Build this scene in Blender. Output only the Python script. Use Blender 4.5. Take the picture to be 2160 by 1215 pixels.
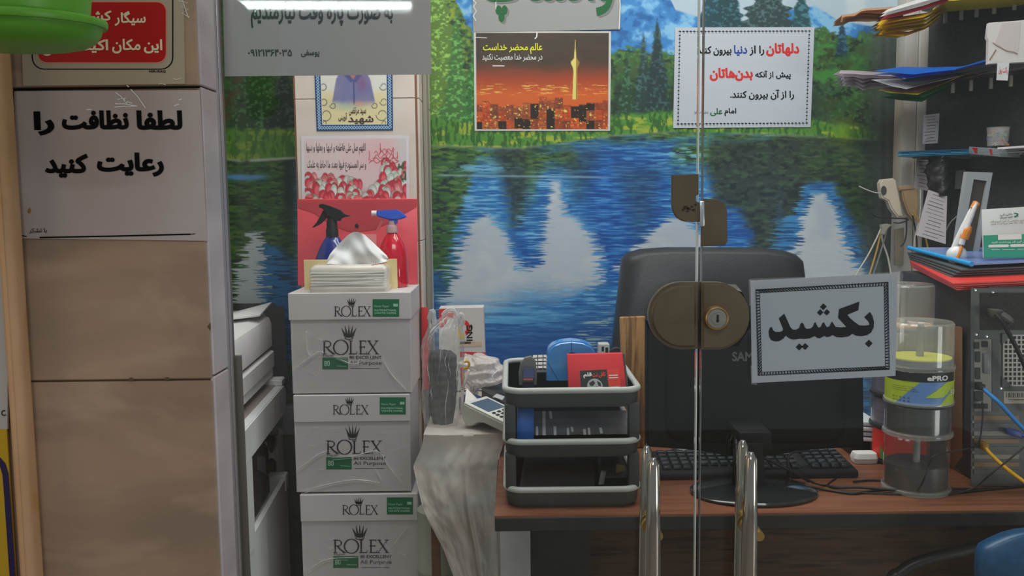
import bpy, bmesh, math, random
import numpy as np
from mathutils import Vector, Matrix
from mathutils.geometry import tessellate_polygon, delaunay_2d_cdt
PI = math.pi
for o in list(bpy.data.objects):
    bpy.data.objects.remove(o)
SC = bpy.context.scene
COL = SC.collection
random.seed(7)

# ------------------------------------------------------------------ camera
F = 1900.0                     # focal length in pixels of the 2160 x 1215 frame
CAMP = Vector((0, 0, 1.34))
PITCH, ROLL = math.radians(5.5), math.radians(0.65)
CR = (Matrix.Rotation(PI / 2 - PITCH, 3, 'X') @ Matrix.Rotation(-ROLL, 3, 'Z'))
cam = bpy.data.cameras.new('camera')
cam.sensor_fit = 'HORIZONTAL'
cam.sensor_width = 36
cam.lens = 36 * F / 2160
cam.clip_start = 0.02
camo = bpy.data.objects.new('camera', cam)
camo.matrix_world = Matrix.Translation(CAMP) @ CR.to_4x4()
COL.objects.link(camo)
SC.camera = camo
# ------------------------------------------------------------------ world, lights, exposure
SC.view_settings.view_transform = 'Standard'
SC.view_settings.look = 'None'
SC.view_settings.exposure = 0.0
SC.view_settings.gamma = 1.0
SC.view_settings.use_curve_mapping = False
w = bpy.data.worlds.new('world')
SC.world = w
w.use_nodes = True
w.node_tree.nodes['Background'].inputs[0].default_value = (0.93, 0.96, 1.0, 1)
w.node_tree.nodes['Background'].inputs[1].default_value = 0.19


def area(name, loc, rot, sx, sy, power, col=(1, 1, 1), spread=PI):
    l = bpy.data.lights.new(name, 'AREA')
    l.shape = 'RECTANGLE'
    l.size, l.size_y, l.energy, l.color, l.spread = sx, sy, power, col, spread
    o = bpy.data.objects.new(name, l)
    o.location = loc
    o.rotation_euler = rot
    COL.objects.link(o)
    return o


area('ceiling_lamp_light', (0.25, 2.2, 2.66), (0, 0, 0), 2.2, 0.5, 19, (1, 0.985, 0.96))
area('ceiling_lamp_light', (0.1, 1.55, 2.66), (0, 0, 0), 1.8, 0.3, 12, (1, 0.985, 0.96))
area('street_side_light', (0.5, -1.3, 3.4), (math.radians(34), 0, math.radians(8)), 2.0, 0.8, 22, (0.95, 0.97, 1.0))
area('low_fill_light', (3.1, -0.6, 0.5), (math.radians(108), 0, math.radians(40)), 1.0, 0.6, 16, (1.0, 0.97, 0.93))  # unseen fill added low at the right to brighten the folders' undersides
area('warm_passage_light', (-1.9, 0.2, 1.5), (math.radians(85), 0, math.radians(-55)), 0.6, 1.2, 3.5, (1.0, 0.68, 0.38))


def ray(px, py):
    return CR @ Vector(((px - 1080) / F, -(py - 607.5) / F, -1))


def at(px, py, Y):
    d = ray(px, py)
    return CAMP + d * (Y / d.y)


def ath(px, py, h):
    d = ray(px, py)
    return CAMP + d * ((h - CAMP.z) / d.z)


# ------------------------------------------------------------------ materials
KA = 1.75


def lin(c):
    c = c / 255.0
    return c / 12.92 if c <= 0.04045 else ((c + 0.055) / 1.055) ** 2.4


def C(rgb, k=KA):
    return tuple(min(0.9, lin(v) * k) for v in rgb) + (1,)


def newmat(name):
    m = bpy.data.materials.new(name)
    m.use_nodes = True
    nt = m.node_tree
    return m, nt, nt.nodes['Principled BSDF']


MATS = {}


def M(name, rgb=(128, 128, 128), rough=0.5, metal=0.0, rgb2=None, vs=8.0, stretch=(1, 1, 1), detail=5, contrast=(0.35, 0.65),
      bump=0.0, bs=60.0, spec=0.4, k=KA, coat=0.0, crough=0.03, rgb3=None, vs3=3.0, c3=(0.5, 0.7)):
    if name in MATS:
        return MATS[name]
    m, nt, b = newmat(name)
    L = nt.links.new
    b.inputs['Base Color'].default_value = C(rgb, k)
    b.inputs['Roughness'].default_value = rough
    b.inputs['Metallic'].default_value = metal
    b.inputs['Specular IOR Level'].default_value = spec
    b.inputs['Coat Weight'].default_value = coat
    b.inputs['Coat Roughness'].default_value = crough
    if rgb2 or bump:
        tc = nt.nodes.new('ShaderNodeTexCoord')
        mp = nt.nodes.new('ShaderNodeMapping')
        mp.inputs['Scale'].default_value = stretch
        L(tc.outputs['Object'], mp.inputs['Vector'])
    if rgb2:
        def layer(cA, cB, scale, cr):
            n = nt.nodes.new('ShaderNodeTexNoise')
            n.inputs['Scale'].default_value = scale
            n.inputs['Detail'].default_value = detail
            n.inputs['Distortion'].default_value = 0.4
            L(mp.outputs[0], n.inputs['Vector'])
            r = nt.nodes.new('ShaderNodeMapRange')
            r.inputs[1].default_value, r.inputs[2].default_value = cr
            L(n.outputs[0], r.inputs[0])
            mx = nt.nodes.new('ShaderNodeMix')
            mx.data_type = 'RGBA'
            L(r.outputs[0], mx.inputs[0])
            if hasattr(cA, 'is_linked') or not isinstance(cA, tuple):
                L(cA, mx.inputs[6])
            else:
                mx.inputs[6].default_value = cA
            mx.inputs[7].default_value = cB
            return mx.outputs[2]
        out = layer(C(rgb, k), C(rgb2, k), vs, contrast)
        if rgb3:
            out = layer(out, C(rgb3, k), vs3, c3)
        L(out, b.inputs['Base Color'])
    if bump:
        n2 = nt.nodes.new('ShaderNodeTexNoise')
        n2.inputs['Scale'].default_value = bs
        n2.inputs['Detail'].default_value = 4
        L(mp.outputs[0], n2.inputs['Vector'])
        bp = nt.nodes.new('ShaderNodeBump')
        bp.inputs['Strength'].default_value = bump
        bp.inputs['Distance'].default_value = 0.004
        L(n2.outputs[0], bp.inputs['Height'])
        L(bp.outputs[0], b.inputs['Normal'])
    MATS[name] = m
    return m


def clearmat(name, tint=(1, 1, 1), body=0.0, rgb=(200, 200, 205), rough=0.03, ior=1.5):
    """thin clear sheet: light passes straight through, fresnel mirror on top, 'body' = milky part"""
    if name in MATS:
        return MATS[name]
    m, nt, b = newmat(name)
    L = nt.links.new
    out = nt.nodes['Material Output']
    nt.nodes.remove(b)
    tr = nt.nodes.new('ShaderNodeBsdfTransparent')
    tr.inputs[0].default_value = tint + (1,)
    gl = nt.nodes.new('ShaderNodeBsdfGlossy')
    gl.inputs['Roughness'].default_value = rough
    gl.inputs['Color'].default_value = (1, 1, 1, 1)
    fr = nt.nodes.new('ShaderNodeFresnel')
    ge = nt.nodes.new('ShaderNodeNewGeometry')
    mr = nt.nodes.new('ShaderNodeMapRange')          # same mirror strength on the way in and on the way out
    mr.inputs[3].default_value, mr.inputs[4].default_value = ior, 1 / ior
    L(ge.outputs['Backfacing'], mr.inputs[0])
    L(mr.outputs[0], fr.inputs['IOR'])
    base = tr.outputs[0]
    if body > 0:
        df = nt.nodes.new('ShaderNodeBsdfDiffuse')
        df.inputs[0].default_value = C(rgb)
        mb = nt.nodes.new('ShaderNodeMixShader')
        mb.inputs[0].default_value = body
        L(tr.outputs[0], mb.inputs[1])
        L(df.outputs[0], mb.inputs[2])
        base = mb.outputs[0]
    mx = nt.nodes.new('ShaderNodeMixShader')
    L(fr.outputs[0], mx.inputs[0])
    L(base, mx.inputs[1])
    L(gl.outputs[0], mx.inputs[2])
    L(mx.outputs[0], out.inputs['Surface'])
    MATS[name] = m
    return m


def emit(name, rgb, s):
    m, nt, b = newmat(name)
    b.inputs['Base Color'].default_value = rgb + (1,)
    b.inputs['Emission Color'].default_value = rgb + (1,)
    b.inputs['Emission Strength'].default_value = s
    return m


def printmat(name, rough=0.45, spec=0.35, coat=0.0):
    """printed picture: colours of the print are stored on the sheet's own vertices"""
    if name in MATS:
        return MATS[name]
    m, nt, b = newmat(name)
    a = nt.nodes.new('ShaderNodeVertexColor')
    a.layer_name = 'print'
    nt.links.new(a.outputs[0], b.inputs['Base Color'])
    b.inputs['Roughness'].default_value = rough
    b.inputs['Specular IOR Level'].default_value = spec
    b.inputs['Coat Weight'].default_value = coat
    MATS[name] = m
    return m


# ------------------------------------------------------------------ object helpers
def root_loc(p):
    while p.parent:
        p = p.parent
    return p.location.copy()


def props(o, label=None, cat=None, group=None, kind=None):
    if label: o['label'] = label
    if cat: o['category'] = cat
    if group: o['group'] = group
    if kind: o['kind'] = kind
    return o


def thing(name, label, cat, loc, group=None):
    o = bpy.data.objects.new(name, None)
    o.empty_display_size = 0.03
    o.location = loc
    COL.objects.link(o)
    return props(o, label, cat, group)


class MB:
    def __init__(s):
        s.bm = bmesh.new()

    def _add(s, verts, faces):
        vs = [s.bm.verts.new(v) for v in verts]
        fs = []
        for f in faces:
            try:
                fs.append(s.bm.faces.new([vs[i] for i in f]))
            except ValueError:
                pass
        return vs, fs

    def _bevel(s, fs, off, seg):
        es = list({e for f in fs for e in f.edges})
        bmesh.ops.bevel(s.bm, geom=es, offset=off, segments=seg, affect='EDGES', profile=0.5, clamp_overlap=True)

    def hexa(s, p, bev=0, seg=2):
        """p: 4 points of the front, then the 4 matching points of the back"""
        vs, fs = s._add(p, [(0, 1, 2, 3), (7, 6, 5, 4), (0, 4, 5, 1), (1, 5, 6, 2), (2, 6, 7, 3), (3, 7, 4, 0)])
        bmesh.ops.recalc_face_normals(s.bm, faces=fs)
        if bev: s._bevel(fs, bev, seg)
        return s

    def box(s, x0, x1, y0, y1, z0, z1, bev=0, seg=2):
        return s.hexa([Vector(v) for v in ((x0, y0, z1), (x1, y0, z1), (x1, y0, z0), (x0, y0, z0), (x0, y1, z1), (x1, y1, z1), (x1, y1, z0), (x0, y1, z0))], bev, seg)

    def rbox(s, c, size, rot=None, bev=0, seg=2):
        c = Vector(c)
        R = rot or Matrix.Identity(3)
        a, b, d = size[0] / 2, size[1] / 2, size[2] / 2
        return s.hexa([c + R @ Vector(v) for v in ((-a, -b, d), (a, -b, d), (a, -b, -d), (-a, -b, -d), (-a, b, d), (a, b, d), (a, b, -d), (-a, b, -d))], bev, seg)

    def prism(s, pts, vec, bev=0, seg=2):
        n = len(pts)
        vec = Vector(vec)
        vs, fs = s._add([Vector(p) for p in pts] + [Vector(p) + vec for p in pts],
                        [tuple(range(n)), tuple(range(2 * n - 1, n - 1, -1))] + [(i, (i + 1) % n, n + (i + 1) % n, n + i) for i in range(n)])
        bmesh.ops.recalc_face_normals(s.bm, faces=fs)
        if bev:
            es = [e for f in fs[:2] for e in f.edges]
            bmesh.ops.bevel(s.bm, geom=list(set(es)), offset=bev, segments=seg, affect='EDGES', clamp_overlap=True)
        return s

    def poly(s, pts):
        """flat polygon, triangulated (may be concave)"""
        t = tessellate_polygon([[Vector(p) for p in pts]])
        s._add(pts, t)
        return s

    def loft(s, rings, closed=True, caps=(True, True)):
        n = len(rings[0])
        V = [v for r in rings for v in r]
        Fs = []
        for k in range(len(rings) - 1):
            for i in range(n if closed else n - 1):
                j = (i + 1) % n
                Fs.append((k * n + i, k * n + j, (k + 1) * n + j, (k + 1) * n + i))
        if caps[0]: Fs.append(tuple(range(n - 1, -1, -1)))
        if caps[1]: Fs.append(tuple((len(rings) - 1) * n + i for i in range(n)))
        vs, fs = s._add(V, Fs)
        bmesh.ops.recalc_face_normals(s.bm, faces=fs)
        return s

    def grid(s, fn, nu, nv):
        V = [fn(i / nu, j / nv) for j in range(nv + 1) for i in range(nu + 1)]
        W = nu + 1
        s._add(V, [(j * W + i, j * W + i + 1, (j + 1) * W + i + 1, (j + 1) * W + i) for j in range(nv) for i in range(nu)])
        return s

    def tube(s, pts, r, seg=8, closed=False, sm=0, caps=True):
        pts = [Vector(p) for p in pts]
        if sm: pts = spline(pts, sm, closed)
        n = len(pts)
        rr = r if isinstance(r, (list, tuple)) else [r] * n
        if len(rr) != n:
            rr = [rr[min(len(rr) - 1, int(i * len(rr) / n))] for i in range(n)]
        rings = []
        up = None
        for i, p in enumerate(pts):
            a = pts[i - 1] if (i > 0 or closed) else p
            b = pts[(i + 1) % n] if (i < n - 1 or closed) else p
            t = (b - a)
            t = t.normalized() if t.length > 1e-9 else Vector((0, 0, 1))
            if up is None:
                up = t.orthogonal().normalized()
            up = (up - t * up.dot(t))
            up = up.normalized() if up.length > 1e-6 else t.orthogonal().normalized()
            sd = t.cross(up)
            rings.append([p + (up * math.cos(q * 2 * PI / seg) + sd * math.sin(q * 2 * PI / seg)) * rr[i] for q in range(seg)])
        if closed:
            rings.append(rings[0])
            # close by loft without caps (duplicate seam welded)
            s.loft(rings, caps=(False, False))
            bmesh.ops.remove_doubles(s.bm, verts=s.bm.verts, dist=1e-6)
        else:
            s.loft(rings, caps=(caps, caps))
        return s

    def lathe(s, prof, o, ax=(0, 0, 1), seg=32, sx=1.0, sy=1.0):
        o = Vector(o)
        ax = Vector(ax).normalized()
        u = ax.orthogonal().normalized() if abs(ax.z) < 0.999 else Vector((1, 0, 0))
        v = ax.cross(u)
        rings = []
        for r, z in prof:
            rings.append([o + ax * z + (u * math.cos(q * 2 * PI / seg) * sx + v * math.sin(q * 2 * PI / seg) * sy) * max(r, 1e-5) for q in range(seg)])
        s.loft(rings)
        return s

    def ball(s, c, r, seg=20, rot=None):
        R = rot or Matrix.Identity(3)
        r = Vector(r) if not isinstance(r, (int, float)) else Vector((r, r, r))
        rings = []
        for k in range(1, 12):
            th = PI * k / 12
            rings.append([Vector(c) + R @ Vector((r.x * math.sin(th) * math.cos(q * 2 * PI / seg), r.y * math.sin(th) * math.sin(q * 2 * PI / seg), -r.z * math.cos(th))) for q in range(seg)])
        s.loft(rings)
        return s

    def solid(s, th):
        bmesh.ops.solidify(s.bm, geom=list(s.bm.faces), thickness=th)
        return s

    def mesh(s, name, off=Vector((0, 0, 0)), ang=35):
        for v in s.bm.verts:
            v.co -= off
        me = bpy.data.meshes.new(name)
        s.bm.to_mesh(me)
        s.bm.free()
        me.shade_smooth()
        me.set_sharp_from_angle(angle=math.radians(ang))
        return me

    def build(s, name, mat, parent=None, ang=35, label=None):
        off = root_loc(parent) if parent else Vector((0, 0, 0))
        if not parent:
            co = [v.co for v in s.bm.verts]
            off = Vector(((min(c.x for c in co) + max(c.x for c in co)) / 2, (min(c.y for c in co) + max(c.y for c in co)) / 2, min(c.z for c in co)))
        me = s.mesh(name, off, ang)
        me.materials.append(mat)
        o = bpy.data.objects.new(name, me)
        if parent: o.parent = parent
        else: o.location = off
        if label: o['label'] = label
        COL.objects.link(o)
        return o

    def single(s, name, mat, label, cat, group=None, ang=35):
        return props(s.build(name, mat, None, ang), label, cat, group)

    def struct(s, name, mat, ang=35):
        return props(s.build(name, mat, None, ang), None, None, None, 'structure')


def spline(pts, n, closed=False):
    out = []
    m = len(pts)
    for i in range(m if closed else m - 1):
        p0 = pts[(i - 1) % m] if (closed or i > 0) else pts[0]
        p1, p2 = pts[i], pts[(i + 1) % m]
        p3 = pts[(i + 2) % m] if (closed or i + 2 < m) else pts[-1]
        for k in range(n):
            t = k / n
            out.append(0.5 * ((2 * p1) + (p2 - p0) * t + (2 * p0 - 5 * p1 + 4 * p2 - p3) * t * t + (3 * p1 - p0 - 3 * p2 + p3) * t ** 3))
    if not closed: out.append(pts[-1])
    return out


def rr(x0, x1, y0, y1, r, z, n=6):
    """rounded rectangle ring in a horizontal plane"""
    out = []
    for cx, cy, a in ((x1 - r, y1 - r, 0), (x0 + r, y1 - r, 90), (x0 + r, y0 + r, 180), (x1 - r, y0 + r, 270)):
        for k in range(n + 1):
            t = math.radians(a + 90 * k / n)
            out.append(Vector((cx + r * math.cos(t), cy + r * math.sin(t), z)))
    return out


def rrpx(x0, y0, x1, y1, r, n=5):
    """rounded rectangle outline in pixels"""
    out = []
    for cx, cy, a in ((x1 - r, y1 - r, 0), (x0 + r, y1 - r, 90), (x0 + r, y0 + r, 180), (x1 - r, y0 + r, 270)):
        for k in range(n + 1):
            t = math.radians(a + 90 * k / n)
            out.append((cx + r * math.cos(t), cy + r * math.sin(t)))
    return out


def arc(cx, cy, rx, ry, a0, a1, n=12):
    return [(cx + rx * math.cos(math.radians(a0 + (a1 - a0) * k / n)), cy + ry * math.sin(math.radians(a0 + (a1 - a0) * k / n))) for k in range(n + 1)]


def pp(pts, Y):
    return [at(x, y, Y) for x, y in pts]


def sheet(q, Y, th=0.0008, mb=None):
    """thin upright sheet, q = tl,tr,br,bl pixels, Y depth (or four)"""
    Ys = Y if isinstance(Y, (list, tuple)) else [Y] * 4
    f = [at(x, y, d) for (x, y), d in zip(q, Ys)]
    return (mb or MB()).hexa(f + [p + Vector((0, th, 0)) for p in f])


def slab(q, th, mb=None, bev=0, back=None):
    """slab from 4 pixel corners each with its own depth (x,y,Y), thickness downward"""
    f = [at(*p) for p in q]
    return (mb or MB()).hexa(f + [p - Vector((0, 0, th)) for p in f], bev)


def rect(x0, y0, x1, y1):
    return [(x0, y0), (x1, y0), (x1, y1), (x0, y1)]


# ------------------------------------------------------------------ lettering
_T = {}
for ch, base in {'ب': 0xFE8F, 'ت': 0xFE95, 'ث': 0xFE99, 'ج': 0xFE9D, 'ح': 0xFEA1, 'خ': 0xFEA5, 'س': 0xFEB1, 'ش': 0xFEB5, 'ص': 0xFEB9, 'ض': 0xFEBD,
                 'ط': 0xFEC1, 'ظ': 0xFEC5, 'ع': 0xFEC9, 'غ': 0xFECD, 'ف': 0xFED1, 'ق': 0xFED5, 'ل': 0xFEDD, 'م': 0xFEE1, 'ن': 0xFEE5, 'ه': 0xFEE9,
                 'پ': 0xFB56, 'چ': 0xFB7A, 'ک': 0xFB8E, 'گ': 0xFB92, 'ی': 0xFBFC}.items():
    _T[ch] = (base, base + 1, base + 2, base + 3)
for ch, base in {'ا': 0xFE8D, 'آ': 0xFE81, 'د': 0xFEA9, 'ذ': 0xFEAB, 'ر': 0xFEAD, 'ز': 0xFEAF, 'ژ': 0xFB8A, 'و': 0xFEED}.items():
    _T[ch] = (base, base + 1, None, None)


def shape_fa(s):
    out = []
    for i, ch in enumerate(s):
        if ch not in _T:
            if ch != '\u200c': out.append(ch)
            continue
        pv = s[i - 1] if i else ' '
        nx = s[i + 1] if i + 1 < len(s) else ' '
        jp = pv in _T and _T[pv][2] is not None
        jn = nx in _T and _T[ch][2] is not None
        f = _T[ch]
        out.append(chr(f[3] if jp and jn else f[1] if jp else f[2] if jn else f[0]))
    return ''.join(reversed(out))


_TC = {}
_GC = {}


def glyph1(ch):
    """outlines (closed loops) and advance of one character"""
    if ch in _GC: return _GC[ch]

    def ev(body):
        c = bpy.data.curves.new('ink', 'FONT')
        c.body = body
        c.size = 1
        c.fill_mode = 'NONE'
        c.resolution_u = 3
        o = bpy.data.objects.new('ink', c)
        COL.objects.link(o)
        bpy.context.view_layer.update()
        me = bpy.data.meshes.new_from_object(o.evaluated_get(bpy.context.evaluated_depsgraph_get()))
        V = [(v.co.x, v.co.y) for v in me.vertices]
        E = [tuple(e.vertices) for e in me.edges]
        bpy.data.objects.remove(o)
        bpy.data.meshes.remove(me)
        bpy.data.curves.remove(c)
        return V, E
    if 'I' not in _GC and ch != 'I': glyph1('I')
    V, E = ev(ch + 'I')
    adv = max(v[0] for v in V) - _GC['I'][2] if ch != 'I' else 0.3
    loops = []
    if ch != ' ':
        V, E = ev(ch)
        nb = {}
        for a, b in E:
            nb.setdefault(a, []).append(b)
            nb.setdefault(b, []).append(a)
        seen = set()
        for st in range(len(V)):
            if st in seen or st not in nb: continue
            L, p, q = [st], None, st
            seen.add(st)
            while True:
                nx = [k for k in nb[q] if k not in seen]
                if not nx: break
                q = nx[0]
                seen.add(q)
                L.append(q)
            pts = []
            for k in L:
                if not pts or math.hypot(V[k][0] - pts[-1][0], V[k][1] - pts[-1][1]) > 1e-4: pts.append(V[k])
            if len(pts) > 2 and math.hypot(pts[0][0] - pts[-1][0], pts[0][1] - pts[-1][1]) < 1e-4: pts.pop()
            if len(pts) > 2: loops.append(pts)
    _GC[ch] = (loops, adv, max([v[0] for v in V]) if ch == 'I' else 0)
    return _GC[ch]


def _sa(p):
    return sum(p[i][0] * p[(i + 1) % len(p)][1] - p[(i + 1) % len(p)][0] * p[i][1] for i in range(len(p))) / 2


def _grow(p, d, sg):
    """move a closed outline away from its ink by d (sg: turning sense of the letter's outer lines)"""
    n = len(p)
    out = []
    for i in range(n):
        a, b, c = p[i - 1], p[i], p[(i + 1) % n]
        e1, e2 = (b[0] - a[0], b[1] - a[1]), (c[0] - b[0], c[1] - b[1])
        l1, l2 = math.hypot(*e1) or 1, math.hypot(*e2) or 1
        mx, my = e1[1] / l1 + e2[1] / l2, -e1[0] / l1 - e2[0] / l2
        q = mx * mx + my * my
        k = 2.0 / max(q, 1.0)
        out.append((b[0] + sg * d * mx * k, b[1] + sg * d * my * k))
    return out


def _wind(pt, loops):
    w_ = 0
    for p in loops:
        for i in range(len(p)):
            a, b = p[i - 1], p[i]
            cr = (b[0] - a[0]) * (pt[1] - a[1]) - (pt[0] - a[0]) * (b[1] - a[1])
            if a[1] <= pt[1] < b[1] and cr > 0: w_ += 1
            elif b[1] <= pt[1] < a[1] and cr < 0: w_ -= 1
    return w_


_FC = {}


def filled(ch, bold):
    """triangles of one letter, joined by the non-zero rule so overlapping strokes stay solid"""
    if (ch, bold) in _FC: return _FC[(ch, bold)]
    loops, adv, _ = glyph1(ch)
    V, T = [], []
    if loops:
        sg = 1 if _sa(max(loops, key=lambda p: abs(_sa(p)))) > 0 else -1
        gl = [_grow(p, bold, sg) if bold else p for p in loops]
        co, ed = [], []
        for g in gl:
            b0 = len(co)
            co += [Vector(q) for q in g]
            ed += [(b0 + k, b0 + (k + 1) % len(g)) for k in range(len(g))]
        r = delaunay_2d_cdt(co, ed, [], 0, 1e-5)
        V = [(v.x, v.y) for v in r[0]]
        for t in r[2]:
            c_ = (sum(V[k][0] for k in t) / 3, sum(V[k][1] for k in t) / 3)
            if _wind(c_, gl) * sg > 0: T.append(tuple(t))
        use = sorted({k for t in T for k in t})
        mp = {k: n for n, k in enumerate(use)}
        V = [V[k] for k in use]
        T = [tuple(mp[k] for k in t) for t in T]
    _FC[(ch, bold)] = (V, T, adv)
    return _FC[(ch, bold)]


def glyphs(s, bold=0.0, fa=True):
    """every letter filled on its own; returns unit-box vertices and faces"""
    key = (s, bold, fa)
    if key in _TC: return _TC[key]
    V, P, x = [], [], 0.0
    for n_, ch in enumerate(shape_fa(s) if fa else s):
        gv, gt, adv = filled(ch, bold)
        b0 = len(V)
        V += [(q[0] + x, q[1], n_ % 3) for q in gv]
        P += [tuple(b0 + k for k in t) for t in gt]
        x += adv
    x0, x1 = min(v[0] for v in V), max(v[0] for v in V)
    y0, y1 = min(v[1] for v in V), max(v[1] for v in V)
    _TC[key] = ([((v[0] - x0) / (x1 - x0), (v[1] - y0) / (y1 - y0), v[2]) for v in V], P)
    return _TC[key]


def ink(mb, s, q, bold=0.0, fa=True, off=Vector((0, -0.0006, 0))):
    """lettering fitted in the 3-D quad q = tl,tr,br,bl"""
    V, P = glyphs(s, bold, fa)
    tl, tr, br, bl = q
    mb._add([(bl + (br - bl) * u) * (1 - v) + (tl + (tr - tl) * u) * v + off * (1 + .15 * l) for u, v, l in V], P)
    return mb


def inkpx(mb, s, box, Y, bold=0.0, fa=True, off=0.0006, slope=0.0):
    x0, y0, x1, y1 = box
    d = slope * (x1 - x0)
    return ink(mb, s, [at(x0, y0, Y), at(x1, y0 + d, Y), at(x1, y1 + d, Y), at(x0, y1, Y)], bold, fa, Vector((0, -off, 0)))


def stroke(mb, pts, wd, Y, off=0.0006):
    """flat printed stroke through pixel points, wd pixels wide"""
    n = len(pts)
    L = []
    R = []
    for i in range(n):
        a = pts[max(0, i - 1)]
        b = pts[min(n - 1, i + 1)]
        dx, dy = b[0] - a[0], b[1] - a[1]
        l = math.hypot(dx, dy) or 1
        h = (wd if isinstance(wd, (int, float)) else wd[i]) / 2
        L.append((pts[i][0] - dy / l * h, pts[i][1] + dx / l * h))
        R.append((pts[i][0] + dy / l * h, pts[i][1] - dx / l * h))
    o = Vector((0, -off, 0))
    V = [at(x, y, Y) + o for x, y in L + R]
    mb._add(V, [(i, i + 1, n + i + 1, n + i) for i in range(n - 1)])
    return mb


def fill(mb, pts, Y, off=0.0005):
    return mb.poly([at(x, y, Y) + Vector((0, -off, 0)) for x, y in pts])


# ------------------------------------------------------------------ painting of printed pictures (numpy)
def _h(ix, iy, sd):
    v = np.sin(ix * 127.1 + iy * 311.7 + sd * 74.7) * 43758.5453
    return v - np.floor(v)


def vn(x, y, sd=0):
    ix, iy = np.floor(x), np.floor(y)
    fx, fy = x - ix, y - iy
    fx = fx * fx * (3 - 2 * fx)
    fy = fy * fy * (3 - 2 * fy)
    return (_h(ix, iy, sd) * (1 - fx) + _h(ix + 1, iy, sd) * fx) * (1 - fy) + (_h(ix, iy + 1, sd) * (1 - fx) + _h(ix + 1, iy + 1, sd) * fx) * fy


def fbm(x, y, sd=0, o=4):
    t = 0
    a = 0.5
    for k in range(o):
        t = t + a * vn(x * 2 ** k, y * 2 ** k, sd + k * 13)
        a *= 0.5
    return t / (1 - 0.5 ** o)


def sstep(a, b, x):
    t = np.clip((x - a) / (b - a), 0, 1)
    return t * t * (3 - 2 * t)


def inpoly(x, y, pts, soft=6.0):
    ins = np.zeros(x.shape, bool)
    d = np.full(x.shape, 1e9)
    n = len(pts)
    for i in range(n):
        (ax, ay), (bx, by) = pts[i], pts[(i + 1) % n]
        c = ((ay > y) != (by > y)) & (x < (bx - ax) * (y - ay) / ((by - ay) or 1e-9) + ax)
        ins ^= c
        ex, ey = bx - ax, by - ay
        t = np.clip(((x - ax) * ex + (y - ay) * ey) / (ex * ex + ey * ey + 1e-9), 0, 1)
        d = np.minimum(d, np.hypot(x - ax - t * ex, y - ay - t * ey))
    sd = np.where(ins, d, -d)
    return sstep(-soft, soft, sd)


def mixc(c, rgb, m):
    m = np.clip(m, 0, 1)[..., None]
    return c * (1 - m) + np.asarray(rgb, float) * m


def painted(name, corners, nx, ny, fn, mat, parent=None, k=KA):
    """thin printed sheet: grid between 3-D corners tl,tr,br,bl; fn(u,v)->rgb 0-255 (v down)"""
    tl, tr, br, bl = [np.array(c) for c in corners]
    u, v = np.meshgrid(np.linspace(0, 1, nx), np.linspace(0, 1, ny))
    P = (tl + (tr - tl) * u[..., None]) * (1 - v[..., None]) + (bl + (br - bl) * u[..., None]) * v[..., None]
    rgb = fn(u, v, P)
    c = np.clip(rgb, 0, 255) / 255.0
    c = np.where(c <= 0.04045, c / 12.92, ((c + 0.055) / 1.055) ** 2.4) * k
    c = np.clip(c, 0, 0.9)
    off = np.array(root_loc(parent)) if parent else (bl + br) / 2
    me = bpy.data.meshes.new(name)
    idx = np.arange(nx * ny).reshape(ny, nx)
    q = np.stack([idx[:-1, :-1], idx[1:, :-1], idx[1:, 1:], idx[:-1, 1:]], -1).reshape(-1, 4)
    me.from_pydata((P.reshape(-1, 3) - off).tolist(), [], q.tolist())
    at_ = me.color_attributes.new('print', 'FLOAT_COLOR', 'POINT')
    at_.data.foreach_set('color', np.concatenate([c.reshape(-1, 3), np.ones((nx * ny, 1))], 1).astype(np.float32).ravel())
    me.materials.append(mat)
    o = bpy.data.objects.new(name, me)
    if parent: o.parent = parent
    else: o.location = off
    COL.objects.link(o)
    return o


# ================================================================== SETTING
GZ = 1.275                      # glass front plane of the shop
WB = 2.93                      # back wall
m_wall = M('painted_wall', (150, 146, 140), 0.8, bump=0.1, bs=80)
m_floor = M('floor_tile', (120, 114, 106), 0.4, rgb2=(105, 98, 92), vs=4)
MB().box(-2.4, 2.6, -2.6, 3.4, -0.06, 0, 0).struct('floor', m_floor)
MB().box(-1.75, 2.4, 1.33, WB + 0.1, 2.75, 2.83).struct('ceiling', m_wall)
MB().box(-1.75, 2.4, WB, WB + 0.1, 0, 2.75).struct('wall_back', m_wall)
MB().box(-1.75, -1.65, 1.36, WB, 0, 2.75).struct('wall_left', m_wall)

# tiled column outside, left of the shop front
m_tile = M('column_marble', (134, 113, 95), 0.45, rgb2=(112, 97, 83), vs=4.0, stretch=(1.0, 1, 2.4), detail=8, contrast=(0.4, 0.66), rgb3=(144, 124, 106), vs3=6.0, c3=(0.52, 0.72), spec=0.25)
m_tile2 = M('return_marble', (158, 151, 152), 0.35, rgb2=(140, 132, 133), vs=5, stretch=(1, 1, 2), rgb3=(140, 118, 104), vs3=7, c3=(0.62, 0.78))
m_grout = M('grout', (74, 60, 48), 0.9)
CY = 1.17
cx1 = at(447, 700, CY).x                  # right edge of the front face
cx0 = -1.75


def zpx(x, y, Y):
    return at(x, y, Y).z


b = MB()
b.box(cx0, cx1 - 0.004, CY + 0.004, 1.268, 0, 2.7)
b.struct('wall_front', m_grout)
zs = [0, zpx(270, 803, CY), zpx(270, 184, CY), zpx(270, 184, CY) + 0.405, 2.7]
b = MB()
xl = at(34, 600, CY).x - 0.06
for k in range(4):
    b.box(xl, cx1 - 0.003, CY, CY + 0.01, zs[k] + 0.0012, zs[k + 1] - 0.0012, 0.0016, 1)
b.box(cx0, xl - 0.002, CY, CY + 0.01, 0.0, 2.7)
b.struct('wall_front_tiles', m_tile)
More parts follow.
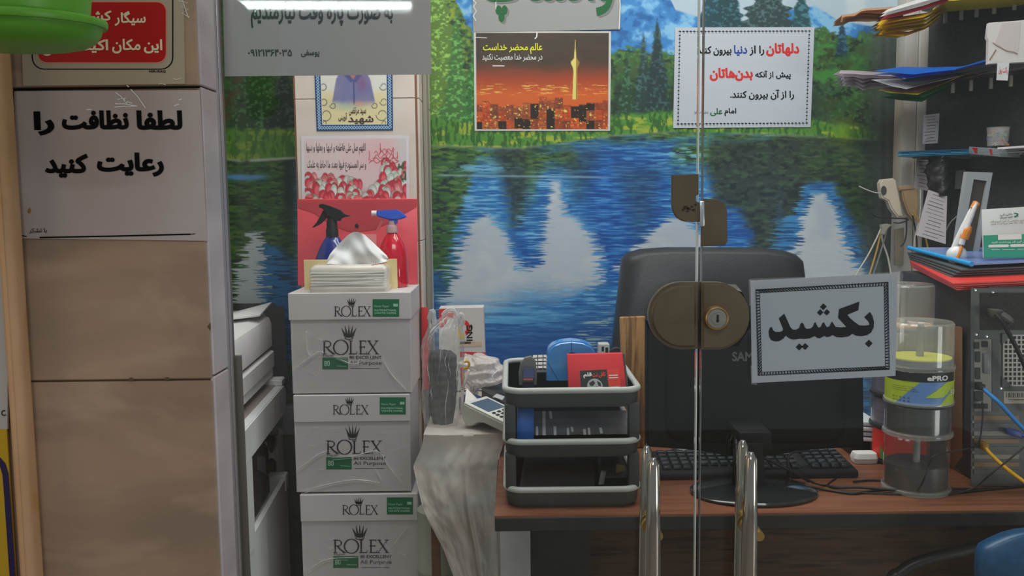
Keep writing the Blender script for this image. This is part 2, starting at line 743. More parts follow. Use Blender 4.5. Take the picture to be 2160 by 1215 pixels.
# chips broken from the tile edges show the mortar
b = MB()
for (x, y) in ((276, 800), (352, 799), (441, 689)):
    s_ = 1 if x < 400 else 0
    q = [(x - 6, y + 3), (x - 3, y - 3), (x + 3, y - 4), (x + 7, y + 3)] if s_ else [(x + 3, y - 9), (x - 4, y), (x + 3, y + 9)]
    b.poly([at(px, py, CY - 0.0004) for px, py in q])
b.struct('trim_5', m_grout)
b = MB()
zr = [0, zpx(470, 785, 1.2), zpx(470, 187, 1.2), zpx(470, 187, 1.2) + 0.4, 2.7]
for k in range(4):
    b.box(cx1 - 0.006, cx1, CY + 0.0025, 1.231, zr[k] + 0.0012, zr[k + 1] - 0.0012, 0.0014, 1)
b.struct('wall_front_return', m_tile2)
# metal and glass edge profile of the shop front beside the column
m_alu = M('dull_aluminium', (150, 146, 148), 0.35, 0.6)
m_alud = M('dark_profile', (84, 80, 74), 0.4, 0.3)
xf = cx1 - 0.002
b = MB()
b.box(xf - .008, xf + 0.0022, 1.2325, 1.2405, 0, 2.7, 0.001)
b.box(xf - .008, xf + 0.0030, 1.2435, 1.2515, 0, 2.7, 0.001)
b.struct('trim_1', m_alu)
b = MB()
b.box(xf - .008, xf + 0.0015, 1.2405, 1.2435, 0, 2.7)
b.box(xf - .008, xf + 0.0022, 1.2515, 1.262, 0, 2.7)
b.struct('trim_2', m_alud)
MB().box(xf - .008, xf + 0.0100, 1.262, 1.2695, 0, at(495, 750, 1.265).z, 0.001).struct('trim_6', m_alud)

# rounded plaster post at the far left with yellow stains
m_post = M('stained_plaster', (164, 132, 100), 0.65, rgb2=(150, 118, 84), vs=6, stretch=(2, 2, 1), rgb3=(150, 112, 46), vs3=9, c3=(0.6, 0.72))
PY = 1.13
xa, xb = at(11, 850, PY).x, at(75, 850, PY + .036).x
b = MB()
ring = []
for z in (0, 0.5, 1.0, 1.5, 2.0, 2.7):
    ring.append(rr(xa, xb, PY, PY + 0.038, 0.012, z, 5))
b.loft(ring)
b.struct('trim_3', m_post)

# ------------------------------------------------------------------ mural on the back wall
def mural(u, v, P):
    x = 230 + 1680 * u
    y = -60 + 960 * v
    n1 = fbm(x / 15, y / 11, 1, 5)
    n2 = fbm(x / 6, y / 4.5, 2, 4)
    n3 = fbm(x / 60, y / 60, 3)
    hz = 0.72 * fbm(x / 26, y / 2.1, 5, 2) + 0.28 * fbm(x / 60, y / 7, 6, 2)                       # horizontal ripples
    c = np.zeros(x.shape + (3,)) + np.array((150, 166, 178.))
    c = mixc(c, (168, 178, 184), sstep(0.5, 0.75, n3))
    # mountain
    ridge = np.interp(x, [900, 1000, 1290, 1400, 1425, 1480, 1560, 1640, 1660, 1720, 1770, 1900], [80, -60, -60, -30, 18, 34, 60, 40, 18, 10, 40, 60])
    mt = fbm(x / 30 + y / 60, y / 22 - x / 70, 8, 5)
    mcol = mixc(np.zeros_like(c) + np.array((52, 112, 168.)), (112, 160, 198), sstep(0.45, 0.66, mt))
    mcol = mixc(mcol, (36, 84, 140), sstep(0.42, 0.3, mt))
    m = sstep(-3, 3, y - ridge)
    c = c * (1 - m[..., None]) + mcol * m[..., None]
    # forest band
    yy = y + 26 * (n1 - 0.5) + 14 * (n2 - 0.5)
    top = np.interp(x, [440, 905, 950, 962, 985, 1000, 1010, 1180, 1290, 1320, 1350, 1420, 1480, 1500, 1600, 1690, 1720, 1760, 1800, 1860, 1910],
                    [-200, -200, -40, 0, 45, 75, 110, 120, 110, 92, 100, 110, 60, 70, 60, 60, 55, 62, 70, 60, 70])
    f = sstep(-4, 4, yy - top)
    g = np.zeros_like(c) + np.array((50, 88, 48.))
    g = mixc(g, (34, 48, 38), sstep(0.48, 0.36, n1))
    g = mixc(g, (82, 120, 62), sstep(0.52, 0.68, n2) * 0.7)
    g = mixc(g, (60, 72, 40), sstep(0.52, 0.62, fbm(x / 16, y / 12, 11)) * 0.6)
    yl = np.exp(-((x - 945) / 26.0) ** 2) + 0.8 * np.exp(-((x - 915) / 18.0) ** 2) + 0.5 * np.exp(-((x - 985) / 14.) ** 2)
    g = mixc(g, (128, 142, 52), yl * sstep(0.42, 0.6, n2 * 0.5 + n1 * 0.5))
    lf = sstep(640, 600, x)
    g = mixc(g, (46, 66, 40), lf * 0.55)
    g = mixc(g, (70, 54, 36), lf * sstep(0.56, 0.66, fbm(x / 14, y / 16, 17)) * 0.7)
    g = mixc(g, (30, 40, 44), np.exp(-((x - 1680) / 60.) ** 2) * sstep(130, 190, y) * 0.8)
    g = mixc(g, (28, 40, 34), sstep(130, 200, y) * sstep(1280, 1300, x) * sstep(1500, 1420, x) * sstep(0.55, 0.4, n3) * 0.8)
    c = c * (1 - f[..., None]) + g * f[..., None]
    # dark conifers
    for (px, ty, hw, by, col) in ((1357, 62, 24, 240, (34, 54, 52)), (1386, 34, 34, 240, (30, 48, 48)), (1322, 100, 20, 240, (36, 60, 44)), (1500, -60, 40, 90, (30, 60, 70)),
                                  (1535, -70, 44, 80, (28, 56, 62)), (1620, -90, 70, 80, (40, 56, 58)), (1690, -40, 34, 90, (36, 66, 72)), (1776, 26, 16, 110, (30, 56, 70)),
                                  (925, -120, 60, 250, (84, 112, 52)), (962, 10, 34, 250, (60, 98, 50)), (1000, 60, 26, 260, (48, 92, 46)), (540, 60, 60, 280, (36, 60, 36)), (600, 120, 44, 280, (28, 40, 32))):
        t = np.clip((y - ty) / (by - ty), 0, 1)
        edge = hw * t * (0.72 + 0.55 * vn(y / 7.0 + px, px + 0 * y, 4)) + 8 * (n2 - 0.5)
        k = sstep(-3, 3, edge - np.abs(x - px)) * (y > ty) * sstep(by + 10, by - 10, y)
        cc = mixc(np.zeros_like(c) + np.array(col, float), np.array(col) * 1.5 + 8, sstep(0.5, 0.7, n2))
        c = c * (1 - k[..., None]) + cc * k[..., None]
    # bright leaves right of the framed saying
    k = sstep(0.46, 0.6, fbm(x / 34, y / 30, 21)) * np.exp(-((x - 1765) / 70.) ** 2) * sstep(60, 80, y) * sstep(215, 150, y)
    c = mixc(c, (60, 122, 54), k)
    # grassy bank
    gt = np.interp(x, [440, 620, 900, 1000, 1290, 1420, 1700, 1760, 1830, 1910], [262, 262, 238, 246, 236, 222, 238, 252, 262, 270]) + 16 * (n1 - 0.5)
    sh = np.interp(x, [440, 520, 620, 900, 1000, 1100, 1290, 1420, 1700, 1800, 1910], [326, 328, 322, 296, 300, 302, 276, 268, 276, 282, 290])
    k = sstep(-5, 5, y - gt) * sstep(3, -3, y - sh)
    gr = mixc(np.zeros_like(c) + np.array((72, 120, 48.)), (136, 148, 52), sstep(0.5, 0.66, fbm(x / 30, y / 10, 31)))
    gr = mixc(gr, (40, 78, 36), sstep(0.52, 0.4, fbm(x / 5, y / 14, 32)) * 0.85)
    gr = mixc(gr, (64, 96, 40), lf * 0.5)
    c = c * (1 - k[..., None]) + gr * k[..., None]
    # ------------- water
    wv = np.interp(y, [290, 420, 560, 700], [4, 12, 26, 30])
    xw = x + wv * (hz - 0.5) * 2 * 1.7
    yw = y + 10 * (fbm(x / 25, y / 5, 6, 3) - 0.5)
    b_ = np.zeros_like(c) + np.array((48, 112, 168.))
    b_ = mixc(b_, (28, 76, 136), sstep(0.48, 0.36, hz) * 0.8)
    b_ = mixc(b_, (112, 166, 200), sstep(0.54, 0.68, hz) * 0.8)
    b_ = mixc(b_, (26, 68, 128), sstep(600, 740, yw) * (0.75 + 0.2 * sstep(1000, 1250, x)))
    b_ = mixc(b_, (90, 160, 198), np.exp(-((yw - 655) / 40.) ** 2) * sstep(1300, 1000, x) * sstep(0.42, 0.58, fbm(x / 90, y / 6, 41, 3)) * 0.9)
    green = mixc(np.zeros_like(c) + np.array((50, 84, 42.)), (32, 46, 40), sstep(0.5, 0.36, fbm(x / 14, y / 5, 42)))
    green = mixc(green, (96, 122, 58), sstep(0.54, 0.7, fbm(x / 18, y / 4, 43)) * 0.7)
    near = sstep(378, 306, yw) * (0.55 + 0.5 * sstep(0.4, 0.6, fbm(x / 70, y / 9, 44)))
    b_ = b_ * (1 - np.clip(near, 0, 1)[..., None]) + green * np.clip(near, 0, 1)[..., None]
    dark = mixc(np.zeros_like(c) + np.array((44, 54, 48.)), (30, 38, 38), sstep(0.5, 0.4, fbm(x / 12, y / 7, 45)))
    dark = mixc(dark, (62, 84, 58), sstep(0.56, 0.68, fbm(x / 16, y / 6, 46)) * 0.6)
    blu = mixc(np.zeros_like(c) + np.array((34, 94, 164.)), (22, 66, 134), sstep(0.52, 0.4, hz))
    blu = mixc(blu, (84, 142, 190), sstep(0.58, 0.7, hz) * 0.6)

    def put(pts, src, soft, am=1.0, fade=1.0):
        nonlocal b_
        k = inpoly(xw, yw, pts, soft) * am * fade
        b_ = b_ * (1 - k[..., None]) + src * k[..., None]
    white = mixc(np.zeros_like(c) + np.array((174, 178, 183.)), (164, 171, 180), sstep(0.4, 0.6, n3))
    put([(1210, 290), (1420, 290), (1410, 430), (1330, 560), (1290, 600), (1250, 520)], blu, 16, 0.9)
    put([(1300, 340), (1400, 340), (1350, 520)], dark, 26, 0.35)
    put([(890, 280), (1010, 290), (985, 400), (960, 470), (946, 560), (930, 660), (890, 760)], green, 10, 0.95)
    put([(890, 560), (930, 560), (938, 660), (890, 760)], blu, 8, 0.75)
    put([(1040, 290), (1135, 290), (1112, 400), (1090, 505), (1068, 400)], dark, 16, 0.85)
    put([(1180, 300), (1260, 300), (1240, 380), (1215, 410)], dark, 22, 0.45)
    b_ = mixc(b_, (110, 170, 196), sstep(.5, .62, fbm(x / 24, y / 3, 61, 3)) * np.exp(-((x - 1440) / 60.) ** 2 - ((y - 315) / 26.) ** 2) * .9)
    b_ = mixc(b_, (104, 160, 196), sstep(.5, .62, fbm(x / 30, y / 3, 62, 3)) * np.exp(-((x - 1010) / 70.) ** 2 - ((y - 343) / 9.) ** 2) * .9)
    put([(1100, 300), (1160, 300), (1120, 420)], green, 10, 0.6)
    put([(930, 650), (955, 560), (975, 490), (1000, 455), (1030, 436), (1055, 470), (1075, 510), (1105, 560), (1135, 545), (1150, 440), (1163, 368), (1180, 368), (1188, 440), (1215, 448), (1248, 490), (1268, 550), (1262, 578), (1240, 600), (1150, 640), (1060, 690), (940, 700)], white, 9, 0.96, sstep(655, 560, yw - 40 * sstep(1120, 980, x) + 60 * (hz - .5)))
    put([(1075, 470), (1115, 470), (1130, 540), (1100, 562)], blu, 8, 0.8)
    put([(1300, 560), (1345, 505), (1412, 448), (1440, 450), (1500, 505), (1560, 540), (1560, 570)], white, 7, 0.95)
    put([(1500, 285), (1660, 285), (1640, 520), (1600, 530), (1560, 440), (1510, 410), (1490, 340)], dark, 14, 0.92)
    put([(1490, 420), (1560, 430), (1600, 530), (1500, 500)], blu, 10, 0.7)
    put([(1640, 280), (1910, 280), (1910, 760), (1860, 600), (1800, 480), (1782, 430), (1760, 372), (1700, 372), (1680, 430), (1650, 480)], dark, 8, 0.95)
    put([(1690, 300), (1850, 300), (1830, 470), (1790, 440), (1750, 360), (1700, 370)], green, 14, 0.55)
    put([(1640, 600), (1640, 470), (1690, 430), (1700, 385), (1750, 385), (1785, 430), (1815, 480), (1850, 600)], mixc(np.zeros_like(c) + np.array((44, 112, 164.)), (20, 62, 110), sstep(0.5, 0.4, hz)), 12, 0.85)
    put([(1655, 620), (1675, 520), (1700, 440), (1712, 398), (1738, 396), (1765, 440), (1790, 530), (1825, 570), (1840, 620)], white, 6, 0.95)
    b_ = mixc(b_, (52, 128, 178), sstep(575, 610, yw) * sstep(1640, 1660, x) * sstep(0.4, 0.55, hz))
    put([(1235, 680), (1300, 650), (1310, 780), (1240, 760)], mixc(b_, (150, 170, 168), sstep(0.5, 0.62, hz)), 10, 0.8)
    # narrow strip left of the column
    L = sstep(640, 610, x)
    lw = green * (1 - L[..., None]) + green * L[..., None]
    lw = mixc(lw, (34, 60, 36), 0.35)
    lw = mixc(lw, (70, 118, 160), np.exp(-((yw - 362) / 7.) ** 2) * sstep(575, 545, x))
    k = inpoly(xw, yw, [(480, 660), (500, 560), (520, 500), (528, 478), (548, 478), (556, 520), (562, 660)], 5)
    lw = mixc(lw, (150, 160, 164), k)
    k = inpoly(xw, yw, [(558, 500), (590, 510), (640, 560), (640, 760), (560, 760)], 8)
    lb = mixc(np.zeros_like(c) + np.array((36, 96, 146.)), (24, 58, 84), sstep(0.55, 0.42, hz))
    lw = lw * (1 - k[..., None]) + lb * k[..., None]
    lw = mixc(lw, (30, 38, 36), sstep(590, 606, x) * sstep(560, 380, y) * 0.8)
    b_ = b_ * (1 - L[..., None]) + lw * L[..., None]
    k = sstep(-2, 2, y - sh)
    c = c * (1 - k[..., None]) + b_ * k[..., None]
    c = mixc(c, (142, 150, 140), np.exp(-((y - sh) / 3.2) ** 2) * sstep(0.35, 0.5, fbm(x / 40, y / 30, 51)) * (0.35 + 0.6 * L))
    c = mixc(c, (130, 160, 180), np.exp(-((y - 358 - 0.012 * (x - 900)) / 2.2) ** 2) * sstep(900, 940, x) * sstep(1330, 1250, x) * 0.7)
    # dark plank-like right margin of the print
    k = sstep(1800, 1862, x + 30 * (n1 - 0.5)) * sstep(20, 90, y)
    pl = 0.8 + 0.25 * vn(x / 9.0, 0 * y, 71)
    pk = np.stack([62 * pl, 68 * pl, 67 * pl], -1)
    pk = mixc(pk, (46, 78, 52), sstep(0.55, 0.7, n1) * 0.35)
    k = k * 0.9
    c = c * (1 - k[..., None]) + pk * k[..., None]
    gl = np.exp(-(((x - 1780) / 26.) ** 2 + ((y - 268) / 26.) ** 2))
    c = mixc(c, (124, 160, 40), gl * 0.7)
    return c


MY = WB - 0.006
mur = painted('wall_mural', [at(230, -60, MY), at(1910, -60, MY), at(1910, 900, MY), at(230, 900, MY)], 1120, 800, mural, printmat('mural_print', 0.4, 0.3))
props(mur, 'large printed lake and forest mural covering the back wall', 'mural')

# ------------------------------------------------------------------ white tiled pillar in front of the mural
IY = 2.56
m_wt = M('white_pillar_tile', (186, 176, 168), 0.35, rgb2=(172, 160, 150), vs=3, stretch=(1, 1, 2))
m_br = M('brown_tile_edge', (112, 72, 52), 0.6)
px0, px1 = at(614, 160, IY).x, at(880, 160, IY).x
MB().box(px0 + 0.004, px1 - 0.003, IY + 0.004, WB - 0.008, 0, 2.75).struct('wall_center', m_br)
zt = zpx(750, 208, IY)
zz = [0, zt - 0.8, zt - 0.4, zt, zt + 0.4, 2.7]
b = MB()
for k in range(5):
    b.box(px0 + 0.009, px1 - 0.008, IY, IY + 0.008, zz[k] + 0.001, zz[k + 1] - 0.001, 0.001, 1)
    b.box(px1 - 0.0035, px1 + 0.003, IY + 0.012, WB - 0.01, zz[k] + 0.001, zz[k + 1] - 0.001, 0.001, 1)
b.struct('wall_center_tiles', m_wt)
b = MB()
xq = px1 + 0.004
b.box(xq, xq + 0.012, IY + 0.1, IY + 0.16, 0, 2.75, 0.002)
b.struct('trim_7', M('cable_duct', (120, 116, 104), 0.5))

# ------------------------------------------------------------------ corner trunking and dark display board at the right
b = MB()
x0, x1 = at(1906, 200, 2.86).x, at(1955, 200, 2.86).x
b.box(x0, x0 + (x1 - x0) * 0.58, 2.86, WB, 0, 2.75, 0.003)
b.box(x0 + (x1 - x0) * 0.6, x1, 2.852, WB, 0, 2.75, 0.003)
b.struct('trim_4', M('cream_trunking', (170, 158, 144), 0.5, rgb2=(150, 152, 152), vs=3, stretch=(9, 1, 0.6)))
BD = Vector((0.527, -0.85, 0)).normalized()
BN = Vector((-0.85, -0.527, 0)).normalized()
B0 = Vector((at(1955, 200, 2.85).x, 2.85, 0))


def bp(t, n, z):
    p = B0 + BD * t + BN * n
    return Vector((p.x, p.y, z))


m_board = M('dark_felt_board', (47, 50, 49), 0.9, rgb2=(40, 43, 42), vs=120, bump=0.3, bs=400)
b = MB()
b.hexa([bp(0, 0, 2.75), bp(1.3, 0, 2.75), bp(1.3, 0, 0), bp(0, 0, 0), bp(0, -0.05, 2.75), bp(1.3, -0.05, 2.75), bp(1.3, -0.05, 0), bp(0, -0.05, 0)])
b.struct('wall_right', m_board)

# ------------------------------------------------------------------ glass doors
m_glass = clearmat('door_glass', (0.965, 0.985, 0.975), ior=1.5, rough=0.0)
m_edge = M('polished_glass_edge', (176, 180, 176), 0.25, coat=0.5)
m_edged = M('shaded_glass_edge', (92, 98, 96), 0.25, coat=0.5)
m_bronze = M('worn_bronze_metal', (98, 88, 72), 0.33, 0.5, rgb2=(88, 78, 64), vs=14)
m_chrome = M('chrome', (158, 154, 146), 0.1, 1.0)
m_brass = M('brass_fitting', (150, 126, 74), 0.35, 0.8)
m_black = M('black_plastic', (30, 31, 32), 0.45)
G0, G1 = GZ - 0.005, GZ + 0.005


def leaf(name, xa, xb):
    b = MB()
    b.box(xa, xb, G0, G1, 0.01, 2.6)
    o = b.build(name, m_glass)
    o['kind'] = 'structure'
    return o


xs = at(1471.5, 600, G0).x
xs2 = at(1480.5, 600, G0).x
dl = leaf('door_1', xf - 0.006, xs - 0.0015)
dr = leaf('door_2', xs2 + 0.001, 1.35)
b = MB()
b.box(xs - 0.0012, xs + 0.0006, G0, G1, 0.01, 2.6)
b.build('glass_edge', m_edge, dl)
b = MB()
b.box(xs2 - 0.0006, xs2 + 0.0009, G0, G1, 0.01, 2.6)
b.build('glass_edge', m_edged, dr)


def pull(par, pxo, pyo, pxi, pyi, bxo):
    for (x, y, Y, r) in ((pxo, pyo, GZ - 0.052, 0.0112), (pxi, pyi, GZ + 0.052, 0.0112)):
        t = at(x, y, Y)
        b = MB()
        L = t.z - 0.30
        prof = [(r, -L), (r, -0.34), (r * 1.02, -0.2), (r * 0.94, -0.1), (r * 0.74, -0.010), (r * 0.70, -0.0085), (r * 0.34, -0.0005), (0.0002, 0)]
        b.lathe(prof, (t.x, Y, t.z), seg=20)
        b.build('pull_handle', m_chrome, par, 50)
    t = at(pxo, 1105, GZ)
    b = MB()
    b.lathe([(0.007, -0.05), (0.007, 0.05)], (t.x - 0.001, GZ, t.z), (0, 1, 0), 16)
    b.lathe([(0.0115, -0.010), (0.0125, -0.006), (0.0125, -0.0052)], (t.x - 0.006, GZ, t.z), (0, 1, 0), 20)
    b.lathe([(0.0125, 0.0052), (0.0125, 0.006), (0.0115, 0.010)], (t.x - 0.006, GZ, t.z), (0, 1, 0), 20)
    b.build('handle_mount', m_brass, par)


pull(dl, 1378, 965, 1364, 940, 0)
pull(dr, 1584, 953, 1567, 928, 0)


def plate(par, name, pts, Y, th, mat, bev=0.002):
    return MB().prism(pp(pts, Y), (0, th, 0), bev, 3).build(name, mat, par, 40)


# round centre lock, one half on each leaf
Lh = [(1473, 598)] + arc(1442, 667, 72, 70, -90, -270, 22) + [(1473, 737)]
Lh = [(1474, 596), (1446, 596)] + arc(1440, 667, 71, 71, -92, -268, 22) + [(1446, 738), (1474, 737)]
Rh = [(1480, 596), (1512, 596)] + arc(1511, 667, 71, 71, -86, 86, 22) + [(1512, 738), (1480, 738)]
lk = plate(dl, 'lock_case', Lh, GZ - 0.030, 0.025, m_bronze, 0.006)
plate(dl, 'lock_case', Lh, GZ + 0.005, 0.016, m_bronze, 0.003)
lr = plate(dr, 'lock_case', Rh, GZ - 0.028, 0.023, m_bronze, 0.003)
plate(dr, 'lock_case', Rh, GZ + 0.005, 0.016, m_bronze, 0.003)
kc = at(1509, 670, GZ - 0.028)
b = MB()
b.lathe([(0.0175, 0.0), (0.0175, 0.006), (0.016, 0.0105), (0.0145, 0.0115), (0.0135, 0.0105), (0.013, 0.0095)], kc, (0, -1, 0), 32)
b.build('lock_rosette', M('brass_ring', (150, 124, 88), 0.3, 0.8), lr)
b = MB()
b.lathe([(0.0132, 0.0), (0.0132, 0.0105), (0.0085, 0.0108), (0.008, 0.0118), (0.001, 0.012)], kc, (0, -1, 0), 28)
b.build('lock_cylinder', M('steel_grey', (128, 128, 122), 0.35, 0.6), lr)
b = MB()
k2 = kc + Vector((0, -0.0124, 0))
b.rbox(k2 + Vector((0.0005, 0, 0.001)), (0.0026, 0.001, 0.009))
b.ball(k2 + Vector((0.0005, 0.0005, -0.003)), (0.0022, 0.001, 0.0022), 10)
b.build('keyhole', m_black, lr)
# white tape scraps under the right half of the lock
b = MB()
fill(b, [(1500, 598), (1552, 600), (1566, 616), (1582, 660), (1582, 690), (1557, 730), (1535, 732)], G1 + 0.0165, 0)
b.solid(0.0006).build('paper_shim', M('old_tape', (150, 148, 140), 0.5), dr)
# strike catches above
Lk = [(1417, 369), (1474, 367), (1474, 410), (1468, 413), (1468, 424), (1476, 428), (1477, 468), (1450, 468)] + arc(1450, 432, 33, 36, 90, 178, 10)
k1 = plate(dl, 'catch_plate', Lk, GZ - 0.012, 0.007, m_bronze, 0.0012)
b = MB()
for (x, y, r) in ((1446, 438, 6), (1453, 441, 4), (1440, 443, 3), (1459, 436, 3), (1450, 446, 3), (1463, 443, 4), (1467, 432, 3)):
    fill(b, [(x + r * math.cos(a) * (1 + .4 * math.sin(3 * a + x)), y + r * .7 * math.sin(a)) for a in np.linspace(0, 2 * PI, 12, endpoint=False)], GZ - 0.012)
b.build('rust_stain', M('rust', (44, 34, 24), 0.7), k1)
Rk = [(1480, 424), (1484, 420), (1505, 420)] + arc(1508, 446, 26, 26, -90, 0, 8) + [(1535, 510), (1530, 518), (1480, 520)]
k1 = plate(dr, 'catch_plate', Rk, GZ - 0.012, 0.007, m_bronze, 0.0012)
b = MB()
b.hexa(pp(rect(1476, 424, 1486, 478), GZ - 0.016) + pp(rect(1476, 424, 1486, 478), GZ - 0.004), 0.0015)
b.build('latch_tongue', M('steel_bright', (176, 182, 186), 0.25, 0.8), k1)
# ================================================================== SIGNS AND PICTURES
m_paper = M('white_paper', (163, 162, 164), 0.7)
m_paperb = M('bluish_paper', (146, 154, 162), 0.7)
m_paperg = M('greyed_paper', (146, 138, 138), 0.65, rgb2=(136, 124, 118), vs=4)
m_ink = M('black_ink', (10, 10, 11), 0.8, spec=.1)
m_ink2 = M('charcoal_ink', (40, 42, 44), 0.8, spec=.1)
m_red = M('red_print', (178, 34, 32), 0.5)
m_redf = M('sign_red', (142, 8, 10), 0.45)
m_cream = M('cream_print', (186, 174, 150), 0.6)
m_green = M('green_ink', (16, 80, 40), 0.6)
m_blue = M('blue_ink', (22, 52, 128), 0.6)
m_tape = clearmat('clear_tape', (1, 1, 1), 0.12, (210, 212, 214), 0.12, 1.6)


def sign(name, label, q, Y, mat=None, th=0.0008, cat='sign', group=None):
    c = [at(x, y, (Y[i] if isinstance(Y, (list, tuple)) else Y)) for i, (x, y) in enumerate(q)]
    r = thing(name, label, cat, (c[2] + c[3]) / 2, group)
    if mat: sheet(q, Y, th).build('sheet', mat, r)
    return r


def letters(root, jobs, mat, Y, name='lettering', bold=0.02, slope=0.0):
    b = MB()
    for j in jobs:
        s, box = j[0], j[1]
        fa = any(ord(ch) > 0x5ff for ch in s)
        inkpx(b, s, box, Y, j[2] if len(j) > 2 else bold, fa, slope=slope)
    return b.build(name, mat, root)


# no smoking plate on the column
SY = CY - 0.0015
t = sign('no_smoking_sign', 'red and cream no smoking plate at the top of the marble column', [(40, -60), (386, -60), (390, 177), (49, 181)], SY, M('cream_plate', (138, 128, 112), 0.4), 0.0012)
b = MB()
o_, i_ = rrpx(67, -50, 366, 147, 26), rrpx(69.5, -47, 363.5, 145, 24)
n = len(o_)
V = [at(x, y, SY) + Vector((0, -0.0004, 0)) for x, y in o_ + i_]
b._add(V, [(k, (k + 1) % n, n + (k + 1) % n, n + k) for k in range(n)])
b.build('outline', m_ink, t)
b = MB()
fill(b, rrpx(79, 3, 352, 133.5, 20), SY, 0.0004)
b.build('red_border', M('pale_red_line', (176, 110, 96), 0.5), t)
b = MB()
fill(b, rrpx(81, 5, 350, 131.5, 19), SY, 0.0006)
b.build('red_field', m_redf, t)
letters(t, [('سیگار', (242, 23, 308, 55), .03), ('کشیدن', (140, 22, 236, 50), .03), ('این', (304, 83, 343, 113), .03), ('مکان', (237, 82, 297, 113), .03), ('اکیدا', (166, 83, 229, 112), .03), ('ممنوع', (89, 86, 160, 118), .03)], m_cream, SY - 0.0004)
letters(t, [('NIR-IRAQ', (315, 148, 350, 154), .03)], m_ink, SY)
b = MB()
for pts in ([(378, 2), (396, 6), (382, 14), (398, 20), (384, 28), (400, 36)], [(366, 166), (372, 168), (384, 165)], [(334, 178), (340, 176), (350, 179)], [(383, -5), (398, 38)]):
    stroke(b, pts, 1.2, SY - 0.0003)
b.build('tape_glints', M('glint_white', (190, 196, 196), 0.2, coat=1), t)  # shine of the tape drawn as pale strokes

# cleanliness notice
t = sign('cleanliness_notice', 'grey paper notice with bold black writing below the no smoking plate', [(29, 192), (421, 190), (437, 508), (43, 503)], SY - 0.0006, m_paperg, 0.0006)
Y = SY - 0.0006
letters(t, [('لطفا', (288, 233, 385, 274)), ('نظافت', (131, 233, 272, 274)), ('را', (71, 235, 115, 286)), ('رعایت', (205, 322, 346, 373)), ('کنید', (95, 324, 186, 375))], m_ink, Y, bold=.05)
letters(t, [('با تشکر', (62, 481, 99, 493), .01)], m_ink, Y)
b = MB()
stroke(b, [(29, 190), (120, 188), (422, 184)], 4.5, Y)
stroke(b, [(84, 501), (240, 498), (402, 494)], 3.0, Y)
stroke(b, [(29, 192), (30, 270), (27, 330), (35, 390), (38, 430), (36, 470), (42, 496), (57, 499)], 2.2, Y)
stroke(b, [(402, 494), (412, 493)], 1.4, Y)
b.build('ruled_line', m_ink, t)
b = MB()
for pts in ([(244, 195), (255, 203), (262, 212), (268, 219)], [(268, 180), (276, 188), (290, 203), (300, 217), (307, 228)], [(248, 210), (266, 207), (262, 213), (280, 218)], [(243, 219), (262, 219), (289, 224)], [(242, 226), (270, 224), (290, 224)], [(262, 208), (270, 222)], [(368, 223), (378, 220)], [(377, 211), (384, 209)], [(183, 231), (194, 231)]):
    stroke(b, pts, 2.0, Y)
b.build('tape_glints', M('glint_white'), t)  # pale strokes paint the highlights on the tape
b = MB()
fill(b, [(60, 440), (64, 438), (66, 446), (62, 451), (58, 448)], Y)
b.build('rust_spot', M('ochre_spot', (128, 86, 34), 0.7), t)

# yellow sign behind the post, far left
YS = 1.16
t = thing('safety_sign', 'grey and yellow sign with navy outline at the far left behind the plaster post', 'sign', at(-40, 1215, YS))
sheet([(-90, 560), (16, 560), (16, 905), (-90, 905)], YS, 0.003).build('upper_panel', M('grey_white_panel', (140, 140, 138), 0.5), t)
sheet([(-90, 905), (14, 905), (40, 1330), (-90, 1330)], YS, 0.003).build('yellow_panel', M('dull_yellow', (150, 124, 22), 0.5), t)
b = MB()
stroke(b, [(-80, 967), (-16, 967), (-2, 971), (6, 980), (12, 1000), (16, 1050), (27, 1215), (33, 1330)], 13, YS)
b.build('navy_outline', M('navy_ink', (30, 22, 58), 0.5), t)
b = MB()
stroke(b, arc(9, 871, 5, 5, 40, 300, 10), 2.4, YS)
b.build('lettering', m_ink2, t)

# help-wanted sheet inside the glass, upper left
YL, YR = G1 + 0.0015, G1 + 0.0285           # the laminated sheet hangs slightly turned behind the glass
hx0, hx1 = at(466, 0, YL).x, at(905, 0, YR).x


SN = Vector(((YR - YL) / (hx1 - hx0), -1, 0.045)).normalized()      # leans back a little, too
SP = Vector((hx0, YL, at(474, 161, YL).z))


def yh(px, py):
    """depth of the sheet along the view through a pixel"""
    d = ray(px, py)
    s_ = (SP - CAMP).dot(SN) / d.dot(SN)
    return CAMP.y + d.y * s_


q = [(466, -160), (905, -165), (910, 157), (474, 161)]
m_lam = M('laminated_sheet', (146, 141, 142), 0.6, coat=1.0)
m_lami = M('laminated_ink', (16, 30, 36), 0.5, coat=1.0)
t = thing('help_wanted_sheet', 'grey laminated sheet with a phone number inside the glass above the tiled pillar', 'sign', at(690, 160, yh(690, 160)))
sheet(q, [yh(*p) for p in q], .0008).build('sheet', m_lam, t)
b = MB()
for s_, (x0, y0, x1, y1), bd in (('به صورت پاره وقت نیازمندیم', (529, 3, 829, 60), .03), ('یوسفی', (635, 105, 674, 121), .03), ('۰۹۱۲۱۳۶۴۰۳۵', (523, 104, 616, 119), .025)):
    ink(b, s_, [at(x, y, yh(x, y)) for x, y in ((x0, y0), (x1, y0), (x1, y1), (x0, y1))], bd, s_[0] != '۰', Vector((0, -.0005, 0)))
b.build('lettering', m_lami, t)

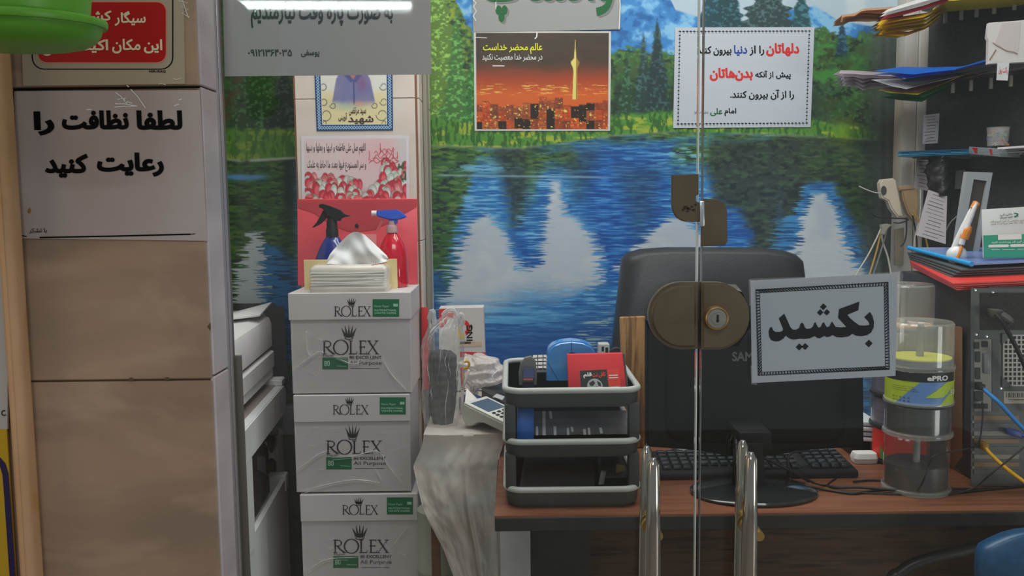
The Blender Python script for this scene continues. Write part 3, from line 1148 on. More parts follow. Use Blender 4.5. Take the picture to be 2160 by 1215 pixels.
# green lettered sheet, top centre
t = sign('green_lettered_sheet', 'white sheet with huge dark green writing cut off by the top edge', [(994, -190), (1312, -190), (1308, 62), (998, 68)], MY - 0.004, M('grey_sheet'))
letters(t, [('واتساپ', (1019, -100, 1297, 50), .02)], M('grey_shadow_print', (104, 106, 104), 0.7), MY - 0.0042)
letters(t, [('واتساپ', (1015, -104, 1293, 46), .02)], m_green, MY - 0.005)
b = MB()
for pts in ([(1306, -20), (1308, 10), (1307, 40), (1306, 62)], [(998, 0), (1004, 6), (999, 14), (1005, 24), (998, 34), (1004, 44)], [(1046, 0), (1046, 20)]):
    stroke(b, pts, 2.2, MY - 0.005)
b.build('tape_glints', M('glint_white'), t)  # shiny tape edges painted as bright strokes


# night skyline poster
def sky(u, v, P):
    x, y = u * 288, v * 208
    bd = (x < 4) | (x > 284) | (y < 3) | (y > 205)
    c = np.zeros(x.shape + (3,)) + np.array((50, 42, 34.))
    c = mixc(c, (66, 50, 36), fbm(x / 30, y / 16, 3))
    c = mixc(c, (138, 54, 26), sstep(62, 108, y + 10 * fbm(x / 40, y / 10, 4)))
    c = mixc(c, (176, 80, 30), sstep(96, 135, y))
    c = mixc(c, (214, 150, 70), sstep(0.6, 0.72, fbm(x / 16, y / 2.2, 5)) * sstep(104, 112, y) * sstep(140, 125, y))
    bx, by = np.floor(x / 17), np.floor((y + 9 * _h(np.floor(x / 17), 0 * y, 3)) / 21)
    tops = 136 + 22 * _h(bx, 0 * x, 9)
    r1, r2 = _h(bx, by, 1), _h(bx, by, 2)
    bl = np.stack([96 + 92 * r1, 44 + 58 * r1 * (.4 + .6 * r2), 22 + 22 * r2], -1)
    wx = ((x / 3.4) % 1 > 0.45) & ((y / 3.6) % 1 > 0.4)
    bl = bl * (0.62 + 0.6 * fbm(x / 4, y / 3, 8)[..., None])
    bl = mixc(bl, (44, 28, 20), (wx & (r2 > 0.45)) * 0.45)
    bl = mixc(bl, (26, 18, 14), (r1 < 0.28) * 0.85)
    bl = mixc(bl, (224, 174, 84), sstep(0.68, 0.76, fbm(x / 5, y / 3.5, 11)))
    k = sstep(-1, 1, y - tops)
    c = c * (1 - k[..., None]) + bl * k[..., None]
    hw = np.interp(y, [18, 34, 56, 60, 63, 68, 76, 84, 100, 142], [0.4, 0.9, 2.6, 6, 9, 8.5, 4.4, 3.6, 4.2, 5.4])
    k = sstep(0.8, -0.8, np.abs(x - 213) - hw) * (y > 18) * (y < 142)
    c = mixc(c, (206, 178, 98), k)
    c = mixc(c, (128, 100, 50), k * sstep(1, 3, x - 213))
    return mixc(c, (176, 172, 168), bd * 1.0)


Y = MY - 0.003
t = sign('skyline_poster', 'orange night city poster with a tall tower under the green lettered sheet', [(999, 66), (1289, 66), (1287, 276), (1001, 276)], Y)
painted('sheet', [at(999, 66, Y), at(1289, 66, Y), at(1287, 276, Y), at(1001, 276, Y)], 220, 160, sky, printmat('poster_print', 0.35, 0.4), t)
letters(t, [('عالم محضر خداست', (1019, 91, 1144, 114), .02)], M('yellow_ink', (216, 200, 40), 0.6), Y)
letters(t, [('در محضر خدا معصیت نکنید', (1017, 113, 1144, 130), .012)], M('pale_ink', (206, 204, 198), 0.6), Y)
b = MB()
stroke(b, [(1039, 139), (1064, 139)], 2, Y)
stroke(b, [(1133, 68), (1132, 78), (1128, 82)], 2.6, Y)
stroke(b, [(1003, 79), (1027, 80)], 1.2, Y)
b.build('small_print', M('pale_ink'), t)

# framed saying on the mural, behind the meeting glass edges
t = sign('saying_sheet', 'white sheet with red and black sayings in a dotted border on the mural', [(1424, 58), (1718, 57), (1710, 268), (1420, 270)], Y, M('sayings_paper', (160, 165, 174), 0.7))
letters(t, [('دلهاتان', (1616, 91, 1686, 119), .045), ('بدن\u200cهاتان', (1497, 143, 1588, 171), .045)], m_red, Y)
letters(t, [('را از', (1581, 96, 1612, 118)), ('بیرون کنید', (1470, 97, 1543, 118)), ('پیش از آنکه', (1593, 149, 1668, 168)), ('را از آن بیرون کنند.', (1540, 189, 1675, 211)), ('امام', (1528, 228, 1553, 245))], m_ink, Y, bold=.028)
letters(t, [('دنیا', (1548, 95, 1576, 118), .03)], m_blue, Y)
letters(t, [('علی', (1498, 228, 1524, 245), .03)], m_green, Y)
letters(t, [('(علیه السلام)', (1464, 234, 1494, 242), 0)], m_ink2, Y)
b = MB()
for k in range(37):
    u = k / 36
    for (x, y) in ((1434 + 273 * u, 67 - 1 * u), (1430 + 271 * u, 262 - 2 * u)):
        fill(b, [(x - 3, y), (x - 1, y - 2.4), (x + 3, y - 1.4), (x + 3, y + .6), (x, y + 1)], Y)
        fill(b, [(x, y + 2), (x + 1.4, y + 2), (x + 1.4, y + 3.6), (x, y + 3.6)], Y)
for k in range(1, 25):
    u = k / 25
    for (x, y) in ((1434 - 4 * u, 67 + 195 * u), (1707 - 6 * u, 66 + 194 * u)):
        fill(b, [(x - 2.4, y), (x, y - 2.4), (x + 2.6, y - .4), (x, y + 1.6)], Y)
        fill(b, [(x - .8, y + 3), (x + .8, y + 3), (x + .8, y + 4.4), (x - .8, y + 4.4)], Y)
b.build('border', m_ink2, t)

# PULL sign taped to the outside of the right door
Y = G0 - 0.002
q = [(1583, 592), (1893, 576), (1889, 793), (1586, 808)]
t = sign('pull_sign', 'tilted white pull sign with a key pattern border on the right glass door', q, Y, M('pull_paper', (134, 142, 148), 0.6))
sl = -0.052
b = MB()
body = [(1283, 458), (1308, 495), (1324, 555), (1320, 612), (1296, 660), (1255, 686), (1200, 696), (1150, 692), (1110, 672), (1075, 698), (1010, 708), (955, 706), (915, 684), (890, 700), (855, 706), (838, 692), (815, 704), (788, 718), (762, 712), (744, 696), (722, 702), (690, 718), (640, 723), (590, 720), (560, 726), (528, 729), (498, 722), (474, 706), (455, 690), (430, 720), (392, 744), (350, 748), (311, 735), (291, 700), (286, 650), (300, 611), (318, 606), (330, 638), (352, 654), (398, 655), (426, 641), (428, 622), (386, 520), (440, 474), (470, 540), (500, 608), (525, 632), (560, 632), (588, 615), (598, 578), (612, 562), (630, 575), (640, 606), (660, 625), (700, 620), (724, 600), (734, 568), (748, 558), (762, 590), (777, 612), (800, 605), (815, 570), (830, 558), (845, 588), (860, 608), (885, 600), (900, 565), (912, 553), (930, 580), (945, 605), (1000, 610), (1052, 605), (1030, 580), (970, 515), (980, 430), (1180, 355), (1170, 440), (1062, 485), (1082, 512), (1130, 555), (1180, 590), (1240, 592), (1280, 585), (1272, 555), (1228, 508)]
cv = lambda p: (1560 + p[0] / 4.672, 560 + p[1] / 4.672)
fill(b, [cv(p) for p in body], Y)
for cx, cy, r in ((825, 406, 33), (794, 462, 32), (859, 461, 31), (588, 802, 35), (646, 798, 34), (1273, 768, 37)):
    fill(b, [cv((cx - r, cy + 2)), cv((cx, cy - r)), cv((cx + r, cy - 2)), cv((cx, cy + r))], Y)
b.build('lettering', m_ink2, t)
b = MB()


def lerp2(a, b_, u):
    return (a[0] + (b_[0] - a[0]) * u, a[1] + (b_[1] - a[1]) * u)


oc = [(1594, 611), (1873, 595), (1876, 779), (1599, 792)]
ic = [(1602, 617.5), (1865, 602.5), (1867.5, 773), (1606.5, 785)]
for k in range(4):
    a0, a1, c0, c1 = oc[k], oc[(k + 1) % 4], ic[k], ic[(k + 1) % 4]
    stroke(b, [a0, a1], 1.1, Y)
    stroke(b, [c0, c1], 1.1, Y)
    N = 44 if k % 2 == 0 else 28
    for j in range(N):
        p, q2 = lerp2(a0, a1, (j + .1) / N), lerp2(c0, c1, (j + .9) / N)
        stroke(b, [p, lerp2(p, q2, .5), q2], 2.2, Y)
        m1 = lerp2(lerp2(a0, a1, (j + .7) / N), lerp2(c0, c1, (j + .7) / N), .22)
        m2 = lerp2(lerp2(a0, a1, (j + 1.0) / N), lerp2(c0, c1, (j + 1.0) / N), .3)
        stroke(b, [m1, m2], 1.8, Y)
b.build('border', m_ink2, t)
for k, pts in enumerate(([(1580, 588), (1760, 581), (1812, 578), (1897, 572), (1897, 590), (1700, 598), (1581, 606)], [(1876, 575), (1901, 571), (1905, 580), (1893, 660), (1889, 640)],
                         [(1578, 590), (1590, 590), (1590, 640), (1580, 645)], [(1582, 770), (1594, 770), (1596, 812), (1584, 810)])):
    b = MB()
    fill(b, pts, Y, 0.0012 + .0003 * k)
    b.build('tape', m_tape, t)


# ornate memorial card on the pillar (picture of a shirt front, no face is visible)
def memorial(u, v, P):
    x, y = u * 170, v * 200 - 55
    c = np.zeros(x.shape + (3,)) + np.array((196, 178, 138.))
    c = mixc(c, (150, 160, 142), sstep(70, 84, y) * sstep(112, 90, y) * np.exp(-((x - 75) / 44.) ** 2))
    c = mixc(c, (188, 186, 180), sstep(78, 50, y))
    half = np.interp(y, [2, 8, 24, 36, 60, 84, 96], [0, 14, 30, 37, 42, 47, 40])
    k = sstep(2, -2, np.abs(x - 84) - half) * sstep(98, 84, y + 8 * fbm(x / 20, y / 20, 4))
    sh = mixc(np.zeros_like(c) + np.array((92, 98, 140.)), (116, 110, 138), fbm(x / 12, y / 20, 7))
    c = c * (1 - k[..., None]) + sh * k[..., None]
    k = inpoly(x, y, [(72, 6), (96, 6), (92, 24), (84, 36), (74, 22)], 2)
    c = mixc(c, (168, 96, 72), k)
    c = mixc(c, (70, 74, 118), inpoly(x, y, [(70, 18), (84, 38), (80, 44), (62, 26)], 1.5))
    c = mixc(c, (70, 74, 118), inpoly(x, y, [(98, 18), (84, 38), (90, 44), (106, 26)], 1.5))
    c = mixc(c, (110, 76, 112), np.exp(-((x - 104) / 12.) ** 2) * np.exp(-((y - 46) / 16.) ** 2) * .8)
    c = mixc(c, (176, 130, 112), np.exp(-((x - 96) / 14.) ** 2 - ((y - 88) / 6.) ** 2) * .8)
    c = mixc(c, (60, 64, 104), np.exp(-((x - 85) / 1.4) ** 2) * sstep(36, 40, y) * sstep(92, 84, y))
    for (cx, cy, r) in ((18, 52, 9), (18, 84, 9), (22, 112, 14), (38, 92, 7), (150, 52, 9), (150, 84, 9), (146, 112, 14), (130, 92, 7), (18, 128, 5), (150, 128, 5)):
        d = np.hypot(x - cx, y - cy)
        th = np.arctan2(y - cy, x - cx)
        c = mixc(c, (58, 66, 58), np.exp(-((d - r * (0.55 + 0.4 * (th + PI) / (2 * PI))) / 0.9) ** 2) * 0.85)
    bw = np.minimum(np.minimum(x, 170 - x), np.minimum(145 - y, 500))
    bd = bw < 13
    s1 = np.where(bw == 145 - y, x, y)
    zig = np.abs(((s1 / 12.0) % 1) - 0.5) * 2
    dist = np.abs((bw / 13.0) - 0.25 - 0.5 * zig)
    dist2 = np.abs((bw / 13.0) - 0.75 + 0.5 * zig)
    bc = mixc(np.zeros_like(c) + np.array((26, 52, 96.)), (140, 168, 188), sstep(0.13, 0.05, dist) + sstep(0.13, 0.05, dist2))
    k = bd * 1.0
    c = c * (1 - k[..., None]) + bc * k[..., None]
    c = mixc(c, (206, 196, 170), sstep(1.2, 0.4, np.abs(bw - 13.5)))
    return c


Y = IY - 0.002
t = sign('memorial_card', 'ornate card in a blue patterned border showing a blue shirt front on the pillar', [(661, 70), (831, 70), (829, 275), (668, 276)], Y)
painted('sheet', [at(660, 75, Y), at(827, 75, Y), at(829, 275, Y), at(668, 276, Y)], 190, 220, memorial, printmat('card_print', 0.35, 0.4), t)
letters(t, [('سید مرتضی', (736, 226, 772, 244), .02), ('آوینی', (714, 238, 732, 256), .02), ('شهید', (734, 244, 788, 262), .03)], M('brown_ink', (60, 44, 40), 0.6), Y)


# tulip greeting card
def tulips(u, v, P):
    x, y = u * 228, v * 150
    c = np.zeros(x.shape + (3,)) + np.array((186, 168, 170.))
    c = mixc(c, (190, 150, 156), np.exp(-(((x - 170) / 60.) ** 2 + ((y - 40) / 50.) ** 2)) * 0.8)
    c = mixc(c, (170, 172, 172), np.exp(-(((x - 214) / 16.) ** 2)) * 0.7)
    c = mixc(c, (62, 58, 50), sstep(122, 145, y) * 0.85)
    c = mixc(c, (96, 66, 56), sstep(100, 135, y) * 0.6)
    rs = np.random.RandomState(5)
    L = []
    for k in range(170):
        fx = rs.rand()
        ymin = 82 + 14 * np.exp(-((fx - 0.5) / 0.16) ** 2) - 28 * (fx > 0.75)
        L.append((10 + fx * 212, ymin + rs.rand() * (152 - ymin), rs.rand()))
    L.sort(key=lambda q: q[1])
    for (fx, fy, r) in L:
        rx, ry = 6.5 + 3 * ((r * 7) % 1), 9.5 + 4 * ((r * 13) % 1)
        d = ((x - fx) / rx) ** 2 + ((y - fy) / ry) ** 2
        k = sstep(1.15, 0.85, d)
        if r < 0.36: col, dk = (196, 196, 190), (150, 160, 150)
        elif r < 0.8: col, dk = (206, 88, 98), (150, 36, 50)
        else: col, dk = (208, 140, 136), (168, 84, 84)
        cc = mixc(np.zeros_like(c) + np.array(col, float), dk, sstep(0.15, 0.8, ((x - fx - rx * .2) / rx) ** 2 + ((y - fy - ry * .4) / ry) ** 2 * 0.6) * 0.75)
        c = c * (1 - k[..., None]) + cc * k[..., None]
        c = mixc(c, (86, 40, 44), np.exp(-((d - 1.05) / 0.12) ** 2) * 0.4)
    for (ax, ay, rr_) in ((212, 66, 9), (216, 84, 7)):
        c = mixc(c, (52, 74, 52), sstep(1.2, .7, ((x - ax) / rr_) ** 2 + ((y - ay) / 12.) ** 2) * sstep(.4, .6, fbm(x / 5, y / 5, 3)))
    bw = np.minimum(np.minimum(x, 228 - x), y)
    return mixc(c, (186, 180, 186), (bw < 6) * 0.9)


t = sign('tulip_card', 'pink and white tulip card with calligraphy on the pillar above the red folder', [(635, 287), (863, 285), (864, 440), (637, 440)], Y)
painted('sheet', [at(635, 287, Y), at(863, 285, Y), at(864, 440, Y), at(637, 440, Y)], 230, 152, tulips, printmat('card_print'), t)
letters(t, [('اللهم صل علی فاطمه و ابیها و بعلها و بنیها', (646, 302, 771, 326), .0), ('و سر المستودع فیها بعدد ما احاط به علمک', (648, 338, 772, 362), .0)], m_ink, Y)
b = MB()
for k, (x0, x1, y0, am) in enumerate(((780, 840, 336, 4), (786, 838, 330, 5), (778, 842, 341, 3), (790, 830, 322, 4), (800, 832, 316, 3))):
    stroke(b, [(x0 + (x1 - x0) * j / 14, y0 + am * math.sin(j * 1.5 + k)) for j in range(15)], 1.3, Y)
for x, y0, y1 in ((779, 318, 338), (802, 302, 326), (829, 310, 336), (816, 314, 332), (838, 320, 340)):
    stroke(b, [(x, y0), (x + 1, (y0 + y1) / 2), (x - 1, y1)], 1.4, Y)
b.build('red_calligraphy', M('rose_ink', (178, 66, 78), 0.6), t)
from mathutils import noise as mnoise
# ================================================================== PAPER CARTONS
m_carton = M('white_carton', (176, 171, 171), 0.55, rgb2=(168, 162, 162), vs=5)
m_cart_i = M('logo_black', (26, 28, 28), 0.5)
m_lab = M('label_green', (18, 92, 56), 0.45)
m_labt = M('label_print', (140, 176, 156), 0.5)
m_wrap = clearmat('shrink_wrap', (1, 1, 1), 0.03, (215, 215, 215), 0.1, 1.5)


def serif_logo(b, x0, y0, x1, y1, Y, off=0.0008):
    """the five serif capitals of the carton's trade mark, drawn as strokes"""
    W, H = x1 - x0, y1 - y0

    def T(p): return [(x0 + W * a, y0 + H * c) for a, c in p]

    def s(p, wd): stroke(b, T(p), wd * W, Y, off)
    th, tn = .028, .012
    # R
    s([(.035, .04), (.035, .98)], th)
    s([(0, .03), (.07, .03)], tn); s([(0, .985), (.075, .985)], tn)
    s([(.03, .05), (.10, .05), (.145, .16), (.145, .32), (.10, .45), (.03, .48)], [v * W for v in (.01, .012, .024, .024, .014, .01)]) if False else None
    P = [(.03, .05)] + [(.09 + .055 * math.cos(a), .265 + .215 * math.sin(a)) for a in np.linspace(-PI / 2, PI / 2, 12)] + [(.03, .48)]
    s(P, tn * 1.3)
    s([(.142, .15), (.146, .265), (.142, .38)], th * .8)
    s([(.075, .48), (.125, .74), (.205, .99)], th * .95)
    s([(.17, .985), (.235, .985)], tn)
    # O
    N = 36
    E_ = [(.325 + .125 * math.cos(a), .5 + .53 * math.sin(a)) for a in np.linspace(0, 2 * PI, N + 1)]
    wds = [W * (.012 + .016 * abs(math.cos(a))) for a in np.linspace(0, 2 * PI, N + 1)]
    stroke(b, T(E_), wds, Y, off)
    # L
    s([(.50, .04), (.50, .98)], th)
    s([(.465, .03), (.535, .03)], tn); s([(.465, .975), (.60, .975)], tn * 1.4); s([(.60, .98), (.612, .8)], tn)
    # E
    s([(.675, .04), (.675, .98)], th)
    for yy, xe in ((.035, .765), (.48, .745), (.975, .775)): s([(.645, yy), (xe, yy)], tn * 1.3)
    s([(.763, .03), (.766, .17)], tn); s([(.745, .40), (.745, .56)], tn); s([(.775, .98), (.782, .83)], tn)
    # X
    s([(.815, .03), (.965, .98)], th)
    s([(.965, .03), (.80, .98)], tn)
    for xx in (.82, .955): s([(xx - .035, .03), (xx + .035, .03)], tn)
    for xx in (.805, .965): s([(xx - .035, .985), (xx + .035, .985)], tn)
    return b


def crown(b, x0, y0, x1, y1, Y, off=0.0008):
    W, H = x1 - x0, y1 - y0
    tips = ((.0, .22), (.24, .06), (.5, 0), (.76, .06), (1, .22))
    base = ((.24, .80), (.37, .86), (.5, .88), (.63, .86), (.76, .80))
    for (tx, ty), (bx, by) in zip(tips, base):
        fill(b, [(x0 + W * (tx - .008), y0 + H * ty), (x0 + W * (tx + .008), y0 + H * ty), (x0 + W * (bx + .085), y0 + H * (by - .12)), (x0 + W * (bx + .07), y0 + H * by), (x0 + W * (bx - .07), y0 + H * by), (x0 + W * (bx - .085), y0 + H * (by - .12))], Y, off)
    P = [(x0 + W * (.5 + .27 * math.cos(a)), y0 + H * (.9 + .085 * math.sin(a))) for a in np.linspace(0, 2 * PI, 20)]
    stroke(b, P, W * .05, Y, off)
    return b


BY = 2.32


m_highlight = clearmat('crease_highlight', (1, 1, 1), .5, (224, 222, 220), .12, 1.5)  # milky tubes paint white highlights along the wrap's creases
rw = random.Random(11)


def carton(label, lid, body, marks, seed, wrinkles):
    """lid=(xl,yt,xr,yb) body=(xl,xr,yb) in pixels at the carton's front"""
    xl, yt, xr, yb = lid
    bl, br, bb = body
    A, Bq = at(xl, yt, BY - .005), at(xr, yb, BY - .005)
    zt, zl = at((xl + xr) / 2, yt, BY).z, at((xl + xr) / 2, yb, BY).z
    X0, X1 = at(bl, (yb + bb) / 2, BY).x, at(br, (yb + bb) / 2, BY).x
    zb = at((bl + br) / 2, bb, BY).z
    r = thing('paper_carton', label, 'box', Vector(((X0 + X1) / 2, BY + .11, zb)), 'paper cartons stacked against the tiled pillar')
    MB().box(X0, X1, BY, BY + .215, zb, zt - .004, .0012, 1).build('body', m_carton, r)
    b = MB()
    b.box(A.x, Bq.x, BY - .005, BY + .219, zl, zt, .0016, 1)
    b.build('lid', m_carton, r)
    Yl = BY - .005
    b = MB()
    serif_logo(b, *marks['l1'], Yl)
    crown(b, *marks['c1'], Yl)
    serif_logo(b, *marks['l2'], BY)
    crown(b, *marks['c2'], BY)
    x0, y0, x1, y1 = marks['t2']
    inkpx(b, 'All Purpose', (x0, y0, x1, y1), BY, 0.0, False, .0008)
    h = y1 - y0
    inkpx(b, '80 EXCELLENT', (x0, y0 - h * .95, x1, y0 - h * .35), BY, 0.02, False, .0008)
    inkpx(b, 'Paper', (marks['l2'][0] + 2, marks['l2'][3] + 1, marks['l2'][0] + 26, marks['l2'][3] + 6), BY, 0, False, .0008)
    stroke(b, [(x0 + 2, y1 + 5), (x1 - 4, y1 + 5)], 1.0, BY)
    b.build('printed_logo', m_cart_i, r)
    b = MB()
    fill(b, rect(*marks['g1']), Yl)
    fill(b, rect(*marks['g2']), BY)
    gl = b.build('green_label', m_lab, r)
    b = MB()
    gx0, gy0, gx1, gy1 = marks['g1']
    gw, gh = gx1 - gx0, gy1 - gy0
    inkpx(b, 'Novin Paper', (gx0 + gw * .06, gy0 + gh * .33, gx0 + gw * .62, gy0 + gh * .5), Yl, 0, False, .0009)
    inkpx(b, 'MULTIFUNCTIONAL', (gx0 + gw * .06, gy0 + gh * .57, gx0 + gw * .9, gy0 + gh * .69), Yl, .02, False, .0009)
    inkpx(b, 'WHITE PAPER', (gx0 + gw * .06, gy0 + gh * .74, gx0 + gw * .9, gy0 + gh * .85), Yl, .02, False, .0009)
    fill(b, [(gx0 + gw * .78, gy0 + gh * .26), (gx0 + gw * .95, gy0 + gh * .26), (gx0 + gw * .95, gy0 + gh * .42), (gx0 + gw * .78, gy0 + gh * .42)], Yl, .0009)
    hx0, hy0, hx1, hy1 = marks['g2']
    inkpx(b, '80', (hx0 + (hx1 - hx0) * .07, hy0 + (hy1 - hy0) * .28, hx0 + (hx1 - hx0) * .3, hy0 + (hy1 - hy0) * .72), BY, .02, False, .0009)
    stroke(b, [(hx0 + (hx1 - hx0) * .55, hy1 - (hy1 - hy0) * .3), (hx1 - (hx1 - hx0) * .06, hy1 - (hy1 - hy0) * .25)], 1.2, BY)
    b.build('label_lettering', m_labt, gl)
    # clear shrink wrap with raised creases
    x0, x1, y0, y1 = bl + 2, br - 1, yb + 3, bb - 3

    def fn(u, v):
        x, y = x0 + (x1 - x0) * u, y0 + (y1 - y0) * v
        h = .0012 + .0006 * math.sin(u * 23 + seed) * math.sin(v * 17 + seed * 2)
        for pl in wrinkles:
            d = 1e9
            for (ax, ay), (cx, cy) in zip(pl[:-1], pl[1:]):
                ex, ey = cx - ax, cy - ay
                t = max(0, min(1, ((x - ax) * ex + (y - ay) * ey) / (ex * ex + ey * ey)))
                d = min(d, math.hypot(x - ax - t * ex, y - ay - t * ey))
            h += .0034 * math.exp(-(d / 2.6) ** 2)
        return at(x, y, BY - h)
    wr = MB().grid(fn, 90, 60).build('shrink_wrap', m_wrap, r, 80)
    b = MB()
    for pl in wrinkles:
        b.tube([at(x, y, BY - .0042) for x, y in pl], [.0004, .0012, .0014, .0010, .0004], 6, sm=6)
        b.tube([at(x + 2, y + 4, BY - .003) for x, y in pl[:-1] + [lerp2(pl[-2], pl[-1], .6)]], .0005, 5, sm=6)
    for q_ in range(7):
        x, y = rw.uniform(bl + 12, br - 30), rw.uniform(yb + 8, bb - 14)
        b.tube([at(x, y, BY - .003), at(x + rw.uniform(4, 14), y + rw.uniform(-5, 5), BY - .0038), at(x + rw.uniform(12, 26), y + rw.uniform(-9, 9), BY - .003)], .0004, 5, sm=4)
    b.build('crease_highlight', m_highlight, wr)
    return r


W1 = [[(622, 776), (645, 760), (672, 742), (684, 745)], [(806, 756), (826, 790), (860, 826)], [(706, 752), (745, 768), (770, 758)], [(645, 702), (648, 740), (655, 750)]]
W2 = [[(624, 992), (650, 975), (672, 958), (690, 952)], [(640, 1036), (690, 1022), (750, 1012), (800, 1018)], [(700, 966), (745, 962), (796, 952), (820, 985), (852, 1024)], [(790, 988), (806, 1016)]]
W3 = [[(648, 1205), (690, 1180), (760, 1176)], [(806, 1140), (822, 1170), (800, 1205)], [(860, 1110), (830, 1150)]]
carton('white paper carton carrying the tissue pack, topmost of the stack', (607, 617, 867, 674), (615, 867, 829),
       dict(l1=(705, 646, 783, 667), c1=(732, 627, 751, 646), g1=(786, 631, 842, 668), l2=(680, 718, 800, 747), c2=(720, 684, 752, 716), g2=(680, 754, 734, 779), t2=(737, 761, 805, 772)), 1, W1)
carton('white paper carton second from the top of the stack', (618, 832, 865, 889), (623, 866, 1037),
       dict(l1=(702, 854, 778, 874), c1=(728, 836, 747, 854), g1=(801, 838, 856, 874), l2=(688, 929, 807, 957), c2=(729, 895, 759, 928), g2=(688, 964, 742, 990), t2=(746, 973, 814, 983)), 2, W2)
carton('white paper carton third from the top, cut by the lower edge', (632, 1041, 881, 1098), (638, 884, 1246),
       dict(l1=(722, 1065, 798, 1085), c1=(747, 1048, 767, 1066), g1=(816, 1049, 871, 1085), l2=(703, 1138, 821, 1166), c2=(743, 1106, 775, 1138), g2=(703, 1173, 756, 1198), t2=(760, 1181, 826, 1192)), 3, W3)
zlow = at(760, 1246, BY).z
r = MB()
r.box(at(638, 1240, BY).x, at(886, 1240, BY).x, BY - .002, BY + .215, 0.0, zlow, .0012, 1)
r.single('paper_carton', m_carton, 'white paper carton on the floor at the very bottom of the stack', 'box', 'paper cartons stacked against the tiled pillar')
ZT = at(740, 617, BY).z        # top of the stack

# ------------------------------------------------------------------ red document folder leaning on the pillar
FY = IY - .006
t = thing('envelope_folder', 'red plastic envelope folder leaning on the pillar behind the spray bottles', 'folder', at(752, 600, FY - .03))
m_pink = M('coral_plastic', (206, 76, 84), 0.35, rgb2=(196, 68, 78), vs=5, spec=.5)
q = [(627, 420), (880, 419), (881, 596), (628, 600)]
zf = ZT + .001
b = MB()
lo = [at(x, y, FY - .028) for x, y in q[2:]]
lo = [Vector((p.x, p.y, zf)) for p in lo]
f4 = [at(*q[0], FY - .004), at(*q[1], FY - .004)] + lo
b.hexa(f4 + [p + Vector((0, .004, 0)) for p in f4], .0015)
b.build('pocket', m_pink, t)


def onf(x, y, off=.0):
    v = (y - 420) / 178
    return at(x, y, FY - .004 - .024 * v - off)


fl = [(627, 421), (880, 420), (879, 436), (820, 470), (790, 484), (760, 488), (735, 488), (700, 474), (660, 448), (629, 438)]
b = MB()
b.poly([onf(x, y, .0012) for x, y in fl])
b.solid(.001)
b.build('flap', M('coral_flap', (210, 82, 90), 0.3, spec=.5), t)
b = MB()
b.lathe([(.0, 0), (.0055, 0), (.0055, .002), (.002, .003), (0.0001, .003)], onf(753, 476, .002), (0, -1, 0), 16)
b.build('snap_button', m_black, t)
b = MB()
b.poly([onf(x, y, .001) for x, y in rect(768, 494, 794, 524)])
b.build('inset_label', M('pale_pink_label', (204, 120, 122), 0.4), t)


def spray(label, cx, base_y, body, m_body, Yb, collar, m_collar):
    o = at(cx, base_y, Yb)
    o.z = ZT
    t = thing('spray_bottle', label, 'bottle', o)
    b = MB()
    S = Yb / F
    b.lathe([(r * S, (base_y - y) * S) for r, y in body], o, seg=28, sy=.8)
    b.build('bottle', m_body, t, 50)
    b = MB()
    b.lathe([(r * S, (base_y - y) * S) for r, y in collar], o, seg=20, sy=.9)
    b.build('collar', m_collar, t)
    return t


SYB = 2.46
m_navy = M('navy_bottle', (26, 40, 104), 0.12, spec=.7, coat=.6)
t = spray('navy spray bottle with black trigger head behind the tissue', 704, 600, [(0, 600), (38, 599), (40, 590), (40, 556), (36, 536), (28, 516), (19, 500), (13, 492), (12, 486)], m_navy, SYB, [(13, 496), (13, 478), (11.5, 474), (11, 462), (9, 455), (9, 450)], m_black)
b = MB()
b.prism(pp([(672, 432), (679, 430), (696, 435), (718, 444), (725, 452), (739, 456), (725, 458), (718, 461), (716, 466), (703, 466), (702, 460), (692, 458), (680, 440), (673, 438)], SYB - .012), (0, .024, 0), .002)
b.build('spray_head', m_black, t)
b = MB()
b.prism(pp([(681, 444), (690, 458), (684, 464), (676, 472), (661, 480), (658, 480), (667, 470), (675, 456)], SYB - .007), (0, .014, 0), .0015)
b.build('trigger', m_black, t)
m_redb = M('red_bottle', (168, 14, 36), 0.1, spec=.7, coat=.6)
t = spray('red spray bottle with blue trigger head at the tissue pack', 830, 602, [(0, 602), (30, 601), (32, 594), (32, 545), (30, 530), (25, 512), (17, 497), (11, 489), (10, 486)], m_redb, SYB, [(12, 487), (12, 477), (11, 472), (8.5, 471), (8.5, 462)], M('grey_collar', (164, 132, 136), 0.3))
b = MB()
b.prism(pp([(794, 444), (836, 442), (848, 449), (858, 458), (845, 463), (826, 465), (806, 460), (795, 456)], SYB - .011), (0, .022, 0), .003)
b.prism(pp([(819, 462), (838, 463), (838, 472), (822, 470)], SYB - .008), (0, .016, 0), .001)
b.build('spray_head', M('blue_plastic', (52, 84, 178), 0.25, spec=.6), t)
b = MB()
b.lathe([(.0075, 0), (.0075, .014)], at(795, 450, SYB), (-1, 0, 0), 16)
b.build('nozzle', M('nozzle_grey', (186, 176, 176), 0.4), t)
b = MB()
b.prism(pp([(803, 460), (809, 464), (804, 476), (796, 488), (792, 488), (799, 474)], SYB - .005), (0, .010, 0), .001)
b.build('trigger', clearmat('pink_clear', (1, .75, .75), .45, (216, 120, 126), .1), t)

# cream card behind the tissue pack
b = MB()
TY = 2.365
c0, c1 = at(641, 548, TY + .045), at(839, 606, TY + .045)
b.box(c0.x, c1.x, TY + .042, TY + .0435, ZT, c0.z, .0005, 1)
b.single('cream_card', M('cream_board', (186, 172, 128), 0.6), 'cream card standing behind the tissue pack', 'card')
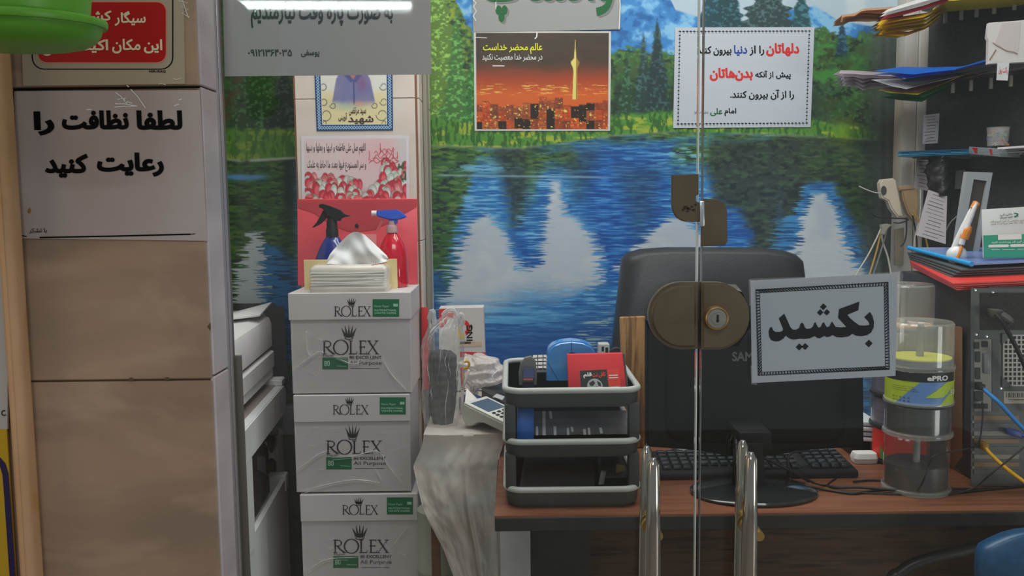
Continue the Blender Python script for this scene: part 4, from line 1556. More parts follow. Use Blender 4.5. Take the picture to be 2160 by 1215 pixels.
# tissue pack
xl, xr = at(660, 600, TY).x, at(822, 600, TY).x
zt_ = at(740, 561, TY - .02).z
t = thing('tissue_pack', 'white tissue pack with a tissue pulled up, on the topmost carton', 'tissues', Vector(((xl + xr) / 2, TY, ZT)))
m_film = M('pack_film', (186, 180, 172), 0.25, rgb2=(170, 164, 156), vs=30, stretch=(.3, 1, 3), spec=.6, coat=.4)
b = MB()
y0, y1 = TY - .045, TY + .040
b.loft([rr(xl + .002, xr - .002, y0, y1, .008, ZT, 4), rr(xl - .001, xr + .001, y0 - .002, y1, .010, ZT + .012, 4), rr(xl + .003, xr - .003, y0 + .002, y1, .010, ZT + .018, 4), rr(xl, xr, y0, y1, .010, zt_ - .012, 4), rr(xl + .002, xr - .002, y0 + .002, y1 - .002, .012, zt_ - .003, 4), rr(xl + .01, xr - .012, y0 + .01, y1 - .01, .014, zt_ + .004, 4)])
b.build('wrapper', m_film, t, 60)
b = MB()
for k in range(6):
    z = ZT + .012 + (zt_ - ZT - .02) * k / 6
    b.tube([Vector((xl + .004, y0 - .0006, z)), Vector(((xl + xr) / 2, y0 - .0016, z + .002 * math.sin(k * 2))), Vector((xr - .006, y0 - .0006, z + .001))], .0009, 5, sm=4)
b.build('crease_highlight', M('film_highlight', (206, 202, 196), 0.15, spec=.8), t)  # pale tubes paint the sheen along the film folds
m_tis = M('tissue_paper', (202, 192, 196), 0.85)
b = MB()
z0 = zt_ + .001


def tis(u, v):
    # wide tent of tissue
    x = 690 + 126 * u
    yt = np.interp(x, [690, 696, 704, 722, 736, 746, 756, 768, 792, 816], [548, 536, 526, 507, 494, 489, 489, 494, 516, 539])
    yb_ = 558 - 8 * max(0, u - .85) / .15
    y = yb_ + (yt - yb_) * v
    fold = .007 * math.sin(u * 9 + v * 3) + .006 * math.sin(u * 5 - v * 6 + 1) + .003 * math.sin(u * 21 + v * 8) + .014 * (1 - v)
    return at(x, y, TY - .006 - fold)


b.grid(tis, 40, 26)
b.build('pulled_tissue', m_tis, t, 80)
b = MB()
b.grid(lambda u, v: tis(u, v) + Vector((0, .018 + .016 * (1 - v) + .004 * math.sin(u * 7), -.002 - .004 * v)), 30, 20)
b.build('pulled_tissue', m_tis, t, 80)
b = MB()
for k in range(10):
    x = 784 + 3.2 * k
    stroke(b, [(x, 559.5 - .6 * k), (x + 2.2, 559 - .6 * k)], 1.8, TY - .046)
b.build('red_print', m_red, t)

# ================================================================== COPIER at the left
FX = at(572, 668, 2.75)
U = Vector((-0.076, 1, 0)).normalized()       # runs away from the viewer
V_ = Vector((1, 0.076, 0)).normalized()       # outward, toward the aisle


def cp(d, o, z):
    p = Vector((FX.x, 2.75, 0)) + U * (-d) + V_ * o
    return Vector((p.x, p.y, z))


def zf_(x, y): return at(x, y, 2.75).z
def of_(x, y): return at(x, y, 2.75).x - FX.x


m_cop = M('copier_white', (198, 194, 190), 0.45)
m_cop2 = M('copier_grey', (186, 188, 188), 0.45)
m_copd = M('copier_dark', (56, 54, 52), 0.5)
t = thing('photocopier', 'white office photocopier seen side-on behind the left door edge', 'copier', cp(.3, -.25, .0))
LN = .74


def prof(pts, name, mat, d0=0.0, d1=LN, bev=.003, par=None):
    """profile in (outward, z), extruded along the machine"""
    f = [cp(d0, o, z) for o, z in pts]
    return MB().prism(f, cp(d1, 0, 0) - cp(d0, 0, 0), bev, 2).build(name, mat, par or t, 40)


z1, z2 = zf_(560, 664), zf_(572, 733)
prof([(-.5, z1 + .012), (-.10, z1 + .012), (-.03, z1 + .004), (-.006, z1 - .008), (0, z1 - .025), (0, z2 + .006), (-.008, z2), (-.5, z2)], 'feeder_cover', m_cop, bev=.004)
prof([(-.5, z2), (-.012, z2), (-.012, z2 - .012), (-.5, z2 - .012)], 'cover_gap', m_copd, d0=.01, bev=0)
z3, z4 = zf_(575, 738), zf_(575, 771)
prof([(-.5, z3), (-.002, z3), (.005, z3 - .004), (.005, z4), (-.5, z4)], 'scanner_bed', m_cop)
z5 = zf_(572, 792)
prof([(-.5, z4), (.0, z4), (.0, z5 + .002), (-.02, z5), (-.5, z5)], 'control_band', m_cop2)
z6 = zf_(600, 806)
prof([(-.5, z5 + .002), (-.04, z5 + .002), (-.04, z6 - .14), (-.5, z6 - .14)], 'output_bay', m_copd, d0=.015, bev=0)
prof([(-.04, z5 - .004), (.03, z5 - .004), (.034, z5 - .008), (.034, z6 - .002), (-.04, z6 - .006)], 'end_cap', m_cop2, d0=-.004, d1=.05)
prof([(-.04, z5 - .02), (.012, z5 - .020), (.012, z5 - .026), (-.04, z5 - .026)], 'paper_guide', M('paper_guide', (120, 108, 104), 0.4), d0=.05, bev=0)
z7 = zf_(602, 855)
# bypass flap: rounded panel standing outward
fo = of_(603, 830)
zt7, zb7 = zf_(603, 808), zf_(602, 868)
P = [cp(.03, fo, zt7), cp(.0, fo, zt7 - .018), cp(.0, fo, zb7 + .03), cp(.03, fo, zb7), cp(LN, fo, zb7), cp(LN, fo, zt7)]
fp = MB().prism(P, V_ * -.03, .003, 2).build('bypass_flap', m_cop2, t, 40)
b = MB()
for d in (.105, .185):
    b.rbox(cp(d, fo + .0005, zt7 - .035), (.001, .003, .02))
b.build('slot_mark', M('copier_slot', (96, 98, 98), 0.5), fp)
# lower cabinet with open tray
zc = zf_(607, 1003)
co = of_(606, 1010)
prof([(-.46, 0), (co, 0), (co, zc), (co - .012, zc + .004), (co - .02, zc - .03), (-.46, zc - .03)], 'lower_cabinet', m_cop2, bev=.003)
b = MB()
b.hexa([cp(-.004, co - .055, zc + .012), cp(.045, co - .055, zc + .012), cp(.045, co - .05, zc - .04), cp(-.004, co - .05, zc - .04), cp(-.004, co + .002, zc + .012), cp(.045, co + .002, zc + .012), cp(.045, co + .004, zc - .04), cp(-.004, co + .004, zc - .04)], .004, 3)
b.build('tray_corner', m_cop, t)
zm = zb7 + .02
prof([(-.44, zc - .02), (-.06, zc - .02), (-.06, zm), (-.44, zm)], 'body_back', m_copd, bev=0)
prof([(-.02, zc - .028), (co + .004, zc - .028), (co + .004, zm - .02), (-.02, zm)], 'front_column', m_cop2, d0=.505, d1=.62)
b = MB()
for k in range(3):
    d = .10 + .11 * k
    b.hexa([cp(d, -.05, zc + .06 + .01 * k), cp(d + .10, -.05, zc + .07 + .01 * k), cp(d + .10, -.05, zc - .02), cp(d, -.05, zc - .02), cp(d, co - .035, zc + .03), cp(d + .10, co - .035, zc + .03), cp(d + .10, co - .035, zc - .02), cp(d, co - .035, zc - .02)], .004)
b.build('inner_tray', m_copd, t)
# original tray on top with a white paper guide
bk = MB()
bk.hexa(pp(rect(470, 640, 582, 655), 2.86) + pp(rect(470, 640, 582, 655), 2.90))
bk.hexa(pp([(560, 640), (600, 648), (606, 800), (560, 800)], 2.84) + pp([(560, 640), (600, 648), (606, 800), (560, 800)], 2.88))
bk.build('rear_panel', m_copd, t)
slab([(470, 672, 2.45), (548, 664, 2.6), (573, 637, 2.78), (470, 664, 2.72)], .006, None, .001).build('original_tray', m_cop, t)
# things between copier and wall
b = MB()
b.box(at(596, 900, 2.86).x, at(640, 900, 2.86).x, 2.86, WB - .008, .0, at(600, 860, 2.86).z, .004)
b.single('grey_cabinet', M('slate_cabinet', (82, 86, 84), 0.6, rgb2=(70, 74, 72), vs=20), 'slate grey cabinet side in the gap between copier and cartons', 'cabinet')
t2 = thing('wooden_stool', 'brown wooden stool top under a white cloth behind the copier flap', 'stool', at(560, 1215, 2.80))
slab([(520, 930, 2.78), (574, 930, 2.78), (580, 915, 2.84), (526, 915, 2.84)], .05, None, .003).build('seat', M('brown_wood', (104, 68, 42), 0.5, rgb2=(84, 52, 32), vs=6, stretch=(1, 1, 8)), t2)
for x in (528, 570):
    MB().box(at(x, 960, 2.8).x - .012, at(x, 960, 2.8).x + .012, 2.79, 2.82, 0, at(x, 955, 2.8).z).build('leg', M('brown_wood'), t2)
b = MB()


def wc(u, v):
    x = 534 + 52 * u + 6 * v * (1 - u)
    y = 924 + 4 * math.sin(u * 3) + (46 * v if u > .55 else 14 * v) * (.6 + .4 * u) + 2.5 * math.sin(u * 18 + v * 4)
    return at(x, y, 2.775 - .01 * math.sin(u * 14) + .06 * (1 - v) - .02)


b.grid(wc, 24, 12)
b.single('white_cloth', M('white_cloth', (196, 194, 192), 0.8), 'small white cloth over the wooden stool behind the copier flap', 'cloth', ang=80)
b = MB()
p = at(577, 920, 2.8)
b.ball((p.x, p.y, p.z + .012), (.018, .018, .014), 14)
b.single('brown_jar', M('dark_amber', (92, 62, 46), 0.25), 'small dark brown jar on the stool behind the copier flap', 'jar')

# ================================================================== small table under a grey cloth
TX0, TX1 = at(893, 905, 2.05).x, at(1062, 905, 2.05).x
TZ = .80
m_clo = M('grey_white_cloth', (190, 184, 178), 0.9, rgb2=(178, 168, 160), vs=6, bump=.5, bs=30, rgb3=(166, 170, 174), vs3=5, c3=(.58, .75))
t = thing('side_table', 'small side table hidden under a crumpled grey cloth', 'table', Vector(((TX0 + TX1) / 2, 2.32, 0)))
MB().box(TX0 + .006, TX1 - .01, 2.075, 2.60, TZ - .03, TZ - .004, .003).build('table_top', M('brown_wood'), t)
for x in (TX0 + .02, TX1 - .04):
    for y in (2.09, 2.57):
        MB().box(x - .01, x + .01, y - .01, y + .01, 0, TZ - .03).build('leg', M('brown_wood'), t)
Lx = ([895, 925, 985, 1060, 1100, 1160, 1215, 1330], [893, 886, 872, 889, 904, 936, 956, 990])
Rx = ([895, 940, 962, 1330], [1060, 1058, 1051, 1050])
b = MB()


def cloth(u, v):
    if v < .3:                                    # on the table top
        k = v / .3
        X = TX0 + (TX1 - TX0) * u
        p = Vector((X, 2.62 - .57 * k, TZ + .0015 + .003 * (1 + math.sin(u * 13 + k * 7)) * .5))
        return p
    k = (v - .3) / .7
    y = 926 + (1330 - 926) * k
    xl_, xr_ = np.interp(y, *Lx), np.interp(y, *Rx)
    x = xl_ + (xr_ - xl_) * u
    am = .002 + .009 * min(1, k * 1.6)
    fold = .35 * am * math.sin(u * 11 + 1.2 * k + .5) + .010 * (mnoise.fractal(Vector((u * 3.2, k * 4.5, .3)), 1, 2, 5)) * min(1, k * 3) + .006 * math.sin(k * 9 + u * 5)
    fold += .0015 * math.sin(u * 31 + 9 * k) * math.sin(k * 17 + u * 8) 
    fold += -.016 * math.exp(-((u - .62 + .05 * k) / .035) ** 2) * min(1, k * 2)
    a = at(x, y, 2.045 - .03 * min(1, k * 3) * (1 - .3 * u) + fold)
    if k < .14:
        e = Vector((TX0 + (TX1 - TX0) * u, 2.05, TZ + .002))
        e.z += a.z - at((xl_ + xr_) / 2, 926, 2.045).z
        s_ = k / .14
        return e.lerp(a, s_ * s_ * (3 - 2 * s_))
    return a


b.grid(cloth, 90, 110)
b.solid(.0015)
b.single('table_cloth', m_clo, 'crumpled grey-white cloth hanging over the side table beside the cartons', 'cloth', ang=80)
b = MB()
o = at(925, 1150, 2.30)
b.lathe([(0, 0), (.055, 0), (.055, o.z - .07), (.058, o.z - .065), (.058, o.z - .055), (.055, o.z - .05), (.055, o.z + .10), (.03, o.z + .12), (0, o.z + .12)], (o.x, o.y, 0), seg=28)
b.single('plastic_canister', M('pale_green_plastic', (134, 136, 122), 0.4), 'pale green plastic canister under the cloth next to the cartons', 'canister')
b = MB()
b.box(at(1055, 1160, 2.01).x, at(1119, 1160, 2.01).x, 2.012, 2.03, 0, at(1080, 1118, 2.01).z, .001)
b.single('marble_panel', M('grey_marble', (158, 156, 158), 0.3, rgb2=(146, 144, 146), vs=9, rgb3=(116, 110, 106), vs3=5, c3=(.66, .7)), 'white cracked marble panel below the desk corner', 'panel')

# ------------------------------------------------------------------ white printed box and crumpled things on the side table
YB = 2.52
t = thing('ink_box', 'white product box with red and yellow roundel standing on the side table', 'box', at(975, 800, YB))
q = [(926, 650), (1020, 648), (1026, 830), (926, 830)]
lo = [at(*q[2], YB), at(*q[3], YB)]
f4 = [at(*q[0], YB), at(*q[1], YB), Vector((lo[0].x, YB, TZ + .006)), Vector((lo[1].x, YB, TZ + .006))]
MB().hexa(f4 + [p + Vector((0, .06, 0)) for p in f4], .001, 1).build('carton', M('carton_grey_white', (172, 168, 166), 0.5), t)
b = MB()
fill(b, [(926, 652), (950, 651), (962, 660), (966, 668), (958, 672), (944, 668), (940, 690), (926, 690)], YB)
fill(b, arc(976, 692, 16, 18, -95, 60, 14) + arc(976, 692, 8, 9, 60, -95, 14), YB)
fill(b, [(970, 742), (1024, 743), (1027, 753), (970, 753)], YB)
b.build('red_print', m_red, t)
b = MB()
fill(b, arc(974, 702, 10, 13, 60, 280, 14) + arc(976, 698, 4, 5, 280, 60, 8), YB)
b.build('yellow_print', M('amber_print', (204, 158, 40), 0.5), t)
b = MB()
ink(b, 'ING', [at(984, 719, YB), at(984, 686, YB), at(997, 686, YB), at(997, 719, YB)], .03, False)
stroke(b, [(994, 684), (994, 701)], 1.8, YB)
b.build('lettering', m_ink, t)
b = MB()
fill(b, [(970, 720), (1016, 721), (1017, 730), (970, 732)], YB, .0008)
b.solid(.001).build('tape', M('tan_tape', (170, 150, 132), 0.35, coat=.3), t)
b = MB()
b.hexa(pp(rect(889, 648, 903, 720), YB + .02) + pp(rect(889, 648, 903, 720), YB + .08), .001)
q = at(896, 720, YB + .02)
b.box(at(889, 700, YB + .02).x, at(903, 700, YB + .02).x, YB + .02, YB + .08, TZ + .005, q.z)
b.single('red_box', M('crimson_card', (168, 36, 42), 0.5), 'narrow red box behind the tall plastic bag', 'box')

m_bag = clearmat('bag_film', (1, 1, 1), .13, (200, 202, 204), .08, 1.45)
m_bag2 = clearmat('cloudy_bag_film', (1, 1, 1), .55, (190, 182, 178), .14, 1.4)


def bagmesh(name, outline, Y, depth, mat, label, seed, amp=.006, seg=96, rows=70, cat='bag', wob=.15):
    """outline rows (y, xl, xr): soft wrinkled bag with its floor on the table"""
    ys = [o[0] for o in outline]
    b = MB()
    rings = []
    for k in range(rows + 1):
        y = ys[0] + (ys[-1] - ys[0]) * k / rows
        xl_, xr_ = np.interp(y, ys, [o[1] for o in outline]), np.interp(y, ys, [o[2] for o in outline])
        c = at((xl_ + xr_) / 2, y, Y)
        hw = (xr_ - xl_) / 2 * Y / F
        ring = []
        for q_ in range(seg):
            a = 2 * PI * q_ / seg
            wv = amp * (.6 * abs(math.sin(2.5 * a + y * .008 + seed)) + .55 * abs(math.sin(4.5 * a - y * .02 + seed * 2)) + .35 * abs(math.sin(9 * a + y * .035 + seed)) + wob * math.sin(y * .21 + 3 * a + seed) * math.sin(y * .13 - 2 * a) - .6)
            k1 = min(1, hw / .02)
            ring.append(Vector((c.x + (hw + wv * .5 * k1) * math.cos(a), c.y + (min(depth, hw * 1.2) + wv * k1) * math.sin(a), c.z + wv * .4 * k1)))
        rings.append(ring)
    b.loft(rings)
    return b.single(name, mat, label, cat, ang=70)


bagmesh('plastic_bag', [(655, 944, 962), (668, 938, 968), (690, 906, 972), (720, 893, 978), (745, 890, 976), (800, 892, 976), (850, 890, 973), (885, 896, 968), (901, 906, 962)], 2.16, .05, m_bag,
        'tall clear plastic bag holding dark cloth on the side table', 1.3, .010)
bagmesh('cloth_bundle', [(742, 912, 950), (752, 905, 962), (800, 904, 964), (860, 906, 960), (894, 914, 954)], 2.165, .035, M('charcoal_cloth', (58, 58, 58), 0.8, rgb2=(44, 44, 44), vs=14),
        'dark grey cloth bundle inside the tall clear plastic bag', 4.0, .006, cat='cloth')
bagmesh('plastic_bag', [(752, 985, 1010), (762, 972, 1046), (775, 966, 1060), (792, 968, 1065), (806, 985, 1062), (818, 992, 1010), (845, 996, 1004)], 2.36, .05, m_bag2,
        'crumpled cloudy plastic bag beside the tray tower', 2.2, .012, wob=.8)
b = MB()
c = at(992, 838, 2.30)
b.lathe([(.022, 0), (.03, .006), (.03, .03), (.018, .036), (0, .036)], (c.x, c.y, TZ + .004), seg=22)
b.single('blue_tape_roll', M('deep_blue', (38, 50, 104), 0.3), 'round dark blue roll between the plastic bags', 'tape')
rb = random.Random(4)
bagp = bpy.data.objects['plastic_bag']


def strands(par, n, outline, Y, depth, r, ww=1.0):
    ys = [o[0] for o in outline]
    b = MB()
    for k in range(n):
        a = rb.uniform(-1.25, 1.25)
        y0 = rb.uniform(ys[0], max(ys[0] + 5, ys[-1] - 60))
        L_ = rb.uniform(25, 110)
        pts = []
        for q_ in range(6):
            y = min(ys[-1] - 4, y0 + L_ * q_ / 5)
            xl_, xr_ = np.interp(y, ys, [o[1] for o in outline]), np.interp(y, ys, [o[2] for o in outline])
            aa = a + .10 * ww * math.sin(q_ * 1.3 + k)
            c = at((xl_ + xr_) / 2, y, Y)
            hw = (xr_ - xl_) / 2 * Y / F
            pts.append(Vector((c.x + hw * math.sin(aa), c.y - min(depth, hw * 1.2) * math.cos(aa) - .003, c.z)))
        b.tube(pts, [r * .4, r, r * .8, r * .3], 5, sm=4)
    return b.build('bag_glint', M('bag_highlight', (206, 208, 210), .15, spec=.8), par)  # white tubes stand in for specular streaks on the bag


OB = [(655, 944, 962), (668, 938, 968), (690, 906, 972), (720, 893, 978), (745, 890, 976), (800, 892, 976), (850, 890, 973), (885, 896, 968), (901, 906, 962)]
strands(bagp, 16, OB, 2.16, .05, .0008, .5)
b = MB()
for pts in ([(938, 690), (934, 668), (944, 656), (956, 655), (962, 668), (958, 694)], [(966, 690), (968, 672), (973, 664), (977, 676), (972, 700)], [(908, 692), (906, 672), (912, 656), (916, 676), (920, 700)]):
    b.tube(pp(pts, 2.15), [.003, .006, .007, .006, .003], 8, sm=5)
b.build('handle', clearmat('bag_handle_film', (1, 1, 1), .42, (206, 206, 208), .08, 1.5), bagp)
bag2 = bpy.data.objects['plastic_bag.001']
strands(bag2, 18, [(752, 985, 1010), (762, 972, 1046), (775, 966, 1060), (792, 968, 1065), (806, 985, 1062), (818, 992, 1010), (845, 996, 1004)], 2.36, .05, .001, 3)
# pens / scissors handles standing at the bag
t = thing('scissors', 'scissors with red and yellow handles standing behind the card terminal', 'scissors', at(978, 850, 2.28))
b = MB()
b.tube(pp([(979, 764), (986, 762), (990, 768), (985, 776), (978, 778), (977, 800)], 2.28), .0032, 8, sm=5)
b.build('handle', M('mustard_plastic', (168, 132, 40), 0.4), t)
b = MB()
b.tube(pp([(974, 775), (975, 800), (977, 822)], 2.282), .0042, 8, sm=4)
b.build('handle', m_red, t)
b = MB()
b.tube([at(976, 820, 2.28), Vector((at(977, 860, 2.28).x, 2.28, TZ + .004))], .003, 8)
b.build('blade', M('steel_bright'), t)
b = MB()
q = [at(986, 780, 2.25), at(992, 782, 2.25), at(978, 822, 2.25), at(972, 822, 2.25)]
b.hexa(q + [p + Vector((0, .01, 0)) for p in q], .002)
q = [at(972, 822, 2.25), at(978, 822, 2.25), at(977, 860, 2.25), at(971, 860, 2.25)]
q[2].z = q[3].z = TZ + .004
b.hexa(q + [p + Vector((0, .01, 0)) for p in q], .002)
b.single('white_marker', M('marker_white', (184, 170, 168), 0.4), 'white marker pen leaning in front of the blue roll', 'pen')
b = MB()
q = [at(984, 818, 2.24), at(1008, 842, 2.24), at(1004, 850, 2.2), at(980, 848, 2.2)]
b.hexa(q + [Vector((p.x, p.y + .02, TZ + .004)) for p in q], .001)
b.single('paper_scrap', M('scrap_white', (190, 186, 182), 0.7), 'white speckled paper packet behind the card terminal', 'packet')
# black device behind the terminal
t = thing('desk_phone', 'black desk phone with pale keys behind the tray tower', 'phone', at(1045, 850, 2.3))
q = [(1016, 818, 2.32), (1068, 832, 2.26), (1072, 812, 2.42), (1022, 803, 2.46)]
f = [at(*p) for p in q]
lo = [Vector((p.x, p.y, TZ + .005)) for p in f]
MB().hexa(f + lo, .002).build('body', m_black, t)
q = [(1016, 822, 2.24), (1066, 850, 2.16), (1068, 834, 2.27), (1020, 815, 2.33)]
f = [at(*p) for p in q]
lo = [Vector((p.x, p.y, TZ + .005)) for p in f]
MB().hexa(f + lo, .002).build('base', m_black, t)
for (x, y, w_) in ((1052, 835, 13), (1059, 846, 12)):
    slab([(x - w_, y + 1, 2.20), (x + w_ * .6, y + 8, 2.18), (x + w_, y + 1, 2.22), (x - w_ * .3, y - 5, 2.24)], .004, None, .001).build('key', M('key_grey', (150, 150, 150), 0.5), t)
# card terminal
t = thing('card_terminal', 'grey card payment terminal with a slanted screen on the cloth', 'card reader', at(1020, 905, 2.1))
pr = [(977, 852), (1060, 893), (1070, 898), (1068, 918), (1052, 908), (1020, 893), (1008, 892), (996, 899), (985, 900), (976, 888), (973, 866)]
dv = at(1026, 838, 2.19) - at(977, 852, 2.10)
fr = [at(x, y, 2.10 - (x - 977) * .0008) for x, y in pr]
mz = min(p.z for p in fr)
fr = [p + Vector((0, 0, TZ + .006 - mz)) for p in fr]
MB().prism(fr, dv, .002, 2).build('housing', M('terminal_grey', (150, 148, 138), 0.45), t)
A = fr[0]
B_ = fr[1]
nrm = (B_ - A).cross(dv).normalized()
if nrm.z < 0: nrm = -nrm


def term(u, v, h=.0008): return A + (B_ - A) * u + dv * v + nrm * h


b = MB()
b.hexa([term(.0, .02, .003), term(1, .02, .003), term(1, .98, .003), term(.0, .98, .003), term(0, .02, 0), term(1, .02, 0), term(1, .98, 0), term(0, .98, 0)], .001)
b.build('face_frame', M('terminal_light', (176, 176, 170), 0.4), t)
b = MB()
b.hexa([term(.10, .14, .0036), term(.56, .14, .0036), term(.56, .88, .0036), term(.10, .88, .0036), term(.1, .14, 0), term(.56, .14, 0), term(.56, .88, 0), term(.1, .88, 0)])
b.build('screen', M('dark_screen', (66, 76, 88), 0.15, spec=.6), t)
for i in range(4):
    for j in range(3):
        u, v = .65 + .095 * i, .22 + .22 * j
        b = MB()
        b.hexa([term(u - .03, v - .06, .005), term(u + .03, v - .06, .005), term(u + .03, v + .06, .005), term(u - .03, v + .06, .005), term(u - .03, v - .06, .002), term(u + .03, v - .06, .002), term(u + .03, v + .06, .002), term(u - .03, v + .06, .002)], .0008, 1)
        b.build('key', m_black, t)
b = MB()
b.lathe([(.0001, -.001), (.0045, -.001), (.0045, .001), (.0001, .001)], fr[0] + Vector((.021, -.002, -.035)), (0, 1, 0), 14)
b.build('side_screw', m_copd, t)
# ================================================================== DESK
DH = .75


def dk(x, y):
    """pixel -> point on the desk top"""
    return ath(x, y, DH)


m_desk = M('walnut_laminate', (114, 72, 52), 0.4, rgb2=(96, 58, 40), vs=5, stretch=(1, 14, 14), detail=6, rgb3=(84, 46, 32), vs3=8, c3=(.6, .74), spec=.4)
m_dedge = M('black_edge_band', (27, 28, 27), 0.6, rgb2=(34, 34, 32), vs=60)
m_brownp = M('dark_wenge', (84, 58, 40), 0.6, rgb2=(68, 47, 32), vs=5, stretch=(1, 6, 14), rgb3=(40, 28, 22), vs3=9)
DX0 = dk(1043, 1088).x
DY0 = dk(1300, 1086).y
t = thing('desk', 'walnut topped desk with black front edge behind the glass doors', 'desk', (0.7, 2.0, 0))
b = MB()
b.hexa([Vector((DX0, DY0 + .001, DH)), Vector((1.26, DY0 + .001, DH)), Vector((1.26, DY0 + .001, DH - .004)), Vector((DX0, DY0 + .001, DH - .004)),
        Vector((DX0 + .006, 2.34, DH)), Vector((1.26, 2.34, DH)), Vector((1.26, 2.34, DH - .004)), Vector((DX0 + .006, 2.34, DH - .004))])
b.build('desktop', m_desk, t)
MB().box(DX0 + .0005, 1.26, DY0, 2.338, DH - .030, DH - .0042, .0012, 1).build('edge_band', m_dedge, t)
lx0, lx1 = at(1119, 1150, 2.02).x, at(1246, 1150, 2.02).x
MB().box(lx0, lx1, 2.02, 2.30, 0, DH - .03, .002).build('side_panel', m_dedge, t)
MB().box(lx1, 1.24, 2.08, 2.10, .12, DH - .055, .001).build('modesty_panel', m_brownp, t)
MB().box(1.22, 1.25, 1.75, 2.30, 0, DH - .03, .002).build('side_panel', m_dedge, t)
MB().box(lx1, 1.22, 2.06, 2.079, DH - .062, DH - .0305, .001).build('apron', m_dedge, t)

# ------------------------------------------------------------------ three-tier tray tower
TYF = dk(1200, 1074).y + .004
xl, xr = at(1064, 830, TYF).x, at(1351, 830, TYF).x
TYB = TYF + .335
m_tray = M('charcoal_tray', (52, 53, 51), 0.55, bump=.15, bs=200)
m_rim = M('light_grey_rim', (152, 154, 150), 0.35, spec=.5)
t = thing('tray_tower', 'three-tier charcoal document tray tower with light grey rims on the desk', 'tray', Vector(((xl + xr) / 2, (TYF + TYB) / 2, DH)))
rz = [at(1200, 829, TYF).z, at(1200, 937, TYF).z, at(1200, 1038, TYF).z]
th = [.029, .027, rz[2] - DH - .001]
TRAYZ = []
for k in range(3):
    z, h = rz[k], th[k]
    R_ = .032
    o = [rr(xl, xr, TYF, TYB, R_, z, 6), rr(xl + .001, xr - .001, TYF + .001, TYB - .001, R_, z - h * .7, 6), rr(xl + .007, xr - .007, TYF + .007, TYB - .007, R_, z - h, 6),
         rr(xl + .010, xr - .010, TYF + .010, TYB - .010, R_, z - h + .0025, 6), rr(xl + .0035, xr - .0035, TYF + .0035, TYB - .0035, R_, z - h * .7 + .003, 6), rr(xl + .003, xr - .003, TYF + .003, TYB - .003, R_, z, 6)]
    b = MB()
    b.loft(o)
    b.build('tray', m_tray, t, 50)
    b = MB()
    b.tube(rr(xl + .001, xr - .001, TYF + .001, TYB - .001, R_, z + .0045, 8), .0062, 12, closed=True)
    b.build('rim', m_rim, t, 60)
    TRAYZ.append(z - h + .003)
for k in range(2):
    for (xx, yy) in ((xl, TYF + .008), (xr - .021, TYF + .008), (xl, TYB - .04), (xr - .021, TYB - .04)):
        MB().box(xx, xx + .021, yy, yy + .028, rz[k + 1] + .004, rz[k] - th[k] + .006, .004).build('post', m_tray, t)


def onz(x, y, z):
    return ath(x, y, z)


def stand(q, Yf, Yb, th, zfloor, bev=.001):
    """board leaning back: top pixels at depth Yb, foot at Yf standing on zfloor. q = tl,tr,br,bl pixels"""
    tl, tr = at(*q[0], Yb), at(*q[1], Yb)
    br, bl = at(*q[2], Yf), at(*q[3], Yf)
    br.z = bl.z = zfloor
    f = [tl, tr, br, bl]
    return MB().hexa(f + [p + Vector((0, th, 0)) for p in f], bev), f


# top tray content
Z1 = TRAYZ[0]
t = thing('red_notebook', 'red notebook with a black and red sticker standing in the upper tray', 'notebook', at(1260, 830, TYF + .06))
b, f = stand([(1196, 748), (1313, 745), (1324, 840), (1200, 840)], TYF + .045, TYF + .075, .012, Z1 + .001)
b.build('cover', M('notebook_red', (178, 36, 42), 0.5), t)
tl, tr, br, bl = f


def onb(u, v, h=.0006):
    return (tl + (tr - tl) * u) * (1 - v) + (bl + (br - bl) * u) * v + Vector((0, -h, 0))


b = MB()
P = [tr, tr + Vector((0, .013, 0)), br + Vector((0, .013, 0)), br]
b.hexa([tr + Vector((.001, .001, -.002)), tr + Vector((.006, .014, -.004)), br + Vector((.006, .014, 0)), br + Vector((.001, .001, 0)), tr + Vector((.0, .004, -.002)), tr + Vector((.004, .018, -.004)), br + Vector((.004, .018, 0)), br + Vector((0, .004, 0))])
b.build('pages', M('dark_pages', (70, 66, 66), 0.7), t)
b = MB()
b.poly([onb(.215, .36), onb(.69, .34), onb(.70, .86), onb(.215, .86)])
st = b.build('sticker_black', m_black, t)
b = MB()
b.poly([onb(.69, .34), onb(.90, .33), onb(.915, .86), onb(.70, .86)])
b.build('sticker_red', M('bright_red', (196, 48, 36), 0.45), t)
b = MB()
ink(b, 'قلم', [onb(.27, .40, .001), onb(.42, .395, .001), onb(.42, .52, .001), onb(.27, .52, .001)], .05)
for k in range(2):
    for v in (.46 + .25 * k, .51 + .25 * k, .56 + .25 * k):
        if k == 0 and v > .55: continue
        b.poly([onb(.72, v, .001), onb(.875, v - .005, .001), onb(.875, v + .018, .001), onb(.72, v + .022, .001)])
b.build('sticker_lettering', M('white_print', (190, 188, 184), 0.5), t)
b = MB()
ink(b, 'کافی نت', [onb(.43, .395, .001), onb(.665, .385, .001), onb(.665, .51, .001), onb(.43, .52, .001)], .04)
b.build('sticker_red_lettering', M('bright_red'), t)
b = MB()
b.poly([onb(.46 + .135 * math.cos(a), .70 + .17 * math.sin(a), .001) for a in np.linspace(0, 2 * PI, 24, endpoint=False)])
g = b.build('globe_print', M('silver_print', (150, 150, 148), 0.5), t)
b = MB()
for pts in ([(.36, .62), (.44, .57), (.47, .63), (.42, .69), (.38, .68)], [(.42, .72), (.50, .70), (.53, .78), (.47, .84), (.43, .80)], [(.50, .58), (.56, .62), (.57, .70), (.52, .68)]):
    b.poly([onb(u, v, .0014) for u, v in pts])
b.build('globe_land', m_black, g)
b, f = stand([(1152, 735), (1258, 735), (1258, 840), (1152, 840)], TYF + .11, TYF + .13, .03, Z1 + .001)
b.bm.free()
zb = Z1 + .001
b = MB()
